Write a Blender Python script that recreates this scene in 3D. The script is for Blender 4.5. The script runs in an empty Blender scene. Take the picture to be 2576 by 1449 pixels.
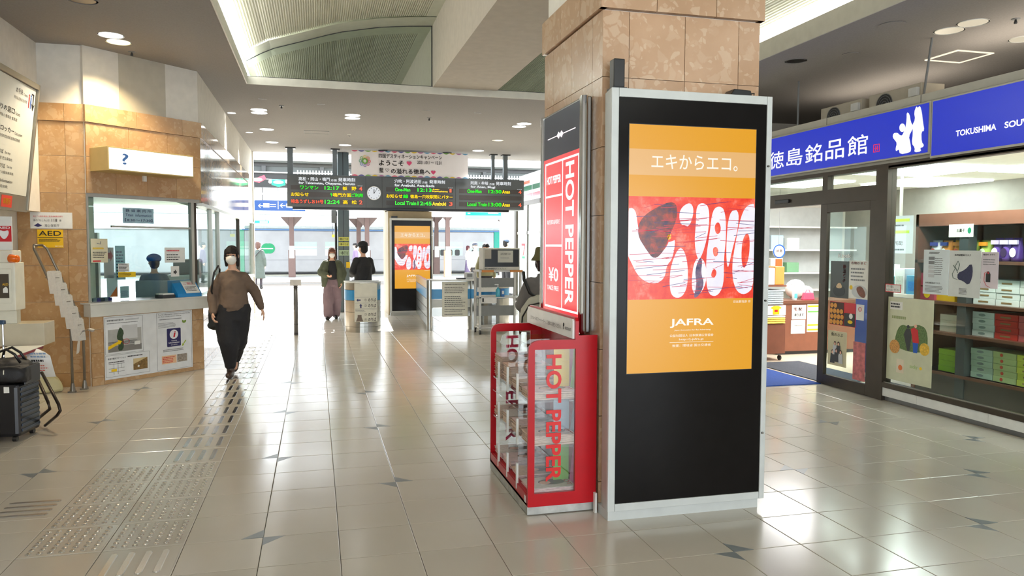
import bpy, math, random
from mathutils import Vector, Matrix
random.seed(7)
S = bpy.context.scene
COL = S.collection
# ---------------------------------------------------------------- camera
CH, YAW, PIT, ROL, FPX = 1.596, 0.25410, 0.0559, 0.0034, 1896.9
_cy, _sy, _cp, _sp = math.cos(YAW), math.sin(YAW), math.cos(PIT), math.sin(PIT)
FWD = Vector((_sy * _cp, _cy * _cp, -_sp)); _r = Vector((_cy, -_sy, 0)); _u = _r.cross(FWD)
RT = math.cos(ROL) * _r + math.sin(ROL) * _u; UP = -math.sin(ROL) * _r + math.cos(ROL) * _u
cam = bpy.data.cameras.new('camera'); cam.sensor_width = 36; cam.lens = FPX / 2576 * 36
cam.clip_end = 500; cam.clip_start = .05
co = bpy.data.objects.new('camera', cam); COL.objects.link(co)
_m = Matrix((RT, UP, -FWD)).transposed().to_4x4(); _m.translation = Vector((0, 0, CH)); co.matrix_world = _m
S.camera = co
# ---------------------------------------------------------------- world, sun, exposure
S.view_settings.view_transform = 'Standard'
try: S.view_settings.look = 'None'
except Exception: pass
S.view_settings.gamma = 1; S.view_settings.exposure = 0.46; S.view_settings.use_curve_mapping = False
W = bpy.data.worlds.new('sky'); S.world = W; W.use_nodes = True
bg = W.node_tree.nodes['Background']; bg.inputs[0].default_value = (.86, .93, 1, 1); bg.inputs[1].default_value = 5.4
sl = bpy.data.lights.new('sun', 'SUN'); sl.energy = 26; sl.angle = .01; sl.color = (1, .96, .9)
so = bpy.data.objects.new('sun', sl); COL.objects.link(so)
_d = Vector((.05, 1, math.tan(math.radians(31)))); so.rotation_euler = _d.to_track_quat('Z', 'Y').to_euler()
S.cycles.max_bounces = 9; S.cycles.diffuse_bounces = 5; S.cycles.glossy_bounces = 4; S.cycles.transparent_max_bounces = 24
S.cycles.sample_clamp_indirect = 6; S.cycles.use_denoising = True; S.cycles.caustics_reflective = False; S.cycles.caustics_refractive = False
def area(name, loc, sx, sy, e, col=(1, 1, 1), rot=(0, 0, 0), spread=180):
    l = bpy.data.lights.new(name, 'AREA'); l.shape = 'RECTANGLE'; l.size = sx; l.size_y = sy; l.energy = e; l.color = col; l.spread = math.radians(spread)
    o = bpy.data.objects.new(name, l); COL.objects.link(o); o.location = loc; o.rotation_euler = rot; return o
# ---------------------------------------------------------------- materials
MATS = {}
def lin(c):
    return tuple(((v / 255) / 12.92 if v / 255 <= .04045 else ((v / 255 + .055) / 1.055) ** 2.4) for v in c[:3]) + (1,)
def M(name, rgb=(200, 200, 200), rough=.5, metal=0, emit=0, vary=.06, scale=9, bump=0, coat=0, alpha=1, world=True, objvar=0, spec=.5):
    if name in MATS: return MATS[name]
    m = bpy.data.materials.new(name); m.use_nodes = True; nt = m.node_tree; n = nt.nodes; L = nt.links
    b = n['Principled BSDF']; b.inputs['Roughness'].default_value = rough; b.inputs['Metallic'].default_value = metal
    b.inputs['Coat Weight'].default_value = coat; b.inputs['Specular IOR Level'].default_value = spec
    c = lin(rgb)
    if emit:
        b.inputs['Base Color'].default_value = (0, 0, 0, 1) if emit > 0 else c
        b.inputs['Emission Color'].default_value = c; b.inputs['Emission Strength'].default_value = abs(emit)
        b.inputs['Roughness'].default_value = rough
        MATS[name] = m; return m
    geo = n.new('ShaderNodeNewGeometry') if world else n.new('ShaderNodeTexCoord')
    src = geo.outputs['Position'] if world else geo.outputs['Object']
    t = n.new('ShaderNodeTexNoise'); t.inputs['Scale'].default_value = scale; t.inputs['Detail'].default_value = 3; L.new(src, t.inputs['Vector'])
    mr = n.new('ShaderNodeMapRange'); mr.inputs[1].default_value = .25; mr.inputs[2].default_value = .75
    mr.inputs[3].default_value = 1 - vary; mr.inputs[4].default_value = 1 + vary; L.new(t.outputs['Fac'], mr.inputs[0])
    last = mr.outputs[0]
    if objvar:
        oi = n.new('ShaderNodeObjectInfo'); r2 = n.new('ShaderNodeMapRange'); r2.inputs[3].default_value = 1 - objvar; r2.inputs[4].default_value = 1 + objvar
        L.new(oi.outputs['Random'], r2.inputs[0]); mu = n.new('ShaderNodeMath'); mu.operation = 'MULTIPLY'; L.new(last, mu.inputs[0]); L.new(r2.outputs[0], mu.inputs[1]); last = mu.outputs[0]
    mx = n.new('ShaderNodeVectorMath'); mx.operation = 'SCALE'; mx.inputs[0].default_value = c[:3]; L.new(last, mx.inputs['Scale'])
    L.new(mx.outputs[0], b.inputs['Base Color'])
    if bump:
        bp = n.new('ShaderNodeBump'); bp.inputs['Strength'].default_value = bump; bp.inputs['Distance'].default_value = .004
        t2 = n.new('ShaderNodeTexNoise'); t2.inputs['Scale'].default_value = scale * 12; L.new(src, t2.inputs['Vector'])
        L.new(t2.outputs['Fac'], bp.inputs['Height']); L.new(bp.outputs[0], b.inputs['Normal'])
    if alpha < 1: b.inputs['Alpha'].default_value = alpha
    MATS[name] = m; return m
def glass(name, tint=(235, 245, 242), fac=.08, rough=0.0):
    if name in MATS: return MATS[name]
    m = bpy.data.materials.new(name); m.use_nodes = True; nt = m.node_tree; n = nt.nodes; L = nt.links; n.remove(n['Principled BSDF'])
    tr = n.new('ShaderNodeBsdfTransparent'); tr.inputs[0].default_value = lin(tint); gl = n.new('ShaderNodeBsdfGlossy'); gl.inputs['Roughness'].default_value = rough
    fr0 = n.new('ShaderNodeLayerWeight'); fr0.inputs[0].default_value = .5; fr = n.new('ShaderNodeMath'); fr.operation = 'POWER'; fr.inputs[1].default_value = 4; L.new(fr0.outputs['Facing'], fr.inputs[0]); ad = n.new('ShaderNodeMath'); ad.operation = 'MULTIPLY_ADD'; ad.inputs[1].default_value = .45; ad.inputs[2].default_value = fac * .3
    ns = n.new('ShaderNodeTexNoise'); ns.inputs['Scale'].default_value = 3; L.new(fr.outputs[0], ad.inputs[0])
    mx = n.new('ShaderNodeMixShader'); L.new(ad.outputs[0], mx.inputs[0]); L.new(tr.outputs[0], mx.inputs[1]); L.new(gl.outputs[0], mx.inputs[2])
    L.new(mx.outputs[0], n['Material Output'].inputs[0]); MATS[name] = m; return m
def stone(name, base, light, dark, rough=.22, scale=13, objvar=.05):
    if name in MATS: return MATS[name]
    m = bpy.data.materials.new(name); m.use_nodes = True; nt = m.node_tree; n = nt.nodes; L = nt.links; b = n['Principled BSDF']
    g = n.new('ShaderNodeNewGeometry'); oi = n.new('ShaderNodeObjectInfo')
    ofs = n.new('ShaderNodeVectorMath'); ofs.operation = 'MULTIPLY_ADD'; L.new(oi.outputs['Random'], ofs.inputs[0]); ofs.inputs[1].default_value = (7, 5, 9); L.new(g.outputs['Position'], ofs.inputs[2])
    ns = n.new('ShaderNodeTexNoise'); ns.inputs['Scale'].default_value = 6; ns.inputs['Detail'].default_value = 4; L.new(ofs.outputs[0], ns.inputs['Vector'])
    dv = n.new('ShaderNodeVectorMath'); dv.operation = 'MULTIPLY_ADD'; L.new(ns.outputs['Color'], dv.inputs[0]); dv.inputs[1].default_value = (.12, .12, .12); L.new(ofs.outputs[0], dv.inputs[2])
    def clasts(sc, lo, hi):
        v = n.new('ShaderNodeTexVoronoi'); v.inputs['Scale'].default_value = sc; L.new(dv.outputs[0], v.inputs['Vector'])
        v2 = n.new('ShaderNodeTexVoronoi'); v2.feature = 'DISTANCE_TO_EDGE'; v2.inputs['Scale'].default_value = sc; L.new(dv.outputs[0], v2.inputs['Vector'])
        sp = n.new('ShaderNodeSeparateColor'); L.new(v.outputs['Color'], sp.inputs[0])
        r = n.new('ShaderNodeMapRange'); r.inputs[1].default_value = lo; r.inputs[2].default_value = hi; L.new(sp.outputs[0], r.inputs[0])
        e = n.new('ShaderNodeMapRange'); e.inputs[1].default_value = .03; e.inputs[2].default_value = .09; L.new(v2.outputs['Distance'], e.inputs[0])
        mu = n.new('ShaderNodeMath'); mu.operation = 'MULTIPLY'; L.new(r.outputs[0], mu.inputs[0]); L.new(e.outputs[0], mu.inputs[1])
        return mu.outputs[0], v2.outputs['Distance']
    a, ea = clasts(scale, .70, .9); c2, eb = clasts(scale * 2.6, .74, .95)
    mxm = n.new('ShaderNodeMath'); mxm.operation = 'MAXIMUM'; L.new(a, mxm.inputs[0]); L.new(c2, mxm.inputs[1])
    n2 = n.new('ShaderNodeTexNoise'); n2.inputs['Scale'].default_value = 3.1; n2.inputs['Detail'].default_value = 6; L.new(ofs.outputs[0], n2.inputs['Vector'])
    r2 = n.new('ShaderNodeMapRange'); r2.inputs[1].default_value = .35; r2.inputs[2].default_value = .7; L.new(n2.outputs['Fac'], r2.inputs[0])
    m1 = n.new('ShaderNodeMix'); m1.data_type = 'RGBA'; m1.inputs[6].default_value = lin(base); m1.inputs[7].default_value = lin(dark); L.new(r2.outputs[0], m1.inputs[0])
    f2 = n.new('ShaderNodeMath'); f2.operation = 'MULTIPLY'; f2.inputs[1].default_value = .4; L.new(mxm.outputs[0], f2.inputs[0])
    m2 = n.new('ShaderNodeMix'); m2.data_type = 'RGBA'; L.new(m1.outputs[2], m2.inputs[6]); m2.inputs[7].default_value = lin(light); L.new(f2.outputs[0], m2.inputs[0])
    ro = n.new('ShaderNodeMapRange'); ro.inputs[3].default_value = 1 - objvar; ro.inputs[4].default_value = 1 + objvar; L.new(oi.outputs['Random'], ro.inputs[0])
    sc_ = n.new('ShaderNodeVectorMath'); sc_.operation = 'SCALE'; L.new(m2.outputs[2], sc_.inputs[0]); L.new(ro.outputs[0], sc_.inputs['Scale'])
    L.new(sc_.outputs[0], b.inputs['Base Color']); b.inputs['Roughness'].default_value = rough; b.inputs['Specular IOR Level'].default_value = .5
    MATS[name] = m; return m
def glow(name, rgb, s=1.0): return M(name, rgb, .25, emit=s * .75)
# ---------------------------------------------------------------- geometry helpers
ORG = {}
class Fr:
    def __init__(s, O, R, U=(0, 0, 1)):
        s.O = Vector(O); s.R = Vector(R).normalized(); s.U = Vector(U).normalized(); s.N = s.R.cross(s.U)
    def p(s, u, v, n=0): return s.O + s.R * u + s.U * v + s.N * n
def prep(name, v, f, mat, parent=None, smooth=False, bevel=0, mi=None, local=False, loc=None, **tags):
    me = bpy.data.meshes.new(name)
    o = bpy.data.objects.new(name, me)
    if parent is not None:
        org = Vector((0, 0, 0)) if local else ORG.get(parent.name, Vector((0, 0, 0)))
        o.parent = parent
    else:
        org = Vector(loc) if loc is not None else Vector((0, 0, 0))
        if loc is not None and not local: o.location = loc
        if local: 
            o.location = org; org = Vector((0, 0, 0))
    ORG[o.name] = org.copy()
    me.from_pydata([tuple(Vector(p) - org) for p in v], [], f)
    for m in (mat if isinstance(mat, (list, tuple)) else [mat]): me.materials.append(m)
    if mi: me.polygons.foreach_set('material_index', mi)
    if smooth: me.polygons.foreach_set('use_smooth', [True] * len(me.polygons))
    me.update()
    if bevel:
        b = o.modifiers.new('edge', 'BEVEL'); b.width = bevel; b.segments = 2; b.limit_method = 'ANGLE'
    for k, t in tags.items(): o[k] = t
    COL.objects.link(o); return o
class G:
    def __init__(s): s.v = []; s.f = []; s.m = []; s.mi = 0
    def add(s, v, f):
        k = len(s.v); s.v += [Vector(p) for p in v]; s.f += [tuple(i + k for i in q) for q in f]; s.m += [s.mi] * len(f); return s
    def box(s, x0, x1, y0, y1, z0, z1):
        if x0 > x1: x0, x1 = x1, x0
        if y0 > y1: y0, y1 = y1, y0
        if z0 > z1: z0, z1 = z1, z0
        return s.add([(x0, y0, z0), (x1, y0, z0), (x1, y1, z0), (x0, y1, z0), (x0, y0, z1), (x1, y0, z1), (x1, y1, z1), (x0, y1, z1)],
                     [(0, 3, 2, 1), (4, 5, 6, 7), (0, 1, 5, 4), (1, 2, 6, 5), (2, 3, 7, 6), (3, 0, 4, 7)])
    def fb(s, fr, u0, u1, v0, v1, n0=0, n1=.01):
        if n0 > n1: n0, n1 = n1, n0
        P = [fr.p(u, v, n) for n in (n0, n1) for u, v in ((u0, v0), (u1, v0), (u1, v1), (u0, v1))]
        return s.add(P, [(3, 2, 1, 0), (4, 5, 6, 7), (0, 1, 5, 4), (1, 2, 6, 5), (2, 3, 7, 6), (3, 0, 4, 7)])
    def fp(s, fr, pts, n0=0, n1=.002):
        k = len(pts); a = sum(pts[i][0] * pts[(i + 1) % k][1] - pts[(i + 1) % k][0] * pts[i][1] for i in range(k))
        if a < 0: pts = pts[::-1]
        P = [fr.p(u, v, n0) for u, v in pts] + [fr.p(u, v, n1) for u, v in pts]
        return s.add(P, [tuple(range(k - 1, -1, -1)), tuple(range(k, 2 * k))] + [(i, (i + 1) % k, k + (i + 1) % k, k + i) for i in range(k)])
    def cyl(s, p0, p1, r0, r1=None, n=16, caps=True):
        r1 = r0 if r1 is None else r1; p0 = Vector(p0); p1 = Vector(p1); d = (p1 - p0).normalized()
        a = d.orthogonal().normalized(); b = d.cross(a)
        P = [p + (a * math.cos(2 * math.pi * i / n) + b * math.sin(2 * math.pi * i / n)) * r for p, r in ((p0, r0), (p1, r1)) for i in range(n)]
        F = [(i, (i + 1) % n, n + (i + 1) % n, n + i) for i in range(n)]
        if caps: F += [tuple(range(n - 1, -1, -1)), tuple(range(n, 2 * n))]
        return s.add(P, F)
    def tube(s, pts, r, n=8, closed=False):
        pts = [Vector(p) for p in pts]; K = len(pts); P = []; up = None
        rr = r if isinstance(r, (list, tuple)) else [r] * K
        for i, p in enumerate(pts):
            d = (pts[(i + 1) % K] - pts[i - 1]) if closed or 0 < i < K - 1 else (pts[1] - pts[0] if i == 0 else pts[-1] - pts[-2])
            d.normalize()
            if up is None: up = d.orthogonal().normalized()
            up = (up - d * up.dot(d)).normalized(); b = d.cross(up)
            P += [p + (up * math.cos(2 * math.pi * j / n) + b * math.sin(2 * math.pi * j / n)) * rr[i] for j in range(n)]
        F = []
        for i in range(K if closed else K - 1):
            a, c = i * n, ((i + 1) % K) * n
            F += [(a + j, a + (j + 1) % n, c + (j + 1) % n, c + j) for j in range(n)]
        if not closed: F += [tuple(range(n - 1, -1, -1)), tuple(range((K - 1) * n, K * n))]
        return s.add(P, F)
    def lathe(s, c, prof, n=24, sx=1, sy=1, a0=0, a1=2 * math.pi, caps=True):
        c = Vector(c); full = abs(a1 - a0 - 2 * math.pi) < 1e-6; m = n if full else n + 1; P = []
        for r, z in prof: P += [c + Vector((math.cos(a0 + (a1 - a0) * j / n) * r * sx, math.sin(a0 + (a1 - a0) * j / n) * r * sy, z)) for j in range(m)]
        F = []
        for i in range(len(prof) - 1):
            for j in range(n):
                k = (j + 1) % m; F.append((i * m + j, i * m + k, (i + 1) * m + k, (i + 1) * m + j))
        if caps: F += [tuple(range(m - 1, -1, -1)), tuple(range((len(prof) - 1) * m, len(prof) * m))]
        return s.add(P, F)
    def loft(s, rings, n=16):
        """rings: (centre, rx, ry[, yawdeg]) horizontal ellipses, bottom to top"""
        P = []
        for rg in rings:
            c, rx, ry = Vector(rg[0]), rg[1], rg[2]; a = math.radians(rg[3]) if len(rg) > 3 else 0
            for j in range(n):
                t = 2 * math.pi * j / n; x, y = math.cos(t) * rx, math.sin(t) * ry
                P.append(c + Vector((x * math.cos(a) - y * math.sin(a), x * math.sin(a) + y * math.cos(a), 0)))
        K = len(rings); F = [(i * n + j, i * n + (j + 1) % n, (i + 1) * n + (j + 1) % n, (i + 1) * n + j) for i in range(K - 1) for j in range(n)]
        return s.add(P, F + [tuple(range(n - 1, -1, -1)), tuple(range((K - 1) * n, K * n))])
    def ell(s, c, r, n=14, rot=None):
        c = Vector(c); P = [Vector((0, 0, r[2]))]; h = n // 2
        for i in range(1, h):
            a = math.pi * i / h
            P += [Vector((r[0] * math.sin(a) * math.cos(2 * math.pi * j / n), r[1] * math.sin(a) * math.sin(2 * math.pi * j / n), r[2] * math.cos(a))) for j in range(n)]
        P.append(Vector((0, 0, -r[2])))
        if rot is not None: P = [rot @ p for p in P]
        F = [(0, 1 + j, 1 + (j + 1) % n) for j in range(n)]
        for i in range(h - 2):
            F += [(1 + i * n + j, 1 + (i + 1) * n + j, 1 + (i + 1) * n + (j + 1) % n, 1 + i * n + (j + 1) % n) for j in range(n)]
        e = len(P) - 1; F += [(e, e - n + (j + 1) % n, e - n + j) for j in range(n)]
        return s.add([p + c for p in P], F)
    def cap(s, p0, p1, r0, r1=None, n=10):
        r1 = r0 if r1 is None else r1
        s.cyl(p0, p1, r0, r1, n); s.ell(p0, (r0,) * 3, n); s.ell(p1, (r1,) * 3, n); return s
    def build(s, name, mat, parent=None, **k):
        if 'mi' not in k and isinstance(mat, (list, tuple)): k['mi'] = s.m
        return prep(name, s.v, s.f, mat, parent, **k)
def thing(name, loc, label, cat, group=None, rotz=0):
    o = bpy.data.objects.new(name, None); COL.objects.link(o); o.location = loc; o.rotation_euler = (0, 0, rotz); o.empty_display_size = .1
    o['label'] = label; o['category'] = cat
    if group: o['group'] = group
    ORG[o.name] = Vector(loc); return o
def copytree(o, parent=None, loc=None, rotz=None, label=None, group=None):
    c = o.copy(); COL.objects.link(c); c.parent = parent
    if parent is None:
        if loc is not None: c.location = loc
        if rotz is not None: c.rotation_euler = (0, 0, rotz)
        if label: c['label'] = label
        if group: c['group'] = group
    for ch in KIDS.get(o.name, []): copytree(ch, c)
    return c
KIDS = {}
def index_kids(root):
    KIDS.clear()
    for ob in COL.objects:
        if ob.parent is not None: KIDS.setdefault(ob.parent.name, []).append(ob)
_TC = {}
def textmesh(s, bold):
    k = (s, bold)
    if k not in _TC:
        c = bpy.data.curves.new('t', 'FONT'); c.body = s; c.resolution_u = 4 if s.isascii() else 2; c.offset = bold if s.isascii() else 0
        o = bpy.data.objects.new('t', c); COL.objects.link(o); bpy.context.view_layer.update()
        me = o.evaluated_get(bpy.context.evaluated_depsgraph_get()).to_mesh()
        V = [v.co.copy() for v in me.vertices]; F = [tuple(p.vertices) for p in me.polygons]
        bpy.data.objects.remove(o)
        x0 = min(v.x for v in V); x1 = max(v.x for v in V); y0 = min(v.y for v in V); y1 = max(v.y for v in V)
        if bold and not s.isascii():
            V0_, n0_ = list(V), len(V); d_ = bold * .9
            for q_, (ax, ay) in enumerate(((d_, 0), (0, d_), (d_, d_))): V += [Vector((v.x + ax, v.y + ay, 0)) for v in V0_]; F += [tuple(i + n0_ * (q_ + 1) for i in f) for f in F[:len(F) // (q_ + 1)]]
            x1 += d_; y1 += d_
        _TC[k] = ([((v.x - x0) / (x1 - x0 or 1), (v.y - y0) / (y1 - y0 or 1)) for v in V], F, (x1 - x0) / (y1 - y0 or 1))
    return _TC[k]
def txt(fr, s, u0, v0, u1, v1, mat, parent, n=.004, bold=0, rot=0, name='lettering', g=None, slant=0, align='fit', local=False):
    V, F, asp = textmesh(s, bold)
    if align != 'fit' and not rot:
        w = (v1 - v0) * asp
        if w < (u1 - u0):
            if align == 'c': m = (u0 + u1) / 2; u0, u1 = m - w / 2, m + w / 2
            elif align == 'l': u1 = u0 + w
            elif align == 'r': u0 = u1 - w
    if rot: P = [fr.p(u0 + y * (u1 - u0), v1 - x * (v1 - v0), n) for x, y in V]
    else: P = [fr.p(u0 + x * (u1 - u0) + slant * y * (v1 - v0), v0 + y * (v1 - v0), n) for x, y in V]
    if g is not None: g.add(P, F); return None
    return prep(name, P, F, mat, parent, local=local)
def scribble(fr, u0, v0, u1, v1, rows, mat, parent, n=.003, seed=1, fill=.55, name='lettering'):
    """rows of small print too fine to read: short dashes in lines"""
    r = random.Random(seed); g = G(); h = (v1 - v0) / rows
    for i in range(rows):
        v = v1 - h * (i + 1) + h * .2; u = u0; end = u0 + (u1 - u0) * r.uniform(.75, 1)
        while u < end:
            w = h * r.uniform(.4, 1.0); g.fb(fr, u, min(u + w, end), v, v + h * fill, n, n + .0006); u += w + h * .18
    return g.build(name, mat, parent)
def circ(u, v, r, k=24, ry=None): return [(u + r * math.cos(2 * math.pi * i / k), v + (ry or r) * math.sin(2 * math.pi * i / k)) for i in range(k)]
def rrect(u0, v0, u1, v1, r, k=5):
    out = []
    for cx, cy, a in ((u1 - r, v1 - r, 0), (u0 + r, v1 - r, 90), (u0 + r, v0 + r, 180), (u1 - r, v0 + r, 270)):
        out += [(cx + r * math.cos(math.radians(a + 90 * i / k)), cy + r * math.sin(math.radians(a + 90 * i / k))) for i in range(k + 1)]
    return out
def blob(name, g, voxel, mat, parent=None, local=True, it=3, disp=0, dsc=.12, **tags):
    me = bpy.data.meshes.new('b'); me.from_pydata([tuple(v) for v in g.v], [], g.f); o = bpy.data.objects.new('b', me); COL.objects.link(o)
    r = o.modifiers.new('r', 'REMESH'); r.mode = 'VOXEL'; r.voxel_size = voxel; r.use_smooth_shade = True
    if it: sm = o.modifiers.new('s', 'SMOOTH'); sm.factor = .5; sm.iterations = it
    if disp:
        tx = bpy.data.textures.get('folds%g' % dsc) or bpy.data.textures.new('folds%g' % dsc, 'CLOUDS'); tx.noise_scale = dsc
        d = o.modifiers.new('d', 'DISPLACE'); d.texture = tx; d.strength = disp; d.mid_level = .5
    bpy.context.view_layer.update()
    m2 = bpy.data.meshes.new_from_object(o.evaluated_get(bpy.context.evaluated_depsgraph_get())); bpy.data.objects.remove(o)
    m2.name = name; m2.materials.clear(); m2.materials.append(mat)
    m2.polygons.foreach_set('use_smooth', [True] * len(m2.polygons))
    ob = bpy.data.objects.new(name, m2); COL.objects.link(ob)
    if parent is not None: ob.parent = parent
    ORG[ob.name] = Vector((0, 0, 0))
    for k, t in tags.items(): ob[k] = t
    return ob
# frames of the main vertical planes
def front(y): return Fr((0, y, 0), (1, 0, 0))                    # faces the camera side (-y)
def facing_left(x): return Fr((x, 0, 0), (0, -1, 0))             # faces -x ; u = -y
def facing_right(x): return Fr((x, 0, 0), (0, 1, 0))             # faces +x ; u = y
BO = Fr((-2.46, 9.32, 0), (1, 1, 0))                              # booth front, 45 degrees
ST = dict(kind='structure')
# palette
white = M('white_paint', (226, 222, 212), .75, bump=.1); ceilm = M('ceiling_board', (148, 145, 143), .9, scale=60, vary=.08, bump=.3)
cream = M('white_gloss', (225, 226, 222), .3); black = M('black_satin', (22, 21, 22), .35); dark = M('dark_grey', (52, 54, 56), .45)
steel = M('brushed_steel', (170, 172, 172), .28, 1, vary=.1, scale=4); chrome = M('polished_chrome', (205, 205, 205), .12, 1); grey = M('mid_grey', (125, 128, 130), .5)
lgrey = M('light_grey', (196, 199, 200), .38); red = M('red_gloss', (176, 22, 34), .22, coat=.4); redp = M('red_print', (205, 30, 40), .4); bluep = M('blue_print', (20, 90, 190), .4)
ink = M('black_print', (25, 25, 28), .6, vary=0); paper = M('paper', (232, 232, 226), .6); yellow = M('yellow_print', (240, 200, 20), .45); wink = M('white_print', (240, 240, 240), .5, vary=0)
bronze = M('bronze_frame', (74, 66, 58), .38, .6); wood = M('brown_wood', (98, 62, 46), .4, vary=.15, scale=5); navy = M('navy_print', (38, 36, 92), .45); green = M('green_print', (20, 130, 90), .45)
winglass = glass('window_glass'); acryl = glass('clear_acrylic', (250, 251, 251), .2)
tanstone = stone('breccia_stone', (190, 155, 124), (214, 190, 164), (176, 140, 108)); boothstone = stone('breccia_stone_booth', (190, 154, 110), (206, 178, 140), (172, 132, 90))
sidestone = stone('polished_breccia', (186, 160, 130), (212, 190, 165), (150, 125, 98), rough=.08)
# ================================================================ FLOOR
floor = G().box(-6, 16, -6, 34, -.4, -.012).build('floor', M('grout', (92, 84, 76), .7), **ST)
def tilemat():
    m = bpy.data.materials.new('floor_tile'); m.use_nodes = True; nt = m.node_tree; n = nt.nodes; L = nt.links; b = n['Principled BSDF']
    g = n.new('ShaderNodeNewGeometry'); oi = n.new('ShaderNodeObjectInfo')
    t = n.new('ShaderNodeTexNoise'); t.inputs['Scale'].default_value = 1.7; t.inputs['Detail'].default_value = 5; L.new(g.outputs['Position'], t.inputs['Vector'])
    a = n.new('ShaderNodeMix'); a.data_type = 'RGBA'; a.inputs[6].default_value = lin((192, 184, 170)); a.inputs[7].default_value = lin((206, 200, 188)); L.new(t.outputs['Fac'], a.inputs[0])
    r = n.new('ShaderNodeMapRange'); r.inputs[3].default_value = .96; r.inputs[4].default_value = 1.03; L.new(oi.outputs['Random'], r.inputs[0])
    s = n.new('ShaderNodeVectorMath'); s.operation = 'SCALE'; L.new(a.outputs[2], s.inputs[0]); L.new(r.outputs[0], s.inputs['Scale']); L.new(s.outputs[0], b.inputs['Base Color'])
    t2 = n.new('ShaderNodeTexNoise'); t2.inputs['Scale'].default_value = 4; t2.inputs['Detail'].default_value = 6; L.new(g.outputs['Position'], t2.inputs['Vector'])
    r2 = n.new('ShaderNodeMapRange'); r2.inputs[3].default_value = .12; r2.inputs[4].default_value = .24; L.new(t2.outputs['Fac'], r2.inputs[0]); L.new(r2.outputs[0], b.inputs['Roughness'])
    b.inputs['Specular IOR Level'].default_value = .88
    return m
TM = tilemat(); T = .4; U0 = 10.6267 * T; V0 = -2.7396 * T     # grid: x = V0 + i*T , y = U0 + j*T
def tilemesh():
    g = 0.0016; c = .003; h = T / 2 - g; k = h - c
    v = [(-h, -h, -.012), (h, -h, -.012), (h, h, -.012), (-h, h, -.012), (-h, -h, -c * .4), (h, -h, -c * .4), (h, h, -c * .4), (-h, h, -c * .4), (-k, -k, 0), (k, -k, 0), (k, k, 0), (-k, k, 0)]
    return v, [(0, 1, 5, 4), (1, 2, 6, 5), (2, 3, 7, 6), (3, 0, 4, 7), (4, 5, 9, 8), (5, 6, 10, 9), (6, 7, 11, 10), (7, 4, 8, 11), (8, 9, 10, 11)]
tv, tf = tilemesh(); tme = bpy.data.meshes.new('tile'); tme.from_pydata(tv, [], tf); tme.materials.append(TM)
def inpic(x, y, z=0):
    d = Vector((x, y, z - CH)); w = d.dot(FWD)
    if w < .3: return None
    return 1288 + FPX * d.dot(RT) / w, 724.5 - FPX * d.dot(UP) / w
cells = []
for i in range(-12, 40):
    for j in range(-24, 60):
        x = V0 + (i + .5) * T; y = U0 + (j + .5) * T
        if x > 5.6 and y > 2: 
            if x > 5.7: continue
        if x < -3.0 and y > 4: continue
        cells.append((i, j, x, y))
def area_px(c):
    q = inpic(c[2], c[3]);
    if q is None or not (-60 < q[0] < 2640 and q[1] < 1500): return 0
    return 1 / ((Vector((c[2], c[3], 0)) - Vector((0, 0, CH))).length ** 3)
hid = lambda x, y: (1.6 < x < 2.7 and 4.05 < y < 5.4) or (x > 2.65 and x < 4 and 4.6 < y < 7)
cells.sort(key=lambda c: -(area_px(c) if not hid(c[2], c[3]) else area_px(c) * .2))
rest = G()
for k, (i, j, x, y) in enumerate(cells):
    if k < 296 and area_px((i, j, x, y)) > 0:
        o = bpy.data.objects.new('tile', tme); COL.objects.link(o); o.parent = floor; o.location = (x, y, 0)
    else: rest.add([(a + x, b + y, c) for a, b, c in tv], tf)
rest.build('tile_field', TM, floor, kind='stuff')
# slate inlays at grid crossings (two mirrored small triangles each)
slate = M('slate_inlay', (126, 132, 134), .3)
def inlay(i, j, k):
    x = V0 + i * T; y = U0 + j * T; a = .115; g = G(); z = .0004
    if k: t = [[(-a, 0), (0, 0), (0, a)], [(a, 0), (0, 0), (0, -a)]]
    else: t = [[(-a, 0), (0, -a), (0, 0)], [(a, 0), (0, a), (0, 0)]]
    for tr in t:
        tr = [(x + p[0], y + p[1]) for p in tr]
        s = sum(tr[q][0] * tr[(q + 1) % 3][1] - tr[(q + 1) % 3][0] * tr[q][1] for q in range(3))
        if s < 0: tr = tr[::-1]
        P = [(p[0], p[1], -.002) for p in tr] + [(p[0], p[1], z) for p in tr]; g.add(P, [(3, 4, 5), (0, 1, 4, 3), (1, 2, 5, 4), (2, 0, 3, 5)])
    g.build('inlay', slate, floor)
for i, j, k in ((2, 0, 1), (4, 2, 0), (4, 6, 0), (2, 4, 1), (8, -2, 0), (14, 0, 0), (11, 1, 1), (14, 4, 1), (12, -2, 0), (16, 2, 0), (4, 10, 0), (-2, 4, 0), (-2, 8, 0), (-2, 12, 0), (2, 8, 1), (2, 12, 1), (10, 4, 0)):
    inlay(i, j, k)
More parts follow.
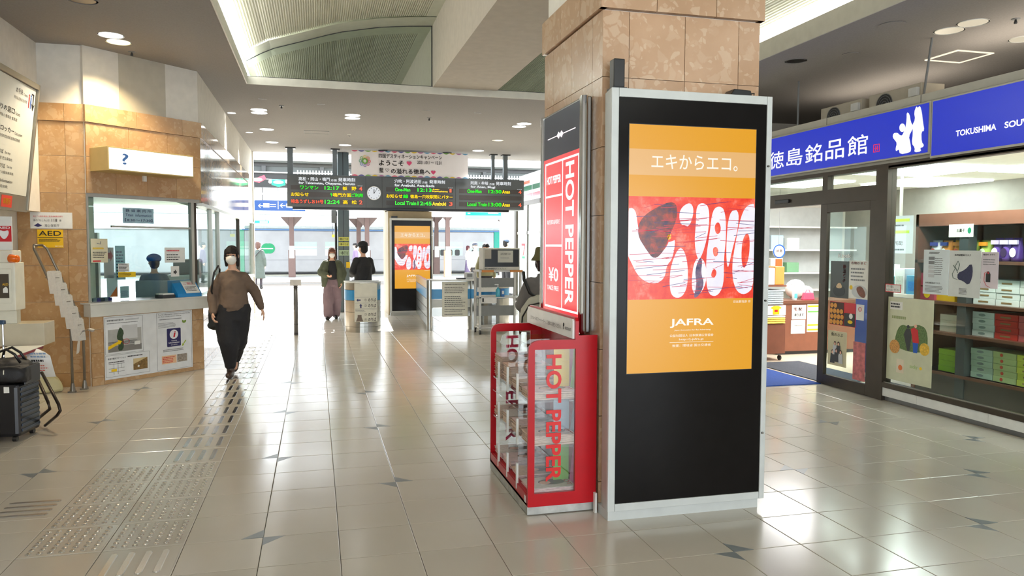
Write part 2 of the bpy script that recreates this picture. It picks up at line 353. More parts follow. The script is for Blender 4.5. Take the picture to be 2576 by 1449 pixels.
# tactile paving: bars and domes in stainless steel, set on the tiles
stl = M('stainless_stud', (196, 194, 190), .22, 1, vary=.05)
def domemesh():
    P = []; F = []; n = 10
    for r, z in ((.0150, 0), (.0140, .0030), (.0098, .0048)): P += [(r * math.cos(2 * math.pi * a / n), r * math.sin(2 * math.pi * a / n), z) for a in range(n)]
    F = [(q * n + a, q * n + (a + 1) % n, (q + 1) * n + (a + 1) % n, (q + 1) * n + a) for q in range(2) for a in range(n)] + [tuple(range(2 * n, 3 * n))]
    return P, F
dP, dF = domemesh(); dme = bpy.data.meshes.new('dome'); dme.from_pydata(dP, [], dF); dme.materials.append(stl); dme.polygons.foreach_set('use_smooth', [True] * len(dF))
def barmesh(L=.29, w=.034):
    P = []; k = 6; r = w / 2; out = []
    for s_ in (1, -1):
        for a in range(k + 1):
            t = math.pi * a / k; out.append((r * math.cos(t) * s_, (L / 2 - r + r * math.sin(t)) * s_))
    n = len(out); P = [(x, y, 0) for x, y in out] + [(x * .82, y * .985, .0045) for x, y in out]
    return P, [(i, (i + 1) % n, n + (i + 1) % n, n + i) for i in range(n)] + [tuple(range(n, 2 * n))]
bP, bF = barmesh(); bme = bpy.data.meshes.new('bar'); bme.from_pydata(bP, [], bF); bme.materials.append(stl)
nd = 0
for j in range(4):
    for i in (0, -1):
        cx, cy = V0 + (i + .5) * T, U0 + (j + .5) * T
        pl = G().box(cx - .19, cx + .19, cy - .19, cy + .19, -.002, .0012).build('warning_paver', TM, floor)
        jm = G()
        for a in range(7):
            for b in range(7):
                x = cx + (a - 3) * .0515; y = cy + (b - 3) * .0515
                if nd < 294:
                    o = bpy.data.objects.new('stud', dme); COL.objects.link(o); o.parent = pl; o.location = (x, y, .0012); nd += 1
                else: jm.add([(p[0] + x, p[1] + y, p[2] + .0012) for p in dP], dF)
        if jm.v: jm.build('studs', stl, pl, smooth=True, kind='stuff')
def bars(cx, cy, rot=0):
    pl = G().box(cx - .19, cx + .19, cy - .19, cy + .19, -.002, .0012).build('guide_paver', TM, floor)
    for a in range(4):
        o = bpy.data.objects.new('bar', bme); COL.objects.link(o); o.parent = pl
        d = (a - 1.5) * .082; o.location = (cx + (0 if rot else d), cy + (d if rot else 0), .0012); o.rotation_euler = (0, 0, math.pi / 2 if rot else 0)
bars(V0 + .5 * T, U0 - .5 * T); bars(V0 + .5 * T, U0 - 1.5 * T)
for j in range(4, 25): bars(V0 + .5 * T, U0 + (j + .5) * T)
bars(V0 - 1.5 * T, U0 + 2.0 * T, 1)
# platform ground beyond
G().box(-30, 60, 34, 44.2, -.4, 0.0).build('pavement', M('platform_asphalt', (190, 190, 188), .7), **ST)
trimg = G().box(-1.4, 5.7, 18.85, 19.0, -.01, .002).build('trim_1', dark, **ST)
# ================================================================ CEILING
Z = 3.78; YF = 10.94; XL = -.89; XR = 5.07; BX0, BX1 = 1.65, 2.6
cg = G()
cg.box(-3.6, XL, -6, 18.8, Z, Z + .1)                 # left of the coffer
cg.box(XL, XR, YF, 18.8, Z, Z + .1)                   # beyond the coffer
cg.box(XR, 13, -6, 18.8, Z, Z + .1)                   # right of the coffer
cg.build('ceiling', ceilm, **ST)
G().box(XL, XL + .015, -6, YF, Z - .006, Z + .13).box(XR - .015, XR, -6, YF, Z - .006, Z + .20).box(XL, XR, YF - .015, YF, Z - .006, Z + .095).build('trim_2', M('coffer_lip', (205, 203, 192), .5), **ST)
beam = G().box(BX0, BX1, -6, YF + 6, Z + .09, Z + 1.3).build('ceiling_beam', M('beam_paint', (196, 188, 176), .8), **ST)
beam['label'] = 'broad flat beam running down the middle of the ceiling vault'
VP = [(-.888, 4.12), (-.6, 4.29), (-.236, 4.406), (.321, 4.587), (.896, 4.701), (1.287, 4.745), (BX0, 4.773)]
def vault(sgn, x_edge, name):
    pts = []
    prof = VP
    def zt(x):
        for (xa, za), (xb, zb) in zip(prof, prof[1:]):
            if x <= xb: return za + (zb - za) * (x - xa) / (xb - xa)
        return prof[-1][1]
    base = -.888; n = 86; g = G()
    def X(x): return x if sgn > 0 else (BX0 + BX1) - x
    for (ya, yb) in ((-6, YF - .42), (YF + .42, 17.4)):
        P = []; xs = []
        for i in range(n):
            a = base + .05 + (BX0 - .16 - base) * i / n; w = (BX0 - .16 - base) / n
            xs += [(a, 0), (a + w * .45, 0), (a + w * .5, -.018), (a + w * .95, -.018)]
        for x, dz in xs: P += [(X(x), ya, zt(x) + dz), (X(x), yb, zt(x) + dz)]
        F = [(2 * i, 2 * i + 1, 2 * i + 3, 2 * i + 2) for i in range(len(xs) - 1)]
        g.add(P, F)
    g.build(name, M('ribbed_vault', (222, 222, 206), .6), **ST)
    g = G()
    def strip(y0, y1, x0, x1, dz=0):
        K = 16; P = []
        for i in range(K + 1):
            x = x0 + (x1 - x0) * i / K; P += [(X(x), y0, zt(x) + dz), (X(x), y1, zt(x) + dz)]
        g.add(P, [(2 * i, 2 * i + 1, 2 * i + 3, 2 * i + 2) for i in range(K)])
    strip(YF - .42, YF + .42, -.888, BX0, -.03); strip(-6, 17.4, BX0 - .14, BX0, -.02)
    # closed roof above so the sky cannot leak in
    P = [(X(-1.3), -6, 5.0), (X(BX0), -6, 5.0), (X(BX0), 17.6, 5.0), (X(-1.3), 17.6, 5.0)]; g.add(P, [(0, 1, 2, 3)])
    P = [(X(-1.3), -6, Z), (X(-1.3), 17.6, Z), (X(-1.3), 17.6, 5), (X(-1.3), -6, 5)]; g.add(P, [(0, 1, 2, 3)])
    P = [(X(-1.3), 17.5, Z), (X(BX0), 17.5, Z), (X(BX0), 17.5, 5), (X(-1.3), 17.5, 5)]; g.add(P, [(0, 1, 2, 3)])
    g.build(name + '_band', M('vault_band', (205, 208, 192), .7), **ST)
    # cove light: real fluorescent strip lying along the vault's low edge
    t = thing('cove_light', (X(-1.0), 5, Z + .2), 'long bright strip light in the cove along the %s edge of the ceiling vault' % ('left' if sgn > 0 else 'right'), 'strip light')
    q = G(); a, b = X(-1.02), X(-.93)
    q.box(min(a, b), max(a, b), -6, 17, Z + .15, Z + .35)
    q.build('diffuser', glow('cove_glow', (255, 255, 248), 9.0), t)
    area('cove_lamp', (X(-.90), 5.5, Z + .2), .12, 22, 260, (1, 1, .97), (0, math.radians(180 - 38 * 1) * (1 if sgn > 0 else -1) * 1, 0))
    G().box(min(a, X(-1.1)), max(a, X(-1.1)), -6, 17, Z + .1, Z + .13).build('tray', cream, t)
    # glass smoke curtain across the vault
    fr = front(YF + .01); pts = [(X(x), zt(x) - .035) for x in [-.888 + (BX0 + .888) * i / 14 for i in range(15)]]
    poly = [(X(-.888), Z + .1), (X(BX0), Z + .1)] + pts[::-1]
    t = thing('smoke_curtain', (X(.4), YF, Z), 'fixed glass smoke screen closing the %s half of the ceiling vault' % ('left' if sgn > 0 else 'right'), 'glass panel')
    G().fp(fr, poly, 0, .006).build('pane', glass('green_glass', (248, 252, 248), .08), t)
    q = G(); q.tube([fr.p(u, v, 0) for u, v in pts], .006, 6); q.tube([fr.p(X(BX0 - .01), Z + .1), fr.p(X(BX0 - .01), zt(BX0) - .03)], .008, 6); q.tube([fr.p(X(-.885), Z + .1), fr.p(X(BX0), Z + .1)], .008, 6)
    q.build('edge_seal', dark, t)
vault(1, XL, 'ceiling_vault'); vault(-1, XR, 'ceiling_vault_right')
# ceiling fittings
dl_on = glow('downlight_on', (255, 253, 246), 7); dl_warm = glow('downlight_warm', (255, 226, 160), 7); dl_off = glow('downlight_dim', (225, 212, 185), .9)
def downlight(x, y, r, lens, label, grp=None):
    t = thing('downlight', (x, y, Z), label, 'downlight', grp)
    G().lathe((x, y, Z), [(r + .012, -.006), (r + .012, .0), (r - .005, .0), (r - .005, -.006)], 28, caps=False).build('rim', cream, t)
    G().lathe((x, y, Z - .004), [(r, 0), (r, .003)], 28).build('lens', lens, t)
LO = [(-2.05, 8.81, 'white downlight, farther of the lit pair above the information booth'), (-2.04, 9.08, None),
      (-.87, 12.97, 'lit downlight, nearer of the pair left of the small hatch'), (-.885, 13.26, 'lit downlight, farther of the pair left of the small hatch'),
      (.62, 13.08, 'lit downlight, nearer of the central pair before the departure board'), (.63, 13.38, 'lit downlight, farther of the central pair before the departure board'),
      (-.877, 15.1, 'single lit downlight by the left wall, nearer one'), (-.882, 16.95, 'single lit downlight by the left wall, closest to the departure board'),
      (.638, 17.0, 'single lit downlight just above the campaign banner'), (3.63, 13.15, 'lit downlight, nearer of the pair beside the stone pillar'),
      (3.625, 13.48, 'lit downlight, farther of the pair beside the stone pillar'), (3.637, 17.14, 'lit downlight above the right part of the departure board'), (3.67, 15.36, 'faint downlight between the pair by the pillar and the departure board')]
for x, y, lab in LO:
    if lab is None: downlight(x, y, .115, dl_warm, 'yellowish downlight, one of the lit pair above the information booth'); continue
    if 'white' in lab: lab = 'white downlight, one of the lit pair above the information booth'
    downlight(x, y, .115 if y < 12 else .125, dl_on if 'faint' not in lab else dl_off, lab)
    if 'faint' not in lab and y > 12:
        l = bpy.data.lights.new('downlight_beam', 'SPOT'); l.energy = 60; l.spot_size = 1.7; l.spot_blend = .8; l.shadow_soft_size = .1; l.color = (1, .95, .86)
        o = bpy.data.objects.new('downlight_beam', l); COL.objects.link(o); o.location = (x, y, Z - .03)
for x, y in ((-1.45, 13.4), (-1.35, 15.6)):    # wall washers close to the left wall
    downlight(x + .12, y, .06, dl_on, 'small bright wall washer downlight close to the left wall, %s one' % ('nearer' if y < 14 else 'farther'))
    l = bpy.data.lights.new('wall_washer', 'SPOT'); l.energy = 220; l.spot_size = .62; l.spot_blend = .5; l.shadow_soft_size = .03; l.color = (1, .97, .9)
    o = bpy.data.objects.new('wall_washer', l); COL.objects.link(o); o.location = (x + .14, y, Z - .03); o.rotation_euler = (0, math.radians(16), 0)
for (x, y, c, e) in ((-2.05, 8.81, (1, .96, .88), 60), (-2.04, 9.08, (1, .76, .42), 105)):
    l = bpy.data.lights.new('booth_spot', 'SPOT'); l.energy = e; l.spot_size = 2.1; l.spot_blend = .5; l.shadow_soft_size = .06; l.color = c
    o = bpy.data.objects.new('booth_spot', l); COL.objects.link(o); o.location = (x, y, Z - .03)
for k, (x, y) in enumerate(((6.215, 6.11), (6.21, 6.39), (7.2, 6.43))):  # unlit lamps; a faint whitish glow is put into the lenses
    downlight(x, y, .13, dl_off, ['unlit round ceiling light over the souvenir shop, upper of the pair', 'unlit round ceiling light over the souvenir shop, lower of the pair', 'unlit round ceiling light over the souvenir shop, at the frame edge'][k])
area('shop_roof_uplight', (6.9, 5.2, 3.14), .3, 3.2, 20, (1, .87, .7), (math.pi, 0, 0)); area('shop_roof_uplight', (7.4, 8.6, 3.14), .3, 2.0, 9, (1, .87, .7), (math.pi, 0, 0))
area('shop_fill_light', (5.92, 5.2, 2.38), .12, 2.6, 55, (1, .96, .9), (0, math.radians(-52), 0)); area('shop_fill_light', (6.05, 8.0, 2.38), .12, 1.2, 26, (1, .98, .95), (0, math.radians(-40), 0))  # unseen lamps added to brighten the shop goods, no real fitting
t = thing('open_downlight', (5.487, 7.88, Z), 'dark empty round downlight recess on the ceiling between pillar and shop', 'downlight')
G().lathe((5.487, 7.88, Z - .003), [(.11, 0), (.11, .002)], 24).build('recess', black, t); G().lathe((5.487, 7.88, Z), [(.125, -.006), (.125, 0), (.11, 0), (.11, -.006)], 24, caps=False).build('rim', ceilm, t)
t = thing('open_downlight', (-2.0, 7.63, Z), 'dark empty round downlight recess at the top edge above the booth', 'downlight')
G().lathe((-2.0, 7.63, Z - .003), [(.11, 0), (.11, .002)], 24).build('recess', black, t); G().lathe((-2., 7.63, Z), [(.125, -.006), (.125, 0), (.11, 0), (.11, -.006)], 24, caps=False).build('rim', ceilm, t)
for (x, y, s_) in ((5.51, 6.37, .13), (5.9, 7.45, .1)):
    t = G().lathe((x, y, Z - .008), [(s_, 0), (s_ * .96, .008)], 24).build('ceiling_speaker', ceilm, loc=(x, y, Z)); t['label'] = 'round flat cover plate on the ceiling, %s' % ('with a small dark centre, nearer the right' if s_ > .12 else 'plain, behind the dark recess'); t['category'] = 'ceiling speaker'
t = thing('square_light', (7.15, 7.2, Z), 'square outline ceiling light over the souvenir shop', 'ceiling light')
q = G(); c4 = [(6.91, 7.43), (7.385, 7.43), (7.385, 6.98), (6.91, 6.98)]
for (a, b), (c, d) in zip(c4, c4[1:] + c4[:1]): q.box(min(a, c) - .012, max(a, c) + .012, min(b, d) - .012, max(b, d) + .012, Z - .01, Z)
q.build('glowing_outline', glow('square_glow', (255, 236, 205), 1.3), t); G().box(6.93, 7.37, 7.0, 7.41, Z - .004, Z).build('cover', ceilm, t)
t = thing('ceiling_hatch', (.03, 15.2, Z), 'rectangular access hatch on the ceiling in front of the departure board', 'ceiling hatch')
q = G()
for a in ((-.2, .27, 15.04, 15.055), (-.2, .27, 15.4, 15.415), (-.2, -.19, 15.04, 15.415), (.26, .27, 15.04, 15.415)): q.box(*a, Z - .006, Z)
q.build('frame', grey, t); G().box(-.19, .26, 15.055, 15.4, Z - .003, Z).build('cover', ceilm, t)
for k, (x, y) in enumerate(((.654, 15.35), (-2.0, 9.5), (1.9, 13.0), (4.6, 13.2), (6.5, 5.9), (-.5, 12.5))):
    t = thing('smoke_detector', (x, y, Z), ['small ceiling sensor in front of the departure board', 'tiny dark ceiling sprinkler beside the booth downlights', 'small dark sprinkler on the ceiling right of the vault glass', 'small dark sprinkler above the light pair by the pillar', 'small sprinkler on the ceiling above the shop sign', 'small dark sprinkler right of the left light pair'][k], 'sprinkler')
    G().lathe((x, y, Z), [(.035, -.008), (.04, 0)], 16).build('plate', cream if k == 0 else grey, t); G().lathe((x, y, Z - .008), [(.012, -.04), (.016, -.03), (.008, 0)], 12).build('head', dark if k else chrome, t)
for k, (x, y) in enumerate(((-.75, 12.0), (.1, 12.2), (1.75, 12.3), (2.6, 12.3), (4.0, 12.4))):
    t = G().box(x - .06, x + .06, y - .012, y + .012, Z - .004, Z).build('ceiling_slot', grey, loc=(x, y, Z)); t['label'] = 'small dark slot plate beyond the ceiling vault, %s from the left' % ['first', 'second', 'third', 'fourth', 'fifth'][k]; t['category'] = 'slot plate'; t['group'] = 'slot plates in a row on the ceiling'
# ================================================================ WALLS
bw = dict(kind='structure')
def slabs(wall, fr, us, vs, mat, n0=.0, n1=.02, gap=.0016, skip=None):
    for a, b in zip(us, us[1:]):
        for c, d in zip(vs, vs[1:]):
            if skip and skip(a, b, c, d): continue
            G().fb(fr, a + gap, b - gap, c + gap, d - gap, n0, n1).build('slab', mat, wall)
# left wall (near)
FL = facing_right(-2.92)
wl = G().box(-3.4, -3.15, -6, 9.6, 0, 1.95).box(-3.4, -2.921, -6, 9.35, 1.95, Z).build('wall_left', white, **ST)
# return wall between left wall and booth
FRt = front(9.35)
wr = G().box(-3.149, -2.46, 9.351, 9.6, 0, Z).build('wall_left_return', white, **ST)
zr = [0, .16, .56, .96, 1.36, 1.76, 2.161, 2.568, 2.945]
slabs(wr, FRt, [-3.148, -2.657, -2.452], [0, .16, .56, .96, 1.36, 1.76], boothstone, 0, .02); slabs(wr, FRt, [-2.92, -2.657, -2.452], [1.76, 2.161, 2.568, 2.945], boothstone, 0, .02); G().fb(FRt, -3.148, -2.921, 1.76, 1.949, 0, .02).build('slab', boothstone, wr); slabs(wr, FRt, [-2.92, -2.657, -2.445], [2.945, 3.138], boothstone, 0, .035)
# booth front, 45 degrees
LB = 1.456
wb = G().fb(BO, 0, LB, 2.16, Z, -.25, -.001).fb(BO, 0, LB, 0, .93, -.12, -.001).fb(BO, -.0, .004, .93, 2.16, -.25, -.001).build('wall_booth', white, **ST)
slabs(wb, BO, [0, .338, .731, 1.118, LB + .008], [2.165, 2.568], boothstone); slabs(wb, BO, [0, .5, 1.0, LB + .008], [2.568, 2.945], boothstone)
slabs(wb, BO, [-.01, .6, 1.2, LB + .02], [2.945, 3.138], boothstone, 0, .035)
slabs(wb, BO, [0, .14, 1.3, LB + .008], [0, .09, .37, .64, .80], boothstone)
G().fb(BO, .412, 1.004, 3.14, Z, 0, .003).build('paint_patch', M('old_paint', (190, 184, 168), .85), wb)
# booth counter slab
t = thing('booth_counter', (-2.0, 9.8, .79), 'white marble counter slab of the train information booth', 'counter')
mar = M('white_marble', (208, 208, 200), .15, vary=.07, scale=5)
G().fb(BO, -.055, LB + .03, .79, .925, -.02, .12).build('apron', mar, t, bevel=.003); G().fb(BO, -.06, LB + .035, .925, .945, -.35, .125).build('counter_top', mar, t, bevel=.003)
# booth window
wn = thing('window_1', (-2.0, 9.8, .94), 'glazed front window of the train information booth', 'window'); wn['kind'] = 'structure'
for k in ('label', 'category'): del wn[k]
alu = M('aluminium_frame', (176, 174, 164), .35, .7)
q = G(); q.fb(BO, 0, LB, 2.125, 2.165, -.06, .0).fb(BO, 1.33, 1.37, .945, 2.13, -.06, 0).fb(BO, .0, .022, .945, 2.13, -.06, 0); q.build('window_frame', alu, wn)
G().fb(BO, .3, 1.34, 1.79, 1.815, -.05, -.02).build('rail', alu, wn)
G().fb(BO, .02, 1.33, .96, 2.125, -.036, -.03).build('pane', winglass, wn)
G().fb(BO, LB - .075, LB - .03, .945, 2.16, -.12, -.03).build('post', bronze, wn)
# wall along the ticket office (x = -1.43)
FS = facing_right(-1.43)
ws = G().box(-1.7, -1.431, 10.35, 18.8, 2.13, Z).box(-1.6, -1.431, 10.35, 18.8, 0, .9).build('wall_left_far', white, **ST)
slabs(ws, FS, [10.345, 11.9, 13.4, 14.9, 16.4, 17.4], [2.13, 2.53, 2.945], sidestone); slabs(ws, FS, [10.345, 12.1, 13.9, 15.7, 17.4], [2.945, 3.138], sidestone, 0, .035)
slabs(ws, FS, [10.345, 11.3, 12.3, 13.3, 14.3, 15.3, 16.3, 17.3, 18.4], [.0, .1, .37, .62, .87], sidestone, 0, .02)
G().box(-1.62, -1.38, 10.33, 18.4, .87, .925).build('sill', mar, ws, bevel=.004)
wn2 = G().fb(FS, 10.4, 18.8, 2.09, 2.13, -.08, .03).build('window_2', alu, **ST)
for y in (11.5, 12.35, 15.5, 18.6): G().fb(FS, y - .04, y + .04, .925, 2.1, -.06, .0).build('mullion', alu if y != 15.5 else bronze, wn2)
for a, b in ((10.45, 11.46), (11.54, 12.31), (12.39, 15.46), (15.54, 18.56)): G().fb(FS, a, b, .925, 2.09, -.04, -.034).build('pane', winglass, wn2)
G().box(-1.5, -1.4, 18.7, 18.85, 0, Z).build('trim_3', white, **ST)
# booth interior: back wall, desk, blinds
bi = M('booth_interior', (200, 214, 220), .7)
G().box(-5.6, -5.5, 9.6, 18.8, 0, 2.6).build('wall_office_back', bi, **ST); G().box(-5.5, -2.9, 9.6, 9.65, 0, 2.6).build('wall_office_side', bi, **ST); G().box(-5.5, -1.7, 9.7, 18.8, 2.5, 2.55).build('ceiling_office', M('office_ceiling', (205, 205, 196), .8), **ST)
# right side walls
G().box(5.72, 5.9, 10.2, 18.8, 0, Z).build('wall_right', white, **ST)
G().box(9.4, 9.6, -6, 12, 0, Z).build('wall_right_far', M('grey_wall', (150, 145, 138), .8), **ST)
G().box(-6, -3.2, -6, -5.8, 0, Z).box(7, 13, -6, -5.8, 0, Z).box(-3.2, 7, -6, -5.8, 2.9, Z).build('wall_back', white, **ST)
G().box(5.9, 9.6, 11.9, 12.1, 0, Z).build('wall_shop_back', white, **ST)
# ================================================================ PILLARS
def pillar(x0, x1, y0, y1, first):
    c = G().box(x0 + .02, x1 - .02, y0 + .02, y1 - .02, 0, 3.87).build('pillar', white)
    c['kind'] = 'structure'
    f = front(y0 + .02); l = facing_left(x0 + .02); r = facing_right(x1 - .02)
    zs = [0, .18, .58, .98, 1.378, 1.778, 2.178, 2.585, 2.97]
    us = [x0, x0 + .165, x0 + .525, x0 + .885, x1]
    slabs(c, f, us, zs, tanstone, 0, .02, .0018)
    ys = [y0, y0 + .17, y0 + .56, y0 + .95, y1]
    slabs(c, l, [-y for y in ys[::-1]], zs, tanstone, 0, .02, .0018); slabs(c, r, ys, zs, tanstone, 0, .02, .0018)
    zb = [2.975, 3.205]
    slabs(c, f, [x0 - .02, x0 + .33, x0 + .72, x1 + .02], zb, tanstone, 0, .042, .0018); slabs(c, l, [-y1, -y0 - .72, -y0 - .34, -y0 + .02], zb, tanstone, 0, .042, .0018); slabs(c, r, [y0 - .02, y0 + .4, y0 + .8, y1], zb, tanstone, 0, .042, .0018)
    return c
p1 = pillar(1.63, 2.66, 4.19, 5.345, True)
p2 = G().box(1.6, 2.6, 18.21, 18.7, 0, Z).box(1.6, 2.6, 17.44, 18.21, 0, 2.38).build('pillar', M('tan_panel', (176, 158, 122), .5)); p2['kind'] = 'structure'
# ================================================================ ADVERTISING KIOSKS
scr_y = glow('screen_orange', (226, 158, 22), 1.0); scr_w = glow('screen_white', (246, 246, 255), 1.0); scr_band = glow('screen_band', (228, 178, 112), 1.0); scr_txt = glow('screen_text', (252, 246, 232), 1.0)
def paintmat(name, c1, c2, sc, c3=None):
    m = bpy.data.materials.new(name); m.use_nodes = True; nt = m.node_tree; n = nt.nodes; L = nt.links; b = n['Principled BSDF']
    g = n.new('ShaderNodeNewGeometry'); t = n.new('ShaderNodeTexNoise'); t.inputs['Scale'].default_value = sc; t.inputs['Detail'].default_value = 6; t.inputs['Roughness'].default_value = .65; L.new(g.outputs['Position'], t.inputs['Vector'])
    r = n.new('ShaderNodeValToRGB'); e = r.color_ramp.elements; e[0].position = .36; e[1].position = .68; e[0].color = lin(c1); e[1].color = lin(c2)
    if c3: k = e.new(.52); k.color = lin(c3)
    L.new(t.outputs['Fac'], r.inputs[0]); L.new(r.outputs[0], b.inputs['Emission Color']); b.inputs['Emission Strength'].default_value = .75; b.inputs['Base Color'].default_value = (0, 0, 0, 1); b.inputs['Roughness'].default_value = .25
    MATS[name] = m; return m
p_red = paintmat('paint_red', (226, 36, 16), (252, 150, 128), 8, (244, 72, 40)); p_pink = paintmat('paint_pink', (238, 90, 80), (250, 190, 190), 12)
p_wht = paintmat('paint_pale', (236, 232, 252), (250, 248, 255), 6); p_brn = paintmat('paint_brown', (60, 35, 60), (190, 60, 30), 14, (120, 50, 40)); p_nvy = paintmat('paint_navy', (50, 45, 90), (150, 120, 140), 14)
p_yel = glow('paint_yellow', (255, 190, 30), 1)
def smoothpts(pts, it=2):
    for _ in range(it):
        q = []
        for i in range(len(pts)):
            a, b = pts[i], pts[(i + 1) % len(pts)]; q += [(.75 * a[0] + .25 * b[0], .75 * a[1] + .25 * b[1]), (.25 * a[0] + .75 * b[0], .25 * a[1] + .75 * b[1])]
        pts = q
    return pts
def kiosk(x0, y0, w, ztop, zs0, label):
    t = thing('advertising_kiosk', (x0 + w / 2, y0 + .08, 0), label, 'display kiosk'); fr = front(y0); x1 = x0 + w
    body = M('kiosk_grey', (196, 199, 196), .35)
    G().box(x0 + .012, x1 - .03, y0 + .012, y0 + .17, 0, .055).build('plinth', body, t)
    G().fp(Fr((0, 0, 0), (1, 0, 0), (0, 1, 0)), [(x0 + .0, y0), (x1, y0), (x1, y0 + .165), (x0 + .03, y0 + .165)], .055, ztop).build('cabinet', body, t, bevel=.004)
    f = G(); a, b = x0 + .045, x1 - .035; zb, zt = .105, ztop - .05
    for r in ((x0, a, .06, ztop), (b, x1, .06, ztop), (a, b, .06, zb), (a, b, zt, ztop)): f.fb(fr, r[0] + .0008, r[1] - .0008, r[2] + .0008, r[3] - .0008, 0, .012)
    f.build('front_frame', body, t, bevel=.002)
    G().fb(fr, a, b, zb, zt, .0, .006).build('black_panel', M('kiosk_black', (24, 22, 21), .16, vary=.1, spec=.12), t)
    for z in (zs0 + 1.212, zs0 + .41, zs0 - .395):
        G().lathe((0, 0, 0), [(.008, 0), (.007, .006), (.003, .009)], 12).build('lock_knob', chrome, t) if False else prep('lock_knob', [fr.p(x1 - .022 + .0085 * math.cos(k * math.pi / 5) * q, z + .0085 * math.sin(k * math.pi / 5) * q, n) for n, q in ((.012, 1), (.02, .7)) for k in range(10)], [(k, (k + 1) % 10, 10 + (k + 1) % 10, 10 + k) for k in range(10)] + [tuple(range(10, 20))], chrome, t)
    # screen
    sx0, sx1 = x0 + .11, x0 + .11 + .808; H = 1.425; S_ = lambda u, v: (sx0 + u * (sx1 - sx0), zs0 + v * H)
    sc = G().fb(fr, sx0 - .004, sx1 + .004, zs0 - .004, zs0 + H + .004, .006, .009).build('screen', black, t)
    def rect(nm, u0, v0, u1, v1, m, n): return G().fb(fr, *S_(u0, 0)[:1], S_(u1, 0)[0], S_(0, v0)[1], S_(0, v1)[1], n, n + .0006).build(nm, m, sc)
    rect('screen_image', 0, 0, 1, 1, scr_y, .0092); rect('image_band', 0, .80, 1, .903, scr_band, .0100)
    def st(s, u0, v0, u1, v1, bold=0, sl=0): a_, b_ = S_(u0, v0); c_, d_ = S_(u1, v1); txt(fr, s, a_, b_, c_, d_, scr_txt, sc, .0112, bold, slant=sl)
    st('エキからエコ。', .17, .826, .85, .884, -.012)
    rect('painting', 0, .30, 1, .715, p_red, .0100)
    P = lambda x, y: S_(x, .715 - .415 * y)
    W_ = [[(0, .15), (.07, .13), (.09, .35), (.13, .5), (.19, .58), (.27, .52), (.31, .38), (.34, .42), (.32, .6), (.28, .66), (.27, .78), (.2, .84), (.1, .78), (.04, .62), (0, .5)],
          [(.40, .12), (.47, .05), (.5, .12), (.48, .25), (.45, .29), (.4, .25)], [(.53, .1), (.57, .06), (.62, .1), (.62, .3), (.59, .5), (.55, .62), (.52, .45), (.53, .25)],
          [(.34, .66), (.40, .48), (.45, .6), (.46, .85), (.42, .98), (.35, .97), (.33, .85)], [(.66, .14), (.71, .1), (.75, .15), (.76, .4), (.745, .6), (.75, .85), (.7, .97), (.63, .92), (.62, .6), (.645, .35)],
          [(.79, .15), (.86, .12), (.86, .3), (.82, .5), (.79, .72), (.775, .5)], [(.9, .15), (.95, .08), (1, .08), (1, .86), (.93, .95), (.86, .9), (.83, .7), (.86, .4)], [(.52, .6), (.6, .62), (.61, .85), (.55, .97), (.5, .9)]]
    def grow(w_):
        cx = sum(a for a, b in w_) / len(w_); cy = sum(b for a, b in w_) / len(w_); return [(cx + (a - cx) * 1.16, min(.99, max(.03, cy + (b - cy) * 1.06))) for a, b in w_]
    W_ = [grow(w_) for w_ in W_]
    for w_ in W_: G().fp(fr, [P(min(1, max(0, a)), b) for a, b in smoothpts(w_)], .0102, .0108).build('painting_patch', p_wht, sc)
    for w_ in ([(.67, .28), (.70, .23), (.725, .28), (.72, .35), (.685, .36)], [(.66, .5), (.69, .48), (.71, .52), (.7, .58), (.67, .58)], [(.66, .72), (.68, .7), (.7, .74), (.68, .8), (.65, .78)], [(.9, .42), (.94, .33), (.965, .4), (.96, .6), (.92, .72), (.895, .62)]):
        G().fp(fr, [P(a, b) for a, b in smoothpts(w_)], .0109, .0113).build('painting_spot', p_red, sc)
    G().fp(fr, [P(a, b) for a, b in smoothpts([(.17, .13), (.36, .02), (.38, .2), (.32, .36), (.28, .52), (.2, .62), (.13, .5), (.07, .38), (.08, .24)])], .0115, .0117).build('painting_blot', p_brn, sc)
    G().fp(fr, [P(a, b) for a, b in smoothpts([(.30, .32), (.4, .26), (.49, .3), (.49, .44), (.4, .4), (.3, .45), (.29, .4)])], .0109, .0114).build('painting_blot', p_red, sc)
    G().fp(fr, [P(a, b) for a, b in smoothpts([(.56, .58), (.58, .62), (.57, .75), (.6, .85), (.56, .97), (.51, 1), (.54, .86), (.52, .72)])], .0109, .0113).build('painting_streak', p_nvy, sc)
    G().fp(fr, [P(a, b) for a, b in smoothpts([(.3, .37), (.33, .36), (.33, .41), (.3, .42)])], .0114, .0117).build('painting_spot', p_yel, sc)
    for nm, mt, cnt, sd in (('painting_lines', glow('line_red', (205, 40, 60), 1), 62, 3), ('painting_lines', glow('line_violet', (70, 50, 110), 1), 26, 5)):
        g = G(); r = random.Random(sd)
        for _ in range(cnt):
            y = r.uniform(.06, .97); a_ = r.uniform(0, .9); b_ = min(1, a_ + r.uniform(.08, .35)); sl_ = r.uniform(-.05, .02)
            g.fp(fr, [P(a_, y), P(b_, y + sl_), P(b_, y + sl_ + .004), P(a_, y + .005)], .0115, .0118)
        g.build(nm, mt, sc, kind='stuff')
    st('日比野克彦 作', .84, .280, .98, .291); st('JAFRA', .33, .182, .68, .219, .02); st('Japan Association for Rail Advertising', .365, .168, .655, .175, 0, .2)
    st('公益社団法人 日本鉄道広告協会', .33, .144, .68, .155, .01); st('http://j-jafra.jp', .405, .127, .60, .138); rect('rule', .33, .121, .68, .1225, scr_txt, .0112); st('後援：環境省 国土交通省', .35, .103, .66, .114)
    return t
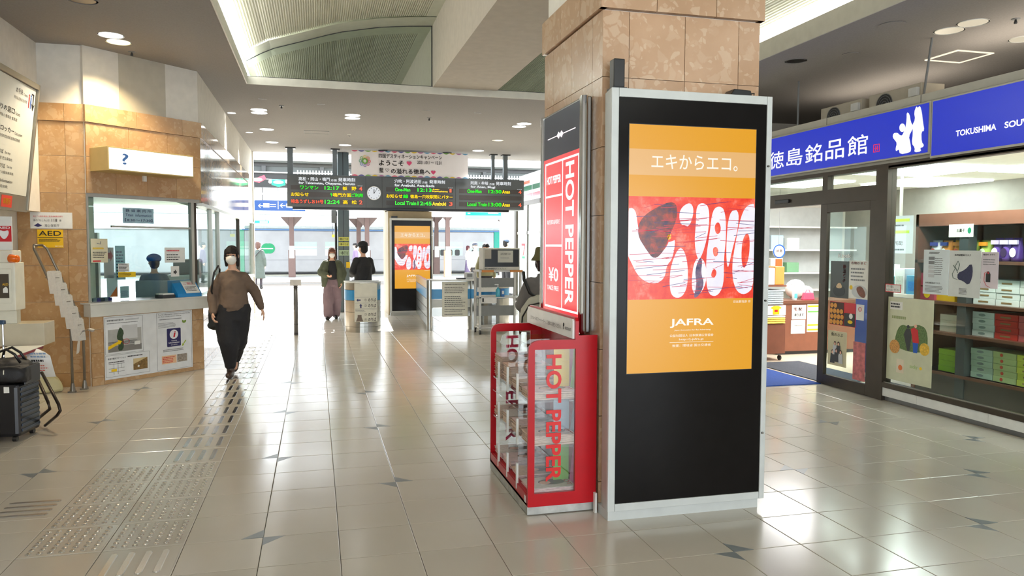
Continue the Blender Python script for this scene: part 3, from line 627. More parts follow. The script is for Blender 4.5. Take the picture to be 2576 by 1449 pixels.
k1 = kiosk(1.612, 4.01, 1.022, 2.485, .862, 'tall grey framed advertising kiosk with an orange screen in front of the stone pillar')
k2 = kiosk(1.615, 17.25, .985, 2.215, .615, 'distant grey framed advertising kiosk with the same orange screen behind the ticket gates')
t = thing('antenna_box', (1.672, 4.09, 2.485), 'upright black box standing on the left end of the kiosk top', 'antenna')
G().box(1.645, 1.712, 4.05, 4.12, 2.497, 2.66).build('case', black, t, bevel=.006); G().box(1.635, 1.722, 4.04, 4.13, 2.485, 2.498).build('foot', dark, t)
t = thing('power_adapter', (2.44, 4.09, 2.485), 'flat black adapter with a cord lying on the right end of the kiosk top', 'adapter')
G().fp(front(4.05), [(2.38, 2.487), (2.53, 2.487), (2.52, 2.525), (2.41, 2.53)], -.1, 0).build('case', black, t, bevel=.004); G().tube([(2.52, 4.08, 2.51), (2.56, 4.08, 2.515), (2.57, 4.1, 2.49), (2.5, 4.13, 2.49), (2.5, 4.17, 2.49)], .004).build('cord', black, t)
t = thing('camera_box', (1.8, 17.34, 2.215), 'small black device on top of the distant kiosk', 'device'); G().box(1.66, 1.8, 17.3, 17.38, 2.215, 2.26).build('case', black, t, bevel=.006)
# ================================================================ LIT POSTER BOX ON THE PILLAR
t = thing('poster_light_box', (1.6, 4.8, 1.1), 'tall lit red and navy magazine poster box on the left face of the pillar', 'light box')
LF = facing_left(1.575)
G().box(1.577, 1.63, 4.36, 5.2, 1.06, 2.505).build('case', steel, t, bevel=.008)
for a_, b_, r_ in ((1.573, 4.335, .022), (1.58, 4.375, .022), (1.577, 5.2, .018)): G().tube([(a_, b_, 1.06), (a_, b_, 2.5)], r_, 12).build('chrome_edge', chrome, t)
a0, a1, b0, b1 = -5.16, -4.40, 1.13, 2.488; PU = lambda u: a0 + u * (a1 - a0); PV = lambda v: b0 + v * (b1 - b0)
rl = glow('poster_red', (222, 66, 72), 1.15); nl = M('poster_navy', (36, 52, 78), .35); wl_ = glow('poster_white', (255, 236, 236), 1.35)
G().fb(LF, a0, a1, PV(.785), b1, 0, .003).build('navy_panel', nl, t); pr = G().fb(LF, a0, a1, b0, PV(.785), 0, .003).build('red_panel', rl, t)
q = G()
def rc(u0, v0, u1, v1): q.fb(LF, PU(u0), PU(u1), PV(v0), PV(v1), .003, .0045)
for r in ((.05, .03, .97, .04), (.05, .755, .97, .765), (.05, .03, .065, .765), (.955, .03, .97, .765), (.545, .03, .56, .765), (.05, .588, .56, .598), (.05, .34, .56, .35)): rc(*r)
q.build('white_lines', wl_, pr)
def pt(s, u0, v0, u1, v1, rot=0, bold=0): txt(LF, s, PU(u0), PV(v0), PU(u1), PV(v1), wl_, pr, .005, bold, rot)
pt('HOT PEPPER', .64, .06, .86, .74, 1, .025); pt('HOT PEPPER', .10, .655, .51, .695, 0, .03); pt('毎月第四金曜発行', .12, .452, .50, .475); pt('¥0', .17, .165, .45, .235, 0, .02); pt('TAKE FREE', .13, .12, .47, .143, 0, .01)
q = G(); q.fp(LF, [(PU(.12), PV(.883)), (PU(.88), PV(.883)), (PU(.88), PV(.887)), (PU(.12), PV(.887))], .003, .005)
for u in (.44, .52): q.fp(LF, [(PU(u), PV(.868)), (PU(u + .05), PV(.885)), (PU(u), PV(.902)), (PU(u - .05), PV(.885))], .005, .0062)
q.build('diamond_emblem', wl_, t)
t = thing('pillar_trunking', (1.6, 4.2, 0), 'thin white cable trunking at the foot of the pillar behind the red stand', 'trunking'); G().box(1.598, 1.612, 4.165, 4.195, 0, .12).build('cover', cream, t)
# ================================================================ RED MAGAZINE STAND
t = thing('magazine_stand', (1.4, 4.7, 0), 'red free magazine stand with clear sides beside the pillar', 'magazine stand')
rm = M('stand_red', (180, 16, 28), .3, vary=.04, spec=.3); y0, y1 = 4.215, 5.19
G().box(1.192, 1.615, y0, y1, .005, .058).build('plinth', M('scuffed_aluminium', (178, 178, 172), .42, .6, vary=.25, scale=14), t)
q = G(); q.fb(facing_left(1.19), -y1, -y0, .058, .125, -.02, 0).box(1.19, 1.615, y0, y1, .058, .075); q.build('base', rm, t)
nf, ff = front(y0), front(y1)
def sidepanel(fr, nm):
    o = [(1.19, .058), (1.615, .058), (1.615, 1.068), (1.503, 1.068), (1.495, 1.045)] + [(1.25 + .06 * math.cos(math.radians(90 + a)), .985 + .06 * math.sin(math.radians(90 + a))) for a in (0, 22, 45, 67, 90)]
    i = rrect(1.229, .135, 1.481, .99, .02, 3); g = G(); g2 = []
    # frame as strips around the window
    g.fb(fr, 1.19, 1.229, .058, .985, 0, .022).fb(fr, 1.481, 1.615, .058, 1.045, 0, .022).fb(fr, 1.229, 1.481, .058, .135, 0, .022)
    g.fp(fr, [(1.229, .99), (1.481, .99), (1.481, 1.045), (1.25, 1.045), (1.229, 1.04)], 0, .022).fp(fr, [(1.19, .985), (1.229, .985), (1.229, 1.04), (1.208, 1.027), (1.195, 1.008)], 0, .022).fp(fr, [(1.481, 1.045), (1.615, 1.045), (1.615, 1.068), (1.5, 1.068)], 0, .022)
    return g.build(nm, rm, t)
sp = sidepanel(nf, 'side_panel'); sp2 = sidepanel(ff, 'side_panel')
redl = M('red_lettering', (214, 30, 30), .35, vary=0)
G().fb(nf, 1.229, 1.481, .135, .99, .008, .011).build('side_window', acryl, t); txt(nf, 'HOT PEPPER', 1.301, .2, 1.396, .958, redl, sp, .0125, .03, 1)
G().fb(ff, 1.229, 1.481, .135, .99, .008, .011).build('side_window', acryl, t); txt(ff, 'HOT PEPPER', 1.301, .2, 1.396, .958, M('magenta_lettering', (190, 30, 80), .4, vary=0), sp2, .0125, .03, 1)
G().box(1.565, 1.60, y0, y1, .06, 1.04).build('back_board', rm, t)
for z in (.13, .41, .685):
    G().box(1.20, 1.565, y0, y1, z - .012, z).build('shelf', acryl if z > .2 else rm, t)
for k in range(1, 4):
    y = y0 + (y1 - y0) * k / 4; G().fp(front(y), [(1.2, .13), (1.56, .13), (1.56, 1.02), (1.27, 1.02), (1.22, .99), (1.2, .93)], 0, .004).build('divider', acryl, t)
    for z in (.14, .42, .70): G().box(1.188, 1.2, y - .012, y + .008, z - .05, z + .11).build('divider_clip', cream, t)
G().fb(facing_left(1.2), -y1, -y0, .58, .585, 0, .002).build('front_lip', acryl, t)
cols4 = [(235, 205, 40), (120, 190, 50), (205, 225, 235), (225, 130, 170)]
cards = [((.69, 1.0), (240, 205, 30), (130, 195, 40)), ((.42, .67), (170, 190, 205), (150, 165, 180)), ((.135, .4), (120, 190, 60), (215, 90, 150))]
for (za, zb), c1, c2 in cards:
    G().fb(front(4.37), 1.40, 1.50, za, zb, 0, .004).build('back_card', M('card_%d_%d' % c1[:2], c1, .4), t); G().fp(front(4.33), [(1.49, za), (1.56, za), (1.56, zb), (1.52, zb)], 0, .004).build('back_card', M('card_%d_%d' % c2[:2], c2, .4), t)
# header sign of the stand
hf = facing_left(1.47)
hs = thing('stand_header_sign', (1.48, 4.7, 1.045), 'long white sign board along the top of the red magazine stand', 'sign'); 
G().fp(hf, [(-5.18, 1.05), (-4.19, 1.05), (-4.19, 1.155), (-4.20, 1.165), (-5.15, 1.165), (-5.18, 1.13)], 0, .012).build('board', cream, hs); G().fp(hf, [(-5.18, 1.045), (-4.17, 1.045), (-4.17, 1.155), (-4.185, 1.175), (-5.15, 1.175), (-5.18, 1.14)], -.02, 0).build('backing', rm, hs)
txt(hf, 'リクルートのフリーペーパー。ご自由にお持ちください。', -5.08, 1.085, -4.40, 1.112, ink, hs, .014); txt(hf, 'RECRUIT', -4.33, 1.092, -4.215, 1.108, ink, hs, .014, .01); G().fp(hf, circ(-4.355, 1.118, .011, 14), .012, .0135).fb(hf, -4.366, -4.36, 1.088, 1.118, .012, .0135).build('emblem', ink, hs)
G().fb(facing_left(1.188), -4.26, -4.232, .075, .115, 0, .002).build('sticker', cream, t)
# stacks of magazines in the stand
mg = [M('magazine_a', (232, 222, 214), .5, vary=.15, scale=60), M('magazine_b', (226, 196, 176), .5, vary=.2, scale=50), M('magazine_c', (236, 206, 204), .5, vary=.15, scale=40), M('magazine_edge', (222, 196, 178), .7, vary=.12, scale=50)]
hairm = M('cover_picture_dark', (78, 52, 44), .5, vary=.3, scale=40); skinp = M('cover_picture_skin', (232, 186, 160), .5)
rnd = random.Random(4); lvl = {0: 'bottom', 1: 'middle', 2: 'top'}; bay = {0: 'nearest bay', 1: 'second bay', 2: 'third bay', 3: 'farthest bay'}
for li, z in enumerate((.13, .41, .685)):
    for b in range(4):
        yc = y0 + (y1 - y0) * (b + .5) / 4; h = [[.02, .03, .05, .04], [.055, .07, .07, .05], [.045, .06, .12, .15]][li][b]
        m = thing('magazine_stack', (1.385, yc, z), 'stack of %s magazines on the %s shelf, %s of the red stand' % (['thin striped', 'thick pale', 'pinkish'][li], lvl[li], bay[b]), 'magazines', 'free magazines in the red stand')
        g = G(); k = max(3, int(h / .006)); dz = h / k
        for i in range(k):
            dx = rnd.uniform(-.006, .006); dy = rnd.uniform(-.005, .005); g.box(1.22 + dx, 1.50 + dx, yc - .103 + dy, yc + .103 + dy, z + .001 + i * dz, z + i * dz + dz * .86)
        g.build('magazines', mg[3] if li else mg[2], m, kind='stuff')
        top = z + h + .002
        cv = G().box(1.215, 1.50, yc - .105, yc + .103, top, top + .0025).build('cover', mg[(b + li) % 3], m)
        fz = Fr((0, 0, top + .0027), (1, 0, 0), (0, 1, 0)); fz.N = Vector((0, 0, 1))
        G().fp(fz, [(p[0], p[1]) for p in circ(1.38, yc, .085, 18, .05)], 0, .0008).build('cover_picture', hairm, cv); G().fp(fz, circ(1.335, yc - .01, .035, 14, .03), .0008, .0016).build('cover_picture', skinp, cv)
        txt(fz, 'HOT', 1.46, yc - .08, 1.49, yc + .08, redp, cv, .001, .02, 1)
# ================================================================ LEFT NOTICE BOARD
t = thing('guide_board', (-2.8, 7.4, 1.96), 'large white station guide board with a metal frame tilting from the left wall', 'notice board')
bf = Fr((-2.915, 0, 1.945), (0, 1, 0), (.112, 0, 1))
G().fb(bf, 5.2, 8.86, -.0, 1.285, -.05, .0).build('backing', M('board_frame', (128, 122, 108), .4, .6), t)
q = G(); q.fb(bf, 5.2, 8.88, 1.245, 1.30, -.05, .03).fb(bf, 8.845, 8.88, 0, 1.3, -.05, .03).fb(bf, 5.2, 8.88, -.02, .14, -.05, .012); q.build('frame', M('board_frame2', (142, 136, 122), .35, .6), t, bevel=.003)
G().fb(bf, 5.2, 8.84, .145, 1.24, 0, .006).build('panel', M('board_white', (226, 226, 214), .45, vary=.02), t)
def bt(s, u0, v0, u1, v1, b=0): txt(bf, s, u0, v0, u1, v1, ink, t, .008, b)
bt('お手洗', 8.33, 1.125, 8.50, 1.175, .01); bt('Toilets', 8.52, 1.125, 8.63, 1.15); bt('화장실 洗手间 洗手間', 8.29, 1.06, 8.62, 1.09)
bt('みどりの窓口', 7.8, .91, 8.34, .965, .01); bt('Tickets', 8.36, .91, 8.48, .94); bt('매표소 售票处 售票處', 8.0, .85, 8.42, .88)
bt('コインロッカー', 7.8, .72, 8.37, .77, .01); bt('Coin Lockers', 8.39, .72, 8.58, .75); bt('물품보관함 投币式存放柜 投幣式寄物櫃', 7.9, .66, 8.53, .69)
bt('バスのりば', 7.9, .51, 8.16, .55, .01); bt('Bus stop', 8.2, .51, 8.33, .54); bt('버스 정류장 巴士乘车处', 7.9, .455, 8.39, .485)
bt('タクシーのりば', 7.9, .375, 8.23, .42, .01); bt('Taxi stop', 8.27, .38, 8.40, .41); bt('택시 승강장 计程车乘车处', 7.9, .325, 8.45, .352)
bt('Information', 8.15, .245, 8.44, .275); bt('观光问讯处', 8.0, .19, 8.34, .22)
q = G(); q.fb(bf, 8.775, 8.795, 1.05, 1.185, .007, .009).fb(bf, 8.735, 8.795, 1.17, 1.185, .007, .009).fp(bf, [(8.745, 1.085), (8.785, 1.015), (8.825, 1.085), (8.785, 1.062)], .007, .009); q.build('arrow', ink, t)
q = G(); q.fp(bf, circ(8.675, 1.155, .012, 10), .007, .009).fb(bf, 8.664, 8.686, 1.07, 1.14, .007, .009).fp(bf, [(8.664, 1.08), (8.686, 1.08), (8.68, 1.03), (8.67, 1.03)], .007, .009); q.build('pictogram', redp, t)
q = G(); q.fp(bf, circ(8.725, 1.155, .012, 10), .007, .009).fb(bf, 8.714, 8.736, 1.07, 1.14, .007, .009).fp(bf, [(8.714, 1.08), (8.736, 1.08), (8.73, 1.03), (8.72, 1.03)], .007, .009); q.build('pictogram', bluep, t)
G().fb(bf, 8.2, 8.46, .01, .125, .012, .014).build('red_notice', M('notice_red', (226, 60, 36), .5), t); txt(bf, '事務所', 8.24, .035, 8.42, .1, yellow, t, .0155, .02)
# ================================================================ SIGNS ON THE RETURN WALL
R9 = front(9.328)
t = thing('coastguard_sign', (-2.85, 9.33, 1.77), 'white coast guard emergency sign with number 118 above the yellow sign', 'sign')
G().fb(R9, -3.02 + .0, -2.606, 1.768, 1.945, 0, .006).build('panel', paper, t)
txt(R9, '海上での事件事故に緊急通報電話番号', -2.99, 1.893, -2.70, 1.91, redp, t, .008); txt(R9, '海の｢もしも｣は', -2.99, 1.845, -2.83, 1.872, ink, t, .008); txt(R9, '118', -2.81, 1.842, -2.755, 1.876, ink, t, .008, .01); txt(R9, '番', -2.735, 1.845, -2.713, 1.868, ink, t, .008); txt(R9, '海上保安庁', -2.88, 1.785, -2.735, 1.818, ink, t, .008)
G().fp(R9, [(-2.985, 1.80), (-2.945, 1.785), (-2.905, 1.80), (-2.945, 1.826)], .006, .0075).build('emblem', navy, t)
t = thing('defibrillator_sign', (-2.84, 9.33, 1.56), 'square yellow AED sign on the tan stone wall', 'sign')
ym = M('sign_yellow', (240, 190, 10), .4); G().fb(R9, -2.955, -2.702, 1.559, 1.758, 0, .006).build('panel', ym, t)
txt(R9, 'AED', -2.94, 1.69, -2.72, 1.742, ink, t, .008, .01); G().fb(R9, -2.952, -2.705, 1.668, 1.673, .006, .0075).build('rule', ink, t); scribble(R9, -2.94, 1.625, -2.715, 1.655, 3, ink, t, .007, 3); txt(R9, 'SECOM', -2.785, 1.57, -2.71, 1.58, wink, t, .008)
# ================================================================ DEFIBRILLATOR CABINET AND BENCH
t = thing('defibrillator_cabinet', (-2.9, 8.2, .75), 'cream defibrillator cabinet with an orange lamp at the left edge', 'cabinet')
cb = M('cream_plastic', (226, 224, 208), .4)
G().box(-3.14, -2.80, 8.2, 8.45, .955, 1.42).build('body', cb, t, bevel=.01); G().box(-3.14, -2.82, 8.22, 8.44, 1.42, 1.535).build('top_box', cb, t, bevel=.008)
f82 = front(8.2); G().fb(f82, -3.1, -2.83, 1.03, 1.36, 0, .01).build('door', cb, t, bevel=.004); G().fb(f82, -3.05, -2.85, 1.08, 1.31, .01, .013).build('door_window', M('smoked_pane', (70, 62, 52), .15), t)
txt(f82, 'AED', -2.905, 1.2, -2.855, 1.222, ym, t, .015); q = G(); q.fp(f82, [(-2.90, 1.13), (-2.86, 1.13), (-2.86, 1.17), (-2.875, 1.19), (-2.90, 1.17)], .013, .015); q.build('emblem', paper, t)
q = G(); q.cyl((-2.84, 8.21, 1.46), (-2.77, 8.19, 1.455), .04, .034, 16).ell((-2.77, 8.19, 1.455), (.02, .034, .034), 12); q.build('warning_lamp', M('orange_lamp', (240, 110, 15), .2), t, smooth=True)
G().box(-3.1, -2.84, 8.33, 8.43, .821, .955).build('pedestal', cb, t)
t = thing('heart_sign', (-2.9, 8.25, 1.5), 'red and white AED heart sign above the cabinet at the left edge', 'sign')
f83 = front(8.25); G().fb(f83, -3.1, -2.83, 1.54, 1.86, -.01, 0).build('panel', paper, t); G().fb(f83, -2.96, -2.835, 1.62, 1.77, 0, .002).build('red_square', redp, t); txt(f83, 'AED', -2.95, 1.742, -2.845, 1.764, wink, t, .004, .02)
q = G(); q.fp(f83, smoothpts([(-2.897, 1.63), (-2.855, 1.69), (-2.86, 1.735), (-2.897, 1.715), (-2.935, 1.735), (-2.94, 1.69)]), .002, .004); q.build('heart', wink, t)
t = thing('stone_ledge', (-2.8, 8.0, 0), 'pale marble ledge running along the left wall under the cabinet', 'ledge')
G().box(-3.148, -2.60, 8.31, 8.62, .60, .82).build('slab', M('ledge_marble', (200, 192, 170), .25, vary=.08, scale=6), t, bevel=.004); G().box(-3.148, -3.0, 8.36, 8.6, .0, .6).build('base', boothstone, t)
t = thing('display_table', (-2.75, 7.9, 0), 'small folding table under a dark red cloth in front of the ledge', 'table')
G().box(-2.91, -2.60, 7.3, 8.28, .575, .60).build('table_top', M('red_cloth', (150, 66, 74), .8), t, bevel=.006); G().box(-2.905, -2.595, 7.3, 8.28, .602, .606).build('paper_cover', paper, t)
q = G()
for a in ((7.4, 8.15), (8.15, 7.4)): q.tube([(-2.66, a[0], .57), (-2.66, a[1], .0)], .011)
q.build('leg_frame', dark, t)
t = thing('hanging_notice', (-2.58, 8.2, .4), 'white handwritten paper notice hanging over the table edge', 'notice')
hf2 = Fr((-2.62, 8.02, .335), (.97, .22, -.06), (-.20, 0, 1)); g = G(); P = []
for i in range(9):
    v = i / 8
    for j in range(5): u = j / 4; P.append(hf2.p(u * .19, v * .28, .03 * math.sin(v * 2.6) + .012 * math.cos(u * 3)) + (Vector((-.10, .02, 0)) * max(0, v - .8) * 5))
g.add(P, [(i * 5 + j, i * 5 + j + 1, i * 5 + j + 6, i * 5 + j + 5) for i in range(8) for j in range(4)]); g.build('sheet', M('sheet_paper', (236, 236, 232), .3), t, smooth=True)
scribble(hf2, .03, .19, .16, .25, 2, M('pale_blue_ink', (150, 180, 215), .6), t, .042, 2); scribble(hf2, .03, .15, .15, .175, 1, ink, t, .045, 4, .8); scribble(hf2, .03, .06, .15, .13, 3, M('red_ink', (210, 90, 80), .6), t, .042, 8, .4)
# ================================================================ LEAFLET RACK
t = thing('leaflet_rack', (-2.6, 9.05, 0), 'slanting grey tubular leaflet rack standing against the tan wall', 'leaflet rack')
tb = M('tube_grey', (128, 122, 112), .35, .6); q = G()
for dx, dy in ((0, 0), (.075, .16)):
    q.tube([(-2.56 + dx, 9.0 + dy, 0), (-2.56 + dx, 9.0 + dy, .70), (-2.575 + dx, 9.0 + dy, .76), (-2.895 + dx, 9.02 + dy, 1.55), (-2.9 + dx * .6, 9.04 + dy * .7, 1.585)], .0135, 8)
q.tube([(-2.9, 9.04, 1.585), (-2.855, 9.15, 1.585)], .0135, 8); q.build('tube_frame', tb, t, smooth=True)
for x_, y_ in ((-2.56, 9.0), (-2.485, 9.16)): G().box(x_ - .04, x_ + .03, y_ - .03, y_ + .03, 0, .015).cyl((x_, y_, .01), (x_, y_, .1), .03, .016).build('foot', tb, t)
for k in range(5):
    z = 1.21 - k * .127; x = -2.70 + k * .05
    q = G(); q.tube([(x - .09, 9.0, z + .03), (x + .03, 8.955, z + .03), (x + .06, 9.05, z + .03), (x - .03, 9.12, z + .03)], .004, 6, True); q.build('wire_ring', tb, t)
    lf = thing('leaflet_bundle', (x, 9.03, z), 'bundle of white leaflets in the rack, %s ring down' % ['top', 'second', 'third', 'fourth', 'fifth'][k], 'leaflets', 'white leaflets in the slanting rack')
    g = G(); n = 9
    for i in range(n):
        d = i / n; g.fb(Fr((x - .045 + d * .05, 8.985 + d * .07, z - .14), (.75, -.25, 0), (-.1, 0, 1)), 0, .085, 0, .235 + .01 * math.sin(i * 2), 0, .004)
    g.build('leaflets', M('leaflet_white', (226, 222, 214), .5, vary=.06, scale=40), lf, kind='stuff'); G().fb(Fr((x + .012, 9.0, z - .10), (.7, .6, 0), (-.1, 0, 1)), 0, .03, 0, .2, 0, .002).build('cover', M('leaflet_cover', (150, 110, 110), .5, vary=.3, scale=60), lf)
lf = thing('leaflet_bundle', (-2.46, 8.98, .6), 'leaflets curling over in the lowest ring at the foot of the rack', 'leaflets', 'white leaflets in the slanting rack')
g = G(); c_ = [(-2.50, .42), (-2.49, .52), (-2.475, .6), (-2.44, .655), (-2.385, .672), (-2.34, .655)]
for w0, zz in ((8.95, 0), (8.96, .008), (8.97, .016)):
    P = [(a, w0, b + zz) for a, b in c_] + [(a, w0 + .09, b + zz) for a, b in c_]; g.add(P, [(i, i + 1, i + 7, i + 6) for i in range(5)])
g.build('leaflets', M('leaflet_white2', (232, 228, 220), .5), lf, kind='stuff')
t = thing('plastic_weight', (-2.75, 9.15, 0), 'cream plastic water weight lying at the foot of the rack', 'weight')
g = G(); b_ = Fr((-2.97, 8.93, 0), (.93, .36, 0)); 
q = [(0, 0), (.0, .09), (.04, .15), (.10, .185), (.24, .185), (.31, .12), (.33, .05), (.33, 0)]
G().fp(b_, q, -.26, 0).build('body', M('weight_plastic', (214, 206, 158), .4), t, bevel=.03)
# ================================================================ SUITCASE AND BAG
t = thing('suitcase', (-2.4, 7.0, 0), 'hard black ribbed suitcase with a raised handle at the left edge', 'suitcase')
sm = M('suitcase_black', (24, 24, 28), .25); sb = M('suitcase_blue', (62, 74, 92), .25, .5)  # black shell, ribs in a blue grey
sf = Fr((-2.335, 6.82, 0), (.13, .99, 0)); sl_ = Fr((-2.70, 6.87, 0), (.99, -.13, 0))
g = G(); g.fb(sf, 0, .36, .035, .47, -.34, 0); g.build('shell', sm, t, bevel=.03)
for k in range(9): G().fb(sf, .04, .33, .075 + k * .042, .097 + k * .042, 0, .006).build('rib', sb, t, bevel=.002)
f_ = Fr(sf.p(0, 0, -.34), tuple(sf.N)); g = G(); g.fb(f_, .15, .165, .04, .47, 0, .006).fb(f_, .178, .19, .04, .47, 0, .006); g.build('zip_rail', M('zip_metal', (170, 164, 150), .3, .8), t)
G().fb(f_, .235, .275, .40, .45, 0, .004).build('white_sticker', paper, t)
q = G()
for u in (.03, .3): q.cyl(sf.p(u, .02, -.03), sf.p(u, .02, -.06), .022); 
for u in (.03, .3): q.cyl(sf.p(u, .02, -.28), sf.p(u, .02, -.31), .022)
q.build('wheels', black, t); q = G(); q.tube([sf.p(.2, .47, -.28), sf.p(.2, .95, -.28)], .009).tube([sf.p(.2, .47, -.20), sf.p(.2, .95, -.20)], .009); q.build('handle_tube', chrome, t); G().fb(Fr(sf.p(.2, .935, -.30), tuple(sf.N)), 0, .12, 0, .035, -.02, .02).build('handle_grip', M('grip_blue', (40, 70, 100), .4), t, bevel=.008)
t = thing('travel_bag', (-2.4, 7.0, .47), 'black soft travel bag lying on top of the suitcase', 'bag')
g = G(); g.box(-2.66, -2.285, 6.86, 7.18, .475, .60).ell((-2.47, 7.02, .59), (.185, .155, .075), 18).ell((-2.40, 6.85, .545), (.12, .035, .07), 12)
g.v = [v if v.z > .475 else Vector((v.x, v.y, .475)) for v in g.v]; blob('body', g, .012, M('bag_fabric', (26, 25, 28), .55, vary=.2, scale=20, bump=.3), t, disp=.02, dsc=.08).location = (2.4, -7.0, -.47)
q = G()
for dy in (-.05, .07): q.tube([(-2.52, 6.98 + dy, .64), (-2.5, 6.97 + dy, .72), (-2.44, 6.96 + dy, .745), (-2.38, 6.96 + dy, .70), (-2.34, 6.96 + dy, .63)], .011)
q.build('carry_handle', black, t, smooth=True); q = G(); q.cap((-2.43, 6.815, .585), (-2.43, 6.812, .555), .006, .006, 8); q.build('zip_pull', M('pull_metal', (150, 145, 130), .4, .8), t)
G().fb(sf, .05, .3, .455, .60, .02, .032).build('front_pocket', M('bag_leather', (34, 36, 42), .3), t, bevel=.01)
t = thing('folding_stool', (-2.25, 7.25, 0), 'dark metal folding frame leaning behind the suitcase', 'folding stool')
q = G(); q.tube([(-2.33, 7.35, .48), (-2.13, 7.1, .24), (-2.11, 7.07, .19), (-2.15, 7.12, .14), (-2.30, 7.3, .02)], .013, 8).tube([(-2.45, 7.55, .46), (-2.27, 7.3, .22), (-2.25, 7.27, .17), (-2.45, 7.5, .013)], .013, 8); q.build('tube_frame', M('stool_tube', (60, 52, 46), .35, .7), t, smooth=True)
# ================================================================ BOOTH SIGN AND POSTERS
t = thing('question_sign', (-1.9, 9.6, 2.4), 'lit white box sign with a blue question mark over the booth window', 'sign')
G().fb(BO, .04, 1.115, 2.405, 2.665, 0, .355).build('case', M('sign_case', (196, 170, 110), .5), t, bevel=.004); G().fb(BO, .055, 1.10, 2.42, 2.65, .355, .36).build('lit_face', glow('sign_white', (255, 255, 255), 1.8), t)
txt(BO, '?', .20, 2.48, .275, 2.60, glow('sign_blue', (70, 110, 160), .9), t, .363, .01); G().fb(BO, .66, .70, 2.34, 2.405, 0, .05).build('bracket', cream, t)
BW = Fr(BO.p(0, 0, .0), tuple(BO.R))
def poster(name, label, cat, u0, u1, v0, v1, mat, n=.002, fr=BO, par=None, group=None, th=.003):
    o = G().fb(fr, u0, u1, v0, v1, n, n + th).build(name, mat, None, loc=tuple(fr.p((u0 + u1) / 2, v0, n)), label=label, category=cat)
    if group: o['group'] = group
    ORG[o.name] = Vector(fr.p((u0 + u1) / 2, v0, n)); return o
o = poster('booth_name_sign', 'pale blue train information sign with opening hours on the booth glass', 'sign', .437, .83, 1.845, 2.025, M('sign_pale_blue', (158, 190, 205), .4), -.028)
txt(BO, '鉄 道 案 内 所', .47, 1.975, .80, 2.010, navy, o, -.022, .01); txt(BO, 'Train  information', .47, 1.925, .80, 1.958, navy, o, -.022); txt(BO, '【8:30〜17:30】', .46, 1.865, .81, 1.90, navy, o, -.022, .01)
o = poster('phone_poster', 'cream paper with a receiver sketch and yellow bands on the booth glass', 'notice', .05, .245, 1.39, 1.66, M('paper_cream', (222, 214, 182), .5), -.028)
scribble(BO, .07, 1.54, .23, 1.56, 2, yellow, o, -.024, 1, .9); scribble(BO, .07, 1.44, .23, 1.52, 4, ink, o, -.024, 2, .35); G().fb(BO, .07, .16, 1.40, 1.415, -.025, -.0235).build('red_line', redp, o); G().tube([BO.p(.12, 1.61, -.024), BO.p(.16, 1.6, -.024), BO.p(.165, 1.63, -.024)], .004, 6).build('sketch', grey, o)
for k, (a, b, c, d, nm) in enumerate(((.30, .42, 1.20, 1.56, 'red and white poster behind the booth glass'), (.44, .56, 1.18, 1.58, 'light blue striped poster behind the booth glass'), (.33, .46, .98, 1.24, 'white poster with an orange corner behind the booth glass'), (.49, .60, .96, 1.10, 'pale leaflet with dark lines at the bottom of the booth glass'))):
    o = poster('poster', nm, 'poster', a, b, c, d, M('poster_t%d' % k, [(222, 200, 204), (170, 200, 218), (214, 214, 220), (190, 204, 214)][k], .4), -.2)
    if k == 0: G().fp(BO, [(.33, 1.5), (.38, 1.5), (.38, 1.53), (.41, 1.46), (.38, 1.4), (.38, 1.43), (.33, 1.43)], -.196, -.194).build('arrow', M('soft_red', (205, 120, 125), .5), o)
    if k == 2: G().fp(BO, [(.36, .98), (.45, .98), (.45, 1.1)], -.196, -.194).build('orange_corner', M('orange_print', (225, 110, 40), .5), o)
    if k in (1, 3): scribble(BO, a + .01, c + .02, b - .01, d - .05, 9, navy, o, -.196, k, .35)
o = poster('small_notice', 'small white printed card in the middle of the booth glass', 'notice', .365, .50, 1.28, 1.375, paper, -.028); scribble(BO, .375, 1.29, .49, 1.37, 5, ink, o, -.024, 5, .45)
o = poster('yellow_strip', 'bright yellow strip notice under the small white card', 'notice', .365, .58, 1.215, 1.275, yellow, -.028); scribble(BO, .372, 1.222, .53, 1.27, 3, ink, o, -.024, 6, .35)
o = poster('route_notice', 'white notice with small lines and arrows on the right of the booth glass', 'notice', .965, 1.245, 1.375, 1.56, paper, -.028); scribble(BO, .99, 1.51, 1.2, 1.53, 1, redp, o, -.024, 7, .8); scribble(BO, .99, 1.40, 1.19, 1.49, 3, ink, o, -.024, 8, .35)
o = poster('sign_card', 'small white card with a hand sign drawing low on the booth glass', 'notice', 1.045, 1.16, 1.20, 1.33, paper, -.028); G().fp(BO, [(1.08, 1.24), (1.1, 1.24), (1.1, 1.225), (1.13, 1.255), (1.1, 1.29), (1.1, 1.27), (1.08, 1.27)], -.025, -.0235).build('drawing', dark, o)
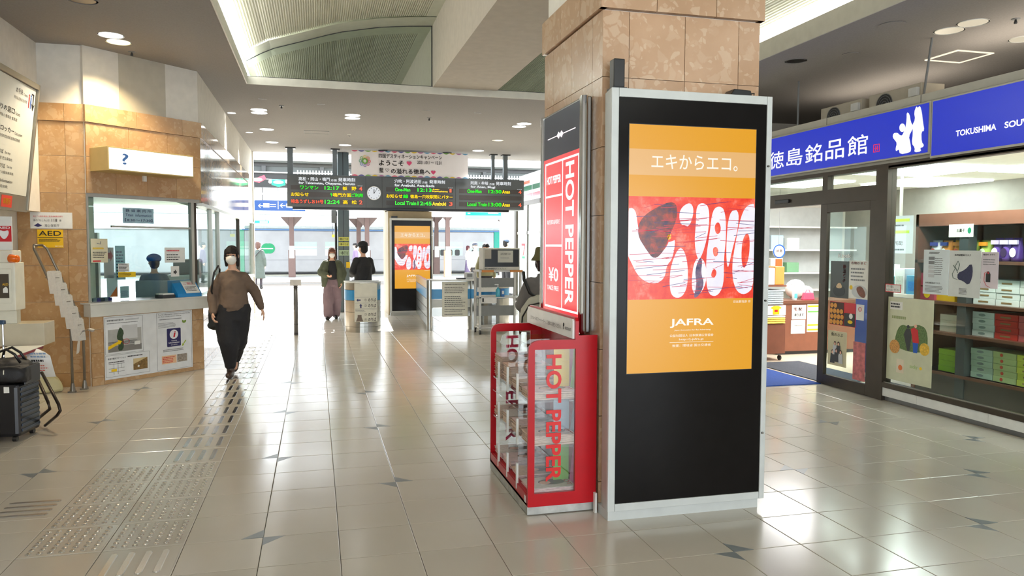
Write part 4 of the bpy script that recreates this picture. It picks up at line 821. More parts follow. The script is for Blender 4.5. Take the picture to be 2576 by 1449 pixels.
# big notice sheet below the counter
o = poster('area_notice', 'large white notice with station photo and maps below the booth counter', 'notice', .145, 1.292, .05, .775, M('notice_white', (232, 234, 234), .3), .022, th=.003)
ORG_o = o
def nb(u0, v0, u1, v1, t_=.003):
    g = G()
    for r in ((u0, v0, u1, v0 + t_), (u0, v1 - t_, u1, v1), (u0, v0, u0 + t_, v1), (u1 - t_, v0, u1, v1)): g.fb(BO, r[0], r[2], r[1], r[3], .025, .0262)
    g.build('border', grey, o)
nb(.155, .335, .62, .76); nb(.155, .075, .70, .325); nb(.80, .06, 1.28, .765)
txt(BO, '徳島市観光総合案内所', .18, .715, .38, .735, ink, o, .027, .02); scribble(BO, .40, .715, .60, .735, 2, grey, o, .026, 9, .4); scribble(BO, .18, .685, .6, .70, 1, grey, o, .026, 10, .5)
ph = G().fb(BO, .19, .60, .36, .62, .025, .0262).build('photo', M('photo_grey', (176, 176, 172), .4, vary=.1, scale=12), o)
G().fb(BO, .19, .60, .36, .43, .0263, .0272).build('photo_road', M('photo_road', (128, 126, 122), .5), ph); G().fb(BO, .36, .55, .50, .66, .0263, .0272).build('photo_building', M('photo_bldg', (205, 206, 206), .5), ph); G().fp(BO, smoothpts([(.30, .37), (.37, .37), (.38, .48), (.36, .52), (.385, .58), (.34, .65), (.31, .6), (.29, .52), (.32, .48)], 1), .0273, .028).build('photo_tree', M('photo_tree', (54, 74, 50), .6, vary=.3, scale=60), ph); G().fb(BO, .51, .58, .42, .46, .0273, .028).build('photo_van', paper, ph)
scribble(BO, .19, .44, .6, .48, 3, dark, ph, .0265, 12, .5)
g = G(); g.fp(BO, [(.185, .395), (.19, .43), (.31, .478), (.305, .495), (.355, .478), (.325, .435), (.322, .45), (.2, .395)], .0282, .0292); g.build('yellow_arrow', yellow, o)
g = G(); g.tube([BO.p(u, v, .029) for u, v in circ(.405, .468, .042, 20, .03)], .0022, 5, True); g.build('red_ring', redp, o)
txt(BO, '徳島市観光ステーション', .18, .275, .40, .297, ink, o, .027, .02); scribble(BO, .42, .28, .65, .30, 1, ink, o, .026, 13, .6); g = G()
for r in ((.19, .13, .38, .133), (.19, .17, .38, .173), (.25, .10, .253, .23), (.30, .10, .303, .23), (.19, .22, .38, .224), (.34, .17, .342, .22)): g.fb(BO, r[0], r[2], r[1], r[3], .025, .0262)
g.build('map_lines', dark, o); G().fb(BO, .22, .285, .135, .165, .0262, .027).build('map_mark', yellow, o); scribble(BO, .19, .235, .38, .25, 1, ink, o, .026, 15, .7)
p2_ = G().fb(BO, .49, .67, .12, .255, .025, .0262).build('photo', M('photo_brown', (132, 104, 60), .5, vary=.45, scale=45), o); G().fp(BO, [(.49, .255), (.67, .255), (.49, .19)], .0263, .027).build('photo_ceiling', M('photo_cream', (206, 186, 140), .5), p2_); G().fp(BO, circ(.555, .16, .013, 12), .0263, .027).build('photo_disc', paper, p2_)
txt(BO, 'Tourist information center is located in the', .82, .735, 1.26, .752, ink, o, .027); txt(BO, '6th floor of this station building.', .82, .708, 1.14, .725, ink, o, .027); scribble(BO, .84, .675, 1.18, .69, 1, grey, o, .026, 17, .6); scribble(BO, .82, .58, 1.08, .645, 5, grey, o, .026, 18, .4)
ib = G().fp(BO, rrect(.935, .34, 1.125, .565, .012), .025, .027).build('info_panel', navy, o); G().fp(BO, circ(1.03, .49, .058, 28), .027, .028).build('white_disc', wink, ib); txt(BO, 'i', 1.017, .455, 1.043, .525, redp, ib, .0295, .02, slant=.2)
txt(BO, 'Tourist', .99, .405, 1.07, .42, wink, ib, .029, .01); txt(BO, 'Information', .955, .38, 1.105, .397, wink, ib, .029, .02); txt(BO, '観光案内所', .985, .355, 1.075, .367, wink, ib, .029)
G().fp(BO, [(1.14, .33), (1.17, .345), (1.162, .352), (1.20, .395), (1.19, .405), (1.155, .36), (1.145, .366)], .027, .028).build('green_arrow', M('arrow_green', (170, 190, 50), .5), o); G().fp(BO, smoothpts([(1.15, .62), (1.2, .62), (1.21, .66), (1.17, .645), (1.15, .665)]), .025, .0262).build('small_emblem', M('emblem_green', (120, 150, 60), .5), o); scribble(BO, .88, .28, 1.18, .315, 2, grey, o, .026, 19, .5)
q_ = G().fb(BO, .86, 1.06, .135, .235, .025, .0262).build('orange_box', M('pale_orange', (232, 190, 150), .5), o); scribble(BO, .87, .145, 1.04, .225, 4, redp, q_, .0263, 20, .45); G().fb(BO, 1.07, 1.21, .14, .235, .025, .0262).build('photo', M('photo_dim', (150, 140, 128), .5, vary=.4, scale=50), o)
# things on the counter and inside the booth
t = thing('leaflet_box', (-1.6, 10.1, .945), 'bright blue leaflet box with a sloping printed front on the booth counter', 'leaflet holder')
G().fp(Fr(BO.p(1.10, 0, .10), tuple(-BO.N)), [(0, .946), (.2, .946), (.2, 1.14), (.14, 1.16), (0, .99)], -.30, 0).build('box', M('box_blue', (24, 132, 196), .4), t, bevel=.003) if False else G().add([BO.p(u, v, n) for u in (1.06, 1.40) for v, n in ((.946, .08), (.946, -.12), (1.15, -.12), (1.15, -.06), (.985, .08))], [(0, 1, 2, 3, 4), (9, 8, 7, 6, 5), (0, 5, 6, 1), (1, 6, 7, 2), (2, 7, 8, 3), (3, 8, 9, 4), (4, 9, 5, 0)]).build('box', M('box_blue', (24, 132, 196), .4), t)
sf_ = Fr(BO.p(1.18, .99, .081), tuple(BO.R), tuple((BO.p(0, 1.15, -.06) - BO.p(0, .985, .08)))); G().fb(sf_, 0, .2, 0, .2, .001, .003).build('label_panel', paper, t); txt(sf_, 'ご案内', .02, .13, .18, .17, redp, t, .005); scribble(sf_, .02, .03, .18, .11, 4, ink, t, .004, 22, .4)
t = thing('document_tray', (-1.9, 9.9, .945), 'dark paper tray with white papers on the booth counter', 'tray'); G().fb(BO, .87, 1.04, .946, .985, -.1, .06).build('tray', dark, t, bevel=.004); G().fb(BO, .88, 1.03, .985, 1.0, -.09, .05).build('papers', paper, t)
t = thing('book_row', (-2.3, 9.5, .945), 'low row of dark folders at the left of the counter behind the glass', 'folders'); 
for k in range(6): G().fb(BO, .05 + k * .045, .09 + k * .045, .946, .985, -.2, -.08).build('folder', M('folder_%d' % (k % 3), [(50, 60, 72), (120, 128, 136), (54, 44, 120)][k % 3], .5), t)
t = thing('office_divider', (-2.8, 11.6, 0), 'pale blue office partition seen through the booth window', 'partition'); G().box(-4.6, -3.0, 11.8, 11.86, 0, 1.75).build('panel', M('partition_blue', (176, 204, 218), .6), t); G().box(-3.02, -2.98, 11.78, 11.88, 0, 1.76).build('post', alu, t)
t = thing('office_desk', (-2.2, 12.6, 0), 'white office desk behind the clerk', 'desk'); G().box(-3.2, -1.8, 12.4, 13.1, .70, .74).build('desktop', paper, t); 
for x_ in (-3.15, -1.85): G().box(x_ - .03, x_ + .03, 12.42, 13.08, 0, .7).build('leg', grey, t)
t = thing('copier', (-1.9, 13.5, 0), 'pale machine in the ticket office behind the window', 'machine'); G().box(-2.4, -1.8, 13.4, 14.2, 0, 1.1).build('body', M('machine_white', (205, 214, 214), .4), t, bevel=.03); G().box(-2.3, -1.9, 13.5, 14.0, 1.1, 1.35).build('lid', grey, t, bevel=.03)
t = thing('office_strip_light', (-3, 11.5, 2.5), 'thin fluorescent strip on the ticket office ceiling', 'strip light'); G().box(-3.8, -2.6, 11.4, 11.5, 2.46, 2.5).build('tube', glow('office_tube', (235, 245, 255), 8), t)
t = thing('office_strip_light', (-3, 14.5, 2.5), 'farther fluorescent strip on the ticket office ceiling', 'strip light'); G().box(-3.6, -2.2, 14.4, 14.5, 2.46, 2.5).build('tube', glow('office_tube', (235, 245, 255), 8), t)
# ================================================================ SOUVENIR SHOP
SH = facing_left(5.7)
U = lambda y: -y
G().box(5.7, 9.4, 2.5, 11.9, -.3, -.002).build('floor_shop', M('shop_floor', (214, 200, 176), .3, vary=.05), **ST)
fs = G().box(5.72, 6.0, 2.0, 10.2, 2.43, 3.08).box(6.0, 9.4, 2.5, 10.2, 2.98, 3.08).build('wall_shop_fascia', M('fascia_grey', (186, 184, 172), .45), **ST)
for y in (4.8, 6.2, 7.6, 9.0): G().fb(SH, U(y) - .003, U(y) + .003, 2.985, 3.08, -.02, -.0185).build('seam', dark, fs)
G().box(5.72, 9.4, 2.5, 11.9, 2.55, 2.62).build('ceiling_shop', M('shop_ceiling', (236, 234, 226), .8), **ST)
G().box(5.72, 9.4, 2.3, 2.5, 0, 3).build('wall_shop_side', white, **ST)
bl = glow('shop_sign_blue', (28, 50, 190), 1.0); bw_ = glow('shop_sign_white', (250, 250, 255), 1.15); br_ = glow('shop_sign_red', (235, 40, 70), 1.0)
t = thing('shop_sign', (5.68, 8, 2.5), 'long lit blue souvenir shop sign with white characters and dancing figures', 'shop sign')
SG = facing_left(5.685)
G().fb(SG, -10.1, -6.02, 2.485, 2.99, 0, .012).build('frame', alu, t, bevel=.003); G().fb(SG, -10.1, -6.045, 2.503, 2.972, .012, .016).build('lit_face', bl, t)
for k, ch in enumerate('徳島銘品館'):
    a = -8.65 + k * .37; txt(SG, ch, a, 2.585, a + .315, 2.80, bw_, t, .018, .014)
q = G()
for r in ((-6.77, -6.68, 2.585, 2.592), (-6.77, -6.68, 2.66, 2.667), (-6.77, -6.763, 2.585, 2.667), (-6.687, -6.68, 2.585, 2.667), (-6.75, -6.70, 2.62, 2.626), (-6.74, -6.732, 2.60, 2.65), (-6.715, -6.708, 2.60, 2.65)): q.fb(SG, r[0], r[1], r[2], r[3], .016, .018)
q.build('seal', br_, t)
def dz(q_):
    out = []
    for x, y in q_:
        yb = 1110 - .16 * (x - 980); yt = 785 - .25 * (x - 980); out.append((-(6.497 - (1900 + x * .3588 - 2252) * .00498), 2.505 + (yb - y) / (yb - yt) * .465))
    return out
d1 = [(1080, 790), (1100, 800), (1112, 860), (1130, 885), (1125, 910), (1100, 960), (1112, 1000), (1122, 1060), (1105, 1075), (1040, 1088), (1030, 1050), (1010, 1068), (1005, 1050), (1015, 1010), (1000, 990), (980, 970), (985, 940), (1015, 935), (1030, 950), (1050, 958), (1066, 925), (1075, 900), (1082, 840)]
d2 = [(1150, 745), (1160, 760), (1175, 740), (1190, 790), (1198, 850), (1212, 920), (1190, 925), (1195, 1000), (1212, 1018), (1205, 1035), (1185, 1040), (1195, 1065), (1145, 1073), (1150, 1040), (1125, 1010), (1132, 940), (1125, 880), (1145, 840), (1135, 790)]
G().fp(SG, smoothpts(dz(d1), 1), .016, .0185).build('dancer_emblem', bw_, t); G().fp(SG, dz(circ(1052, 900, 22, 16, 30)), .0186, .0198).build('dancer_head', bw_, t); G().fp(SG, smoothpts(dz(d2), 1), .0186, .020).build('dancer_emblem', bw_, t)
t = thing('shop_sign', (5.68, 5, 2.45), 'second lit blue shop sign with English lettering at the right edge', 'shop sign')
G().fb(SG, -6.015, -3.0, 2.44, 2.99, 0, .012).build('frame', alu, t, bevel=.003); G().fb(SG, -5.995, -3.0, 2.462, 2.972, .012, .016).build('lit_face', bl, t)
txt(SG, 'TOKUSHIMA', -5.715, 2.605, -5.29, 2.66, bw_, t, .018, .03); txt(SG, 'SOUVENIR', -5.21, 2.605, -4.80, 2.66, bw_, t, .018, .03)
# glazed front
wf = G().fb(SH, -10.2, -2.5, 2.41, 2.455, -.08, .0).fb(SH, -6.74, -6.57, 0, 2.43, -.10, .012).fb(SH, -6.57, -2.5, .14, .19, -.09, .01).fb(SH, -6.57, -2.5, 2.40, 2.43, -.09, 0).build('window_3', bronze, **ST)
G().fb(SH, -6.57, -2.5, .19, 2.41, -.045, -.037).build('pane', winglass, wf); G().fb(SH, -6.57, -2.5, .19, .197, -.03, -.01).build('glazing_bead', alu, wf)
for a, b in ((-6.7, -6.107), (-6.107, -5.29), (-5.29, -4.4), (-4.4, -2.5)): G().fb(SH, a + .002, b - .002, .05, .14, -.03, 0).build('kick_panel', cream, wf)
G().fb(SH, -6.7, -2.5, 0, .05, -.06, -.03).build('plinth', M('plinth_grey', (120, 120, 122), .3, .5), wf)
dr = G().fb(SH, -10.2, -6.74, 2.09, 2.25, -.09, .0).fb(SH, -7.62, -7.53, 2.25, 2.41, -.08, 0).fb(SH, -9.3, -9.2, 0, 2.41, -.08, 0).fb(SH, -10.2, -9.3, 0, .1, -.08, 0).build('door_1', bronze, **ST)
for a, b in ((-9.2, -7.62), (-7.53, -6.74)): G().fb(SH, a, b, 2.25, 2.41, -.05, -.044).build('pane', winglass, dr)
G().fb(SH, -8.52, -8.24, 2.14, 2.185, 0, .03).build('door_sensor', black, dr, bevel=.006)
dl = G().fb(SH, -7.64, -7.53, 0, 2.09, -.05, .0).fb(SH, -6.83, -6.74, 0, 2.09, -.05, .0).fb(SH, -7.53, -6.83, 0, .12, -.05, 0).fb(SH, -7.53, -6.83, 1.99, 2.09, -.05, 0).build('door_2', bronze, bevel=.003, **ST)
G().fb(SH, -7.53, -6.83, .12, 1.99, -.03, -.024).build('pane', winglass, dl)
txt(SH, 'Kiosk', -7.34, 1.475, -7.13, 1.52, wink, dl, -.02, .01)
# posters on the shop glass
def sp_(name, label, y1, y2, z1, z2, mat, n=.003, cat='poster'): return poster(name, label, cat, -y1, -y2, z1, z2, mat, n, SH)
GN = -.034
o = sp_('festival_poster', 'large pale green poster with a couple among fruit trees on the shop window', 6.56, 5.965, .235, 1.085, M('poster_cream', (206, 208, 178), .3), GN)
fo = M('foliage_print', (96, 120, 70), .6, vary=.45, scale=70)
G().fp(SH, smoothpts([(-6.47, .60), (-6.40, .82), (-6.25, .80), (-6.15, .84), (-6.03, .80), (-6.02, .58), (-6.2, .55), (-6.35, .56)]), GN + .004, GN + .005).build('orchard_picture', fo, o)
q = G(); q.fp(SH, [(-6.28, .56), (-6.33, .72), (-6.3, .78), (-6.25, .78), (-6.23, .72), (-6.25, .56)], GN + .0052, GN + .0062).fp(SH, circ(-6.275, .80, .018, 10), GN + .0052, GN + .0062); q.build('figure_dark', dark, o)
q = G(); q.fp(SH, [(-6.21, .65), (-6.24, .78), (-6.2, .80), (-6.15, .78), (-6.13, .65)], GN + .0052, GN + .0062); q.build('figure_red', redp, o); G().fp(SH, [(-6.2, .55), (-6.21, .65), (-6.14, .65), (-6.15, .55)], GN + .0052, GN + .0062).build('figure_trousers', bluep, o); G().fp(SH, circ(-6.18, .815, .018, 10), GN + .0052, GN + .0062).build('figure_head', skinp, o)
G().fp(SH, circ(-6.45, .58, .07, 20), GN + .0054, GN + .0064).build('fruit_picture', M('fruit_a', (206, 150, 80), .5, vary=.4, scale=80), o); G().fp(SH, circ(-6.06, .60, .062, 20), GN + .0054, GN + .0064).build('fruit_picture', M('fruit_b', (222, 180, 60), .5, vary=.35, scale=60), o)
G().fb(SH, -6.42, -6.32, .32, .46, GN + .004, GN + .005).build('jar_picture', M('jar_pale', (226, 214, 190), .5), o); G().fp(SH, circ(-6.365, .375, .028, 14), GN + .0052, GN + .006).build('jar_fruit', M('jar_orange', (226, 120, 60), .5), o)
txt(SH, 'sucky', -6.24, .38, -6.14, .43, M('pale_green_ink', (160, 190, 120), .5), o, GN + .0045, .02); G().fp(SH, circ(-6.10, .405, .016, 12), GN + .004, GN + .005).build('mark', yellow, o); G().fb(SH, -6.53, -6.36, .96, 1.04, GN + .004, GN + .005).build('white_label', paper, o); scribble(SH, -6.52, .975, -6.38, 1.03, 2, dark, o, GN + .0055, 30, .6); scribble(SH, -6.5, .86, -6.25, .9, 1, M('pale_olive', (150, 160, 110), .5), o, GN + .0045, 31, .7)
o = sp_('glass_warning_label', 'small white label with a red border asking not to lean on the glass', 6.567, 6.353, 1.135, 1.218, redp, .002, 'label'); G().fb(SH, -6.56, -6.36, 1.142, 1.211, .0052, .006).build('white_field', paper, o); txt(SH, 'ガラス面に', -6.55, 1.18, -6.45, 1.205, ink, o, .0065, .02); txt(SH, 'もたれないで下さい', -6.55, 1.148, -6.37, 1.172, ink, o, .0065, .02)
o = sp_('mask_notice', 'white printed sheet with a column of small pictures left of the mask poster', 6.108, 5.805, 1.145, 1.572, M('poster_bluewhite', (216, 226, 228), .4), GN)
for k in range(5): G().fb(SH, -6.045, -5.975, 1.475 - k * .042, 1.505 - k * .042, GN + .004, GN + .005).build('picture', lgrey if k > 1 else grey, o)
scribble(SH, -5.97, 1.33, -5.87, 1.5, 9, grey, o, GN + .0045, 33, .35); scribble(SH, -6.04, 1.53, -5.9, 1.555, 2, dark, o, GN + .0045, 34, .4); txt(SH, '本阿波藍染めマスク', -6.08, 1.245, -5.90, 1.262, ink, o, GN + .0045, .01); scribble(SH, -6.08, 1.165, -5.85, 1.23, 5, grey, o, GN + .0045, 35, .4)
o = sp_('mask_poster', 'white poster with a dark navy face mask on the shop window', 5.802, 5.455, 1.14, 1.567, M('mask_sheet', (212, 216, 212), .4), GN)
txt(SH, '本阿波藍染マスク', -5.74, 1.515, -5.56, 1.535, ink, o, GN + .0045, .02); G().fp(SH, smoothpts([(-5.70, 1.36), (-5.62, 1.39), (-5.555, 1.455), (-5.535, 1.40), (-5.54, 1.32), (-5.575, 1.25), (-5.64, 1.29), (-5.70, 1.30)], 1), GN + .004, GN + .0055).build('mask_picture', M('mask_navy', (54, 56, 86), .6, vary=.15, scale=60), o)
q = G(); q.tube([SH.p(a, b, GN + .005) for a, b in ((-5.7, 1.36), (-5.73, 1.42), (-5.70, 1.47), (-5.68, 1.44), (-5.70, 1.38))], .002, 5).tube([SH.p(a, b, GN + .005) for a, b in ((-5.7, 1.30), (-5.75, 1.31), (-5.76, 1.35), (-5.73, 1.40), (-5.75, 1.43))], .002, 5); q.build('mask_loop', M('loop_green', (50, 84, 74), .6), o); scribble(SH, -5.68, 1.165, -5.58, 1.225, 5, dark, o, GN + .0045, 36, .35)
o = sp_('charm_poster', 'pale pinkish poster with a small black charm beside the mask poster', 5.45, 5.275, 1.235, 1.555, M('poster_pink', (216, 206, 212), .4), GN)
txt(SH, '藍染め お守り', -5.43, 1.525, -5.31, 1.54, ink, o, GN + .0045, .02); G().fp(SH, [(-5.395, 1.29), (-5.395, 1.36), (-5.38, 1.385), (-5.365, 1.385), (-5.35, 1.36), (-5.35, 1.29)], GN + .004, GN + .0055).build('charm_picture', black, o); G().fp(SH, circ(-5.372, 1.37, .008, 10), GN + .0056, GN + .006).build('charm_knot', redp, o); G().tube([SH.p(a, b, GN + .005) for a, b in ((-5.375, 1.385), (-5.41, 1.37), (-5.415, 1.30), (-5.39, 1.26), (-5.35, 1.245))], .0018, 5).build('charm_cord', redp, o); scribble(SH, -5.43, 1.44, -5.30, 1.5, 3, grey, o, GN + .0045, 37, .35)
DN = -.022
o = sp_('bowl_poster', 'dark poster with a rice bowl on the shop door glass', 7.46, 7.155, 1.02, 1.435, M('poster_charcoal', (62, 64, 60), .35), DN); G().fp(SH, circ(-7.31, 1.10, .10, 20, .065), DN + .004, DN + .005).build('bowl_picture', black, o); G().fp(SH, smoothpts([(-7.38, 1.13), (-7.3, 1.21), (-7.24, 1.13)]), DN + .0052, DN + .006).build('rice_picture', M('rice_print', (220, 190, 150), .5, vary=.3, scale=80), o); txt(SH, '金時いも', -7.25, 1.2, -7.20, 1.40, redp, o, DN + .005, .02, 1)
o = sp_('kamado_poster', 'white poster with a glossy brown dish on the shop door glass', 7.15, 6.835, 1.03, 1.447, paper, DN); txt(SH, '名物かまど', -7.12, 1.405, -6.88, 1.435, redp, o, DN + .0045, .02); scribble(SH, -7.12, 1.22, -6.88, 1.38, 4, grey, o, DN + .0045, 38, .4); G().fp(SH, circ(-6.98, 1.11, .12, 20, .07), DN + .004, DN + .005).build('plate_picture', lgrey, o); G().fp(SH, smoothpts([(-7.04, 1.15), (-6.95, 1.18), (-6.88, 1.1), (-6.89, 1.04), (-6.98, 1.06)]), DN + .0052, DN + .006).build('dish_picture', M('brown_print', (120, 66, 44), .4, vary=.3, scale=50), o); G().fp(SH, circ(-7.11, 1.15, .025, 10), DN + .0052, DN + .006).build('egg_picture', yellow, o)
o = sp_('sweets_poster', 'poster of golden round sweets with red and black panels on the shop door', 7.455, 7.03, .71, .975, redp, DN)
G().fb(SH, -7.45, -7.22, .715, .97, DN + .004, DN + .005).build('sweets_picture', M('sweets_dark', (70, 40, 24), .5), o); r_ = random.Random(3)
for k in range(14): G().fp(SH, circ(-7.43 + (k % 4) * .058 + .012 * (k // 4 % 2), .745 + (k // 4) * .062, .028, 12), DN + .0052 + k * .00006, DN + .0062 + k * .00006).build('sweet', M('sweet_gold', (222, 150, 50), .4, vary=.25, scale=60), o)
G().fb(SH, -7.21, -7.035, .715, .86, DN + .004, DN + .005).build('black_panel', black, o); G().fp(SH, circ(-7.1, .83, .03, 14), DN + .0052, DN + .006).build('white_disc', paper, o); G().fp(SH, circ(-7.11, .765, .04, 14, .02), DN + .0052, DN + .006).build('gold_dish', yellow, o)
o = sp_('group_poster', 'cream poster with five young people in dark clothes low on the shop door', 7.476, 7.16, .245, .64, M('poster_sand', (204, 196, 160), .4), DN); txt(SH, '魚のさぶ', -7.42, .58, -7.22, .62, ink, o, DN + .0045, .01)
for k, (u, v) in enumerate(((-7.39, .40), (-7.35, .50), (-7.29, .50), (-7.25, .41), (-7.32, .42))):
    q = G(); q.fp(SH, [(u - .04, v - .13), (u + .04, v - .13), (u + .03, v - .02), (u - .03, v - .02)], DN + .004 + k * .001, DN + .0048 + k * .001); q.build('figure', [dark, lgrey][k % 2 if k else 0], o); q = G(); q.fp(SH, circ(u, v, .02, 12, .026), DN + .005 + k * .001, DN + .0055 + k * .001); q.build('figure_head', hairm, o); G().fp(SH, circ(u, v - .006, .013, 10, .017), DN + .0056 + k * .001, DN + .006 + k * .001).build('figure_face', skinp, o)
o = sp_('tissue_card', 'small white card with a no smoking ring on the shop door glass', 7.02, 6.9, .80, .97, paper, DN, 'notice'); G().tube([SH.p(a, b, DN + .005) for a, b in circ(-6.96, .92, .022, 14)], .003, 5, True).build('red_ring', redp, o)
o = sp_('snack_poster', 'red and pink snack poster at the lower right of the shop door', 7.05, 6.86, .14, .56, M('poster_rose', (196, 110, 110), .4, vary=.35, scale=22), DN)
# shop lights
sl_m = glow('shop_lamp', (255, 255, 255), 15)
for k, (x, y) in enumerate(((7.2, 7.75), (8.6, 9.2), (8.5, 7.0), (7.0, 5.3), (8.6, 5.0), (6.9, 9.9), (6.05, 5.2), (6.05, 7.3), (6.05, 3.6))):
    t = thing('shop_ceiling_light', (x, y, 2.54), ['bright square shop ceiling light just inside the window post', 'bright shop ceiling light deep in the shop', 'bright shop ceiling light above the snack shelves', 'bright shop ceiling light above the gift box shelves', 'bright shop ceiling light at the far right of the shop', 'bright shop ceiling light over the counter', 'smaller shop ceiling light along the window, middle one', 'smaller shop ceiling light along the window beside the door post', 'smaller shop ceiling light along the window at the frame edge'][k], 'ceiling light')
    h_ = .6 if k < 6 else .16; G().box(x - h_, x + h_, y - h_, y + h_, 2.525, 2.55).build('lamp_panel', sl_m, t)
# shelf unit with gift boxes
t = thing('gift_shelf', (6.6, 5.2, 0), 'brown shelf unit full of gift boxes behind the shop window', 'shelf')
G().box(6.35, 6.85, 3.2, 6.87, 0, .29).build('base_cabinet', M('dark_base', (66, 60, 56), .4), t)
LV = [.29, .71, 1.03, 1.46]
for z in LV: G().box(6.33, 6.85, 3.2, 6.87, z - .03, z).build('shelf', wood, t)
G().box(6.83, 6.87, 3.2, 6.87, .29, 1.95).build('back_panel', M('back_wood', (120, 76, 62), .5, vary=.12), t); G().box(6.33, 6.87, 3.2, 6.87, 1.82, 1.95).build('header', M('header_wood', (126, 84, 68), .4, vary=.1), t)
for y in (6.24, 4.6, 3.3): G().box(6.335, 6.44, y - .055, y + .055, 0, 1.82 if y > 6 else 1.45).build('upright', M('upright_grey', (58, 64, 66), .4), t)
G().box(6.33, 6.87, 6.83, 6.87, 0, 1.95).build('side_panel', wood, t)
HDR = facing_left(6.33)
o = poster('sweets_shelf_card', 'white card reading sweets hanging from the shelf header', 'card', -6.42, -6.12, 1.70, 1.83, M('card_bright', (242, 242, 232), .5), .004, HDR); txt(HDR, 'お菓子', -6.32, 1.75, -6.22, 1.785, ink, o, .009, .02); G().fp(HDR, circ(-6.165, 1.765, .022, 16, .03), .0075, .009).build('green_mark', green, o)
ordn = ['lowest', 'second', 'third', 'fourth', 'fifth', 'sixth']
BX = {}
def boxcopy(kind, size, colr, emb, loc, label, group, cat='gift box'):
    if kind not in BX:
        r = thing('gift_box', loc, label, cat, group); d, w, h = size
        f = facing_left(loc[0] - d / 2)
        G().box(loc[0] - d / 2, loc[0] + d / 2, loc[1] - w / 2, loc[1] + w / 2, loc[2], loc[2] + h).build('box', M('giftbox_' + kind, colr, .4), r, bevel=.002)
        if emb == 'oval': G().fp(f, circ(-loc[1], loc[2] + h / 2, w * .27, 18, h * .3), 0, .002).build('label_oval', M('emb_' + kind, (232, 200, 90), .4), r)
        elif emb == 'dot': G().fp(f, circ(-loc[1] - w * .12, loc[2] + h / 2, h * .28, 14), 0, .002).build('label_dot', M('emb_' + kind, (200, 70, 50), .4), r)
        elif emb == 'grey': G().fp(f, circ(-loc[1] - w * .05, loc[2] + h / 2, w * .16, 16, h * .22), 0, .002).build('label_oval', M('emb_' + kind, (130, 140, 140), .4), r)
        elif emb == 'line': G().fb(f, -loc[1] - w * .25, -loc[1] + w * .2, loc[2] + h * .35, loc[2] + h * .6, 0, .002).build('label_line', M('emb_' + kind, (150, 120, 80), .4), r)
        index_kids(r); BX[kind] = (r, [c for c in COL.objects if c.parent == r]); return r
    r, kids = BX[kind]; c = r.copy(); COL.objects.link(c); c.location = loc; c['label'] = label; c['group'] = group
    for k in kids: kk = k.copy(); COL.objects.link(kk); kk.parent = c
    return c
def stack(kind, yc, z, n, size, colr, emb, desc, where, group):
    for i in range(n): boxcopy(kind, size, colr, emb, (6.55 + .004 * math.sin(i * 3 + yc), yc + .004 * math.sin(i * 5 + yc), z + i * (size[2] + .001)), '%s gift box, %s in the %s' % (desc, ordn[i], where), group)
where = {6.46: 'left of the grey upright', 6.05: 'just right of the grey upright', 5.79: 'second right of the upright', 5.53: 'third right of the upright', 5.27: 'fourth right of the upright'}
L0 = [('lime', (150, 196, 50), None, 'lime green', 6.46), ('pgreen', (186, 204, 186), 'grey', 'pale green', 6.05), ('sage', (190, 202, 142), 'dot', 'sage green', 5.79), ('yolive', (206, 210, 84), 'line', 'yellow green', 5.53), ('yolive', 0, 'line', 'yellow green', 5.27)]
for kd, c, e, ds, y in L0: stack(kd, y, .29, 4 if kd == 'lime' else 5, (.28, .25, .058), c, e, ds, 'bottom shelf stack ' + where[y], 'gift boxes on the bottom shelf')
L1 = [('cream', (232, 222, 208), None, 'cream', 6.46), ('silver', (216, 218, 216), 'grey', 'silvery white', 6.05), ('redb', (204, 52, 48), 'line', 'red', 5.79), ('pinkb', (200, 92, 98), 'oval', 'dark pink', 5.53), ('pinkb', 0, 'oval', 'dark pink', 5.27)]
for kd, c, e, ds, y in L1: stack(kd, y, .71, 3 if kd == 'cream' else 4, (.28, .25, .06), c, e, ds, 'middle shelf stack ' + where[y], 'gift boxes on the middle shelf')
L2 = [('yellowb', (232, 186, 30), None, 'yellow', 6.53), ('whiteb', (236, 238, 236), 'line', 'white', 6.05), ('whiteb', 0, 'line', 'white', 5.79), ('whited', (236, 234, 230), 'dot', 'white red-marked', 5.53), ('whited', 0, 'dot', 'white red-marked', 5.27)]
where[6.53] = 'behind the printed sheet'
for kd, c, e, ds, y in L2: stack(kd, y, 1.03, 1 if kd == 'yellowb' else 4, (.28, .25, .062), c, e, ds, 'third shelf stack ' + where[y], 'gift boxes on the third shelf')
for k, (y, c) in enumerate(((6.74, (190, 70, 100)),)):
    for i in range(2):
        r = thing('fruit_box', (6.5, y, 1.03 + i * .15), '%s box with a yellow fruit picture, %s one %s' % ('plum red', ['lower', 'upper'][i], 'next to the left shelf end'), 'gift box', 'fruit boxes')
        G().box(6.38, 6.6, y - .1, y + .1, 1.03 + i * .15, 1.17 + i * .15).build('box', M('plum_box', (178, 70, 96), .4), r, bevel=.003); G().fp(facing_left(6.38), circ(-y, 1.10 + i * .15, .045, 14, .05), 0, .002).build('fruit_picture', yellow, r)
bagc = [(222, 226, 238), (228, 150, 60), (240, 170, 40), (150, 170, 70), (160, 180, 80), (96, 60, 150), (104, 70, 160), (88, 60, 140)]
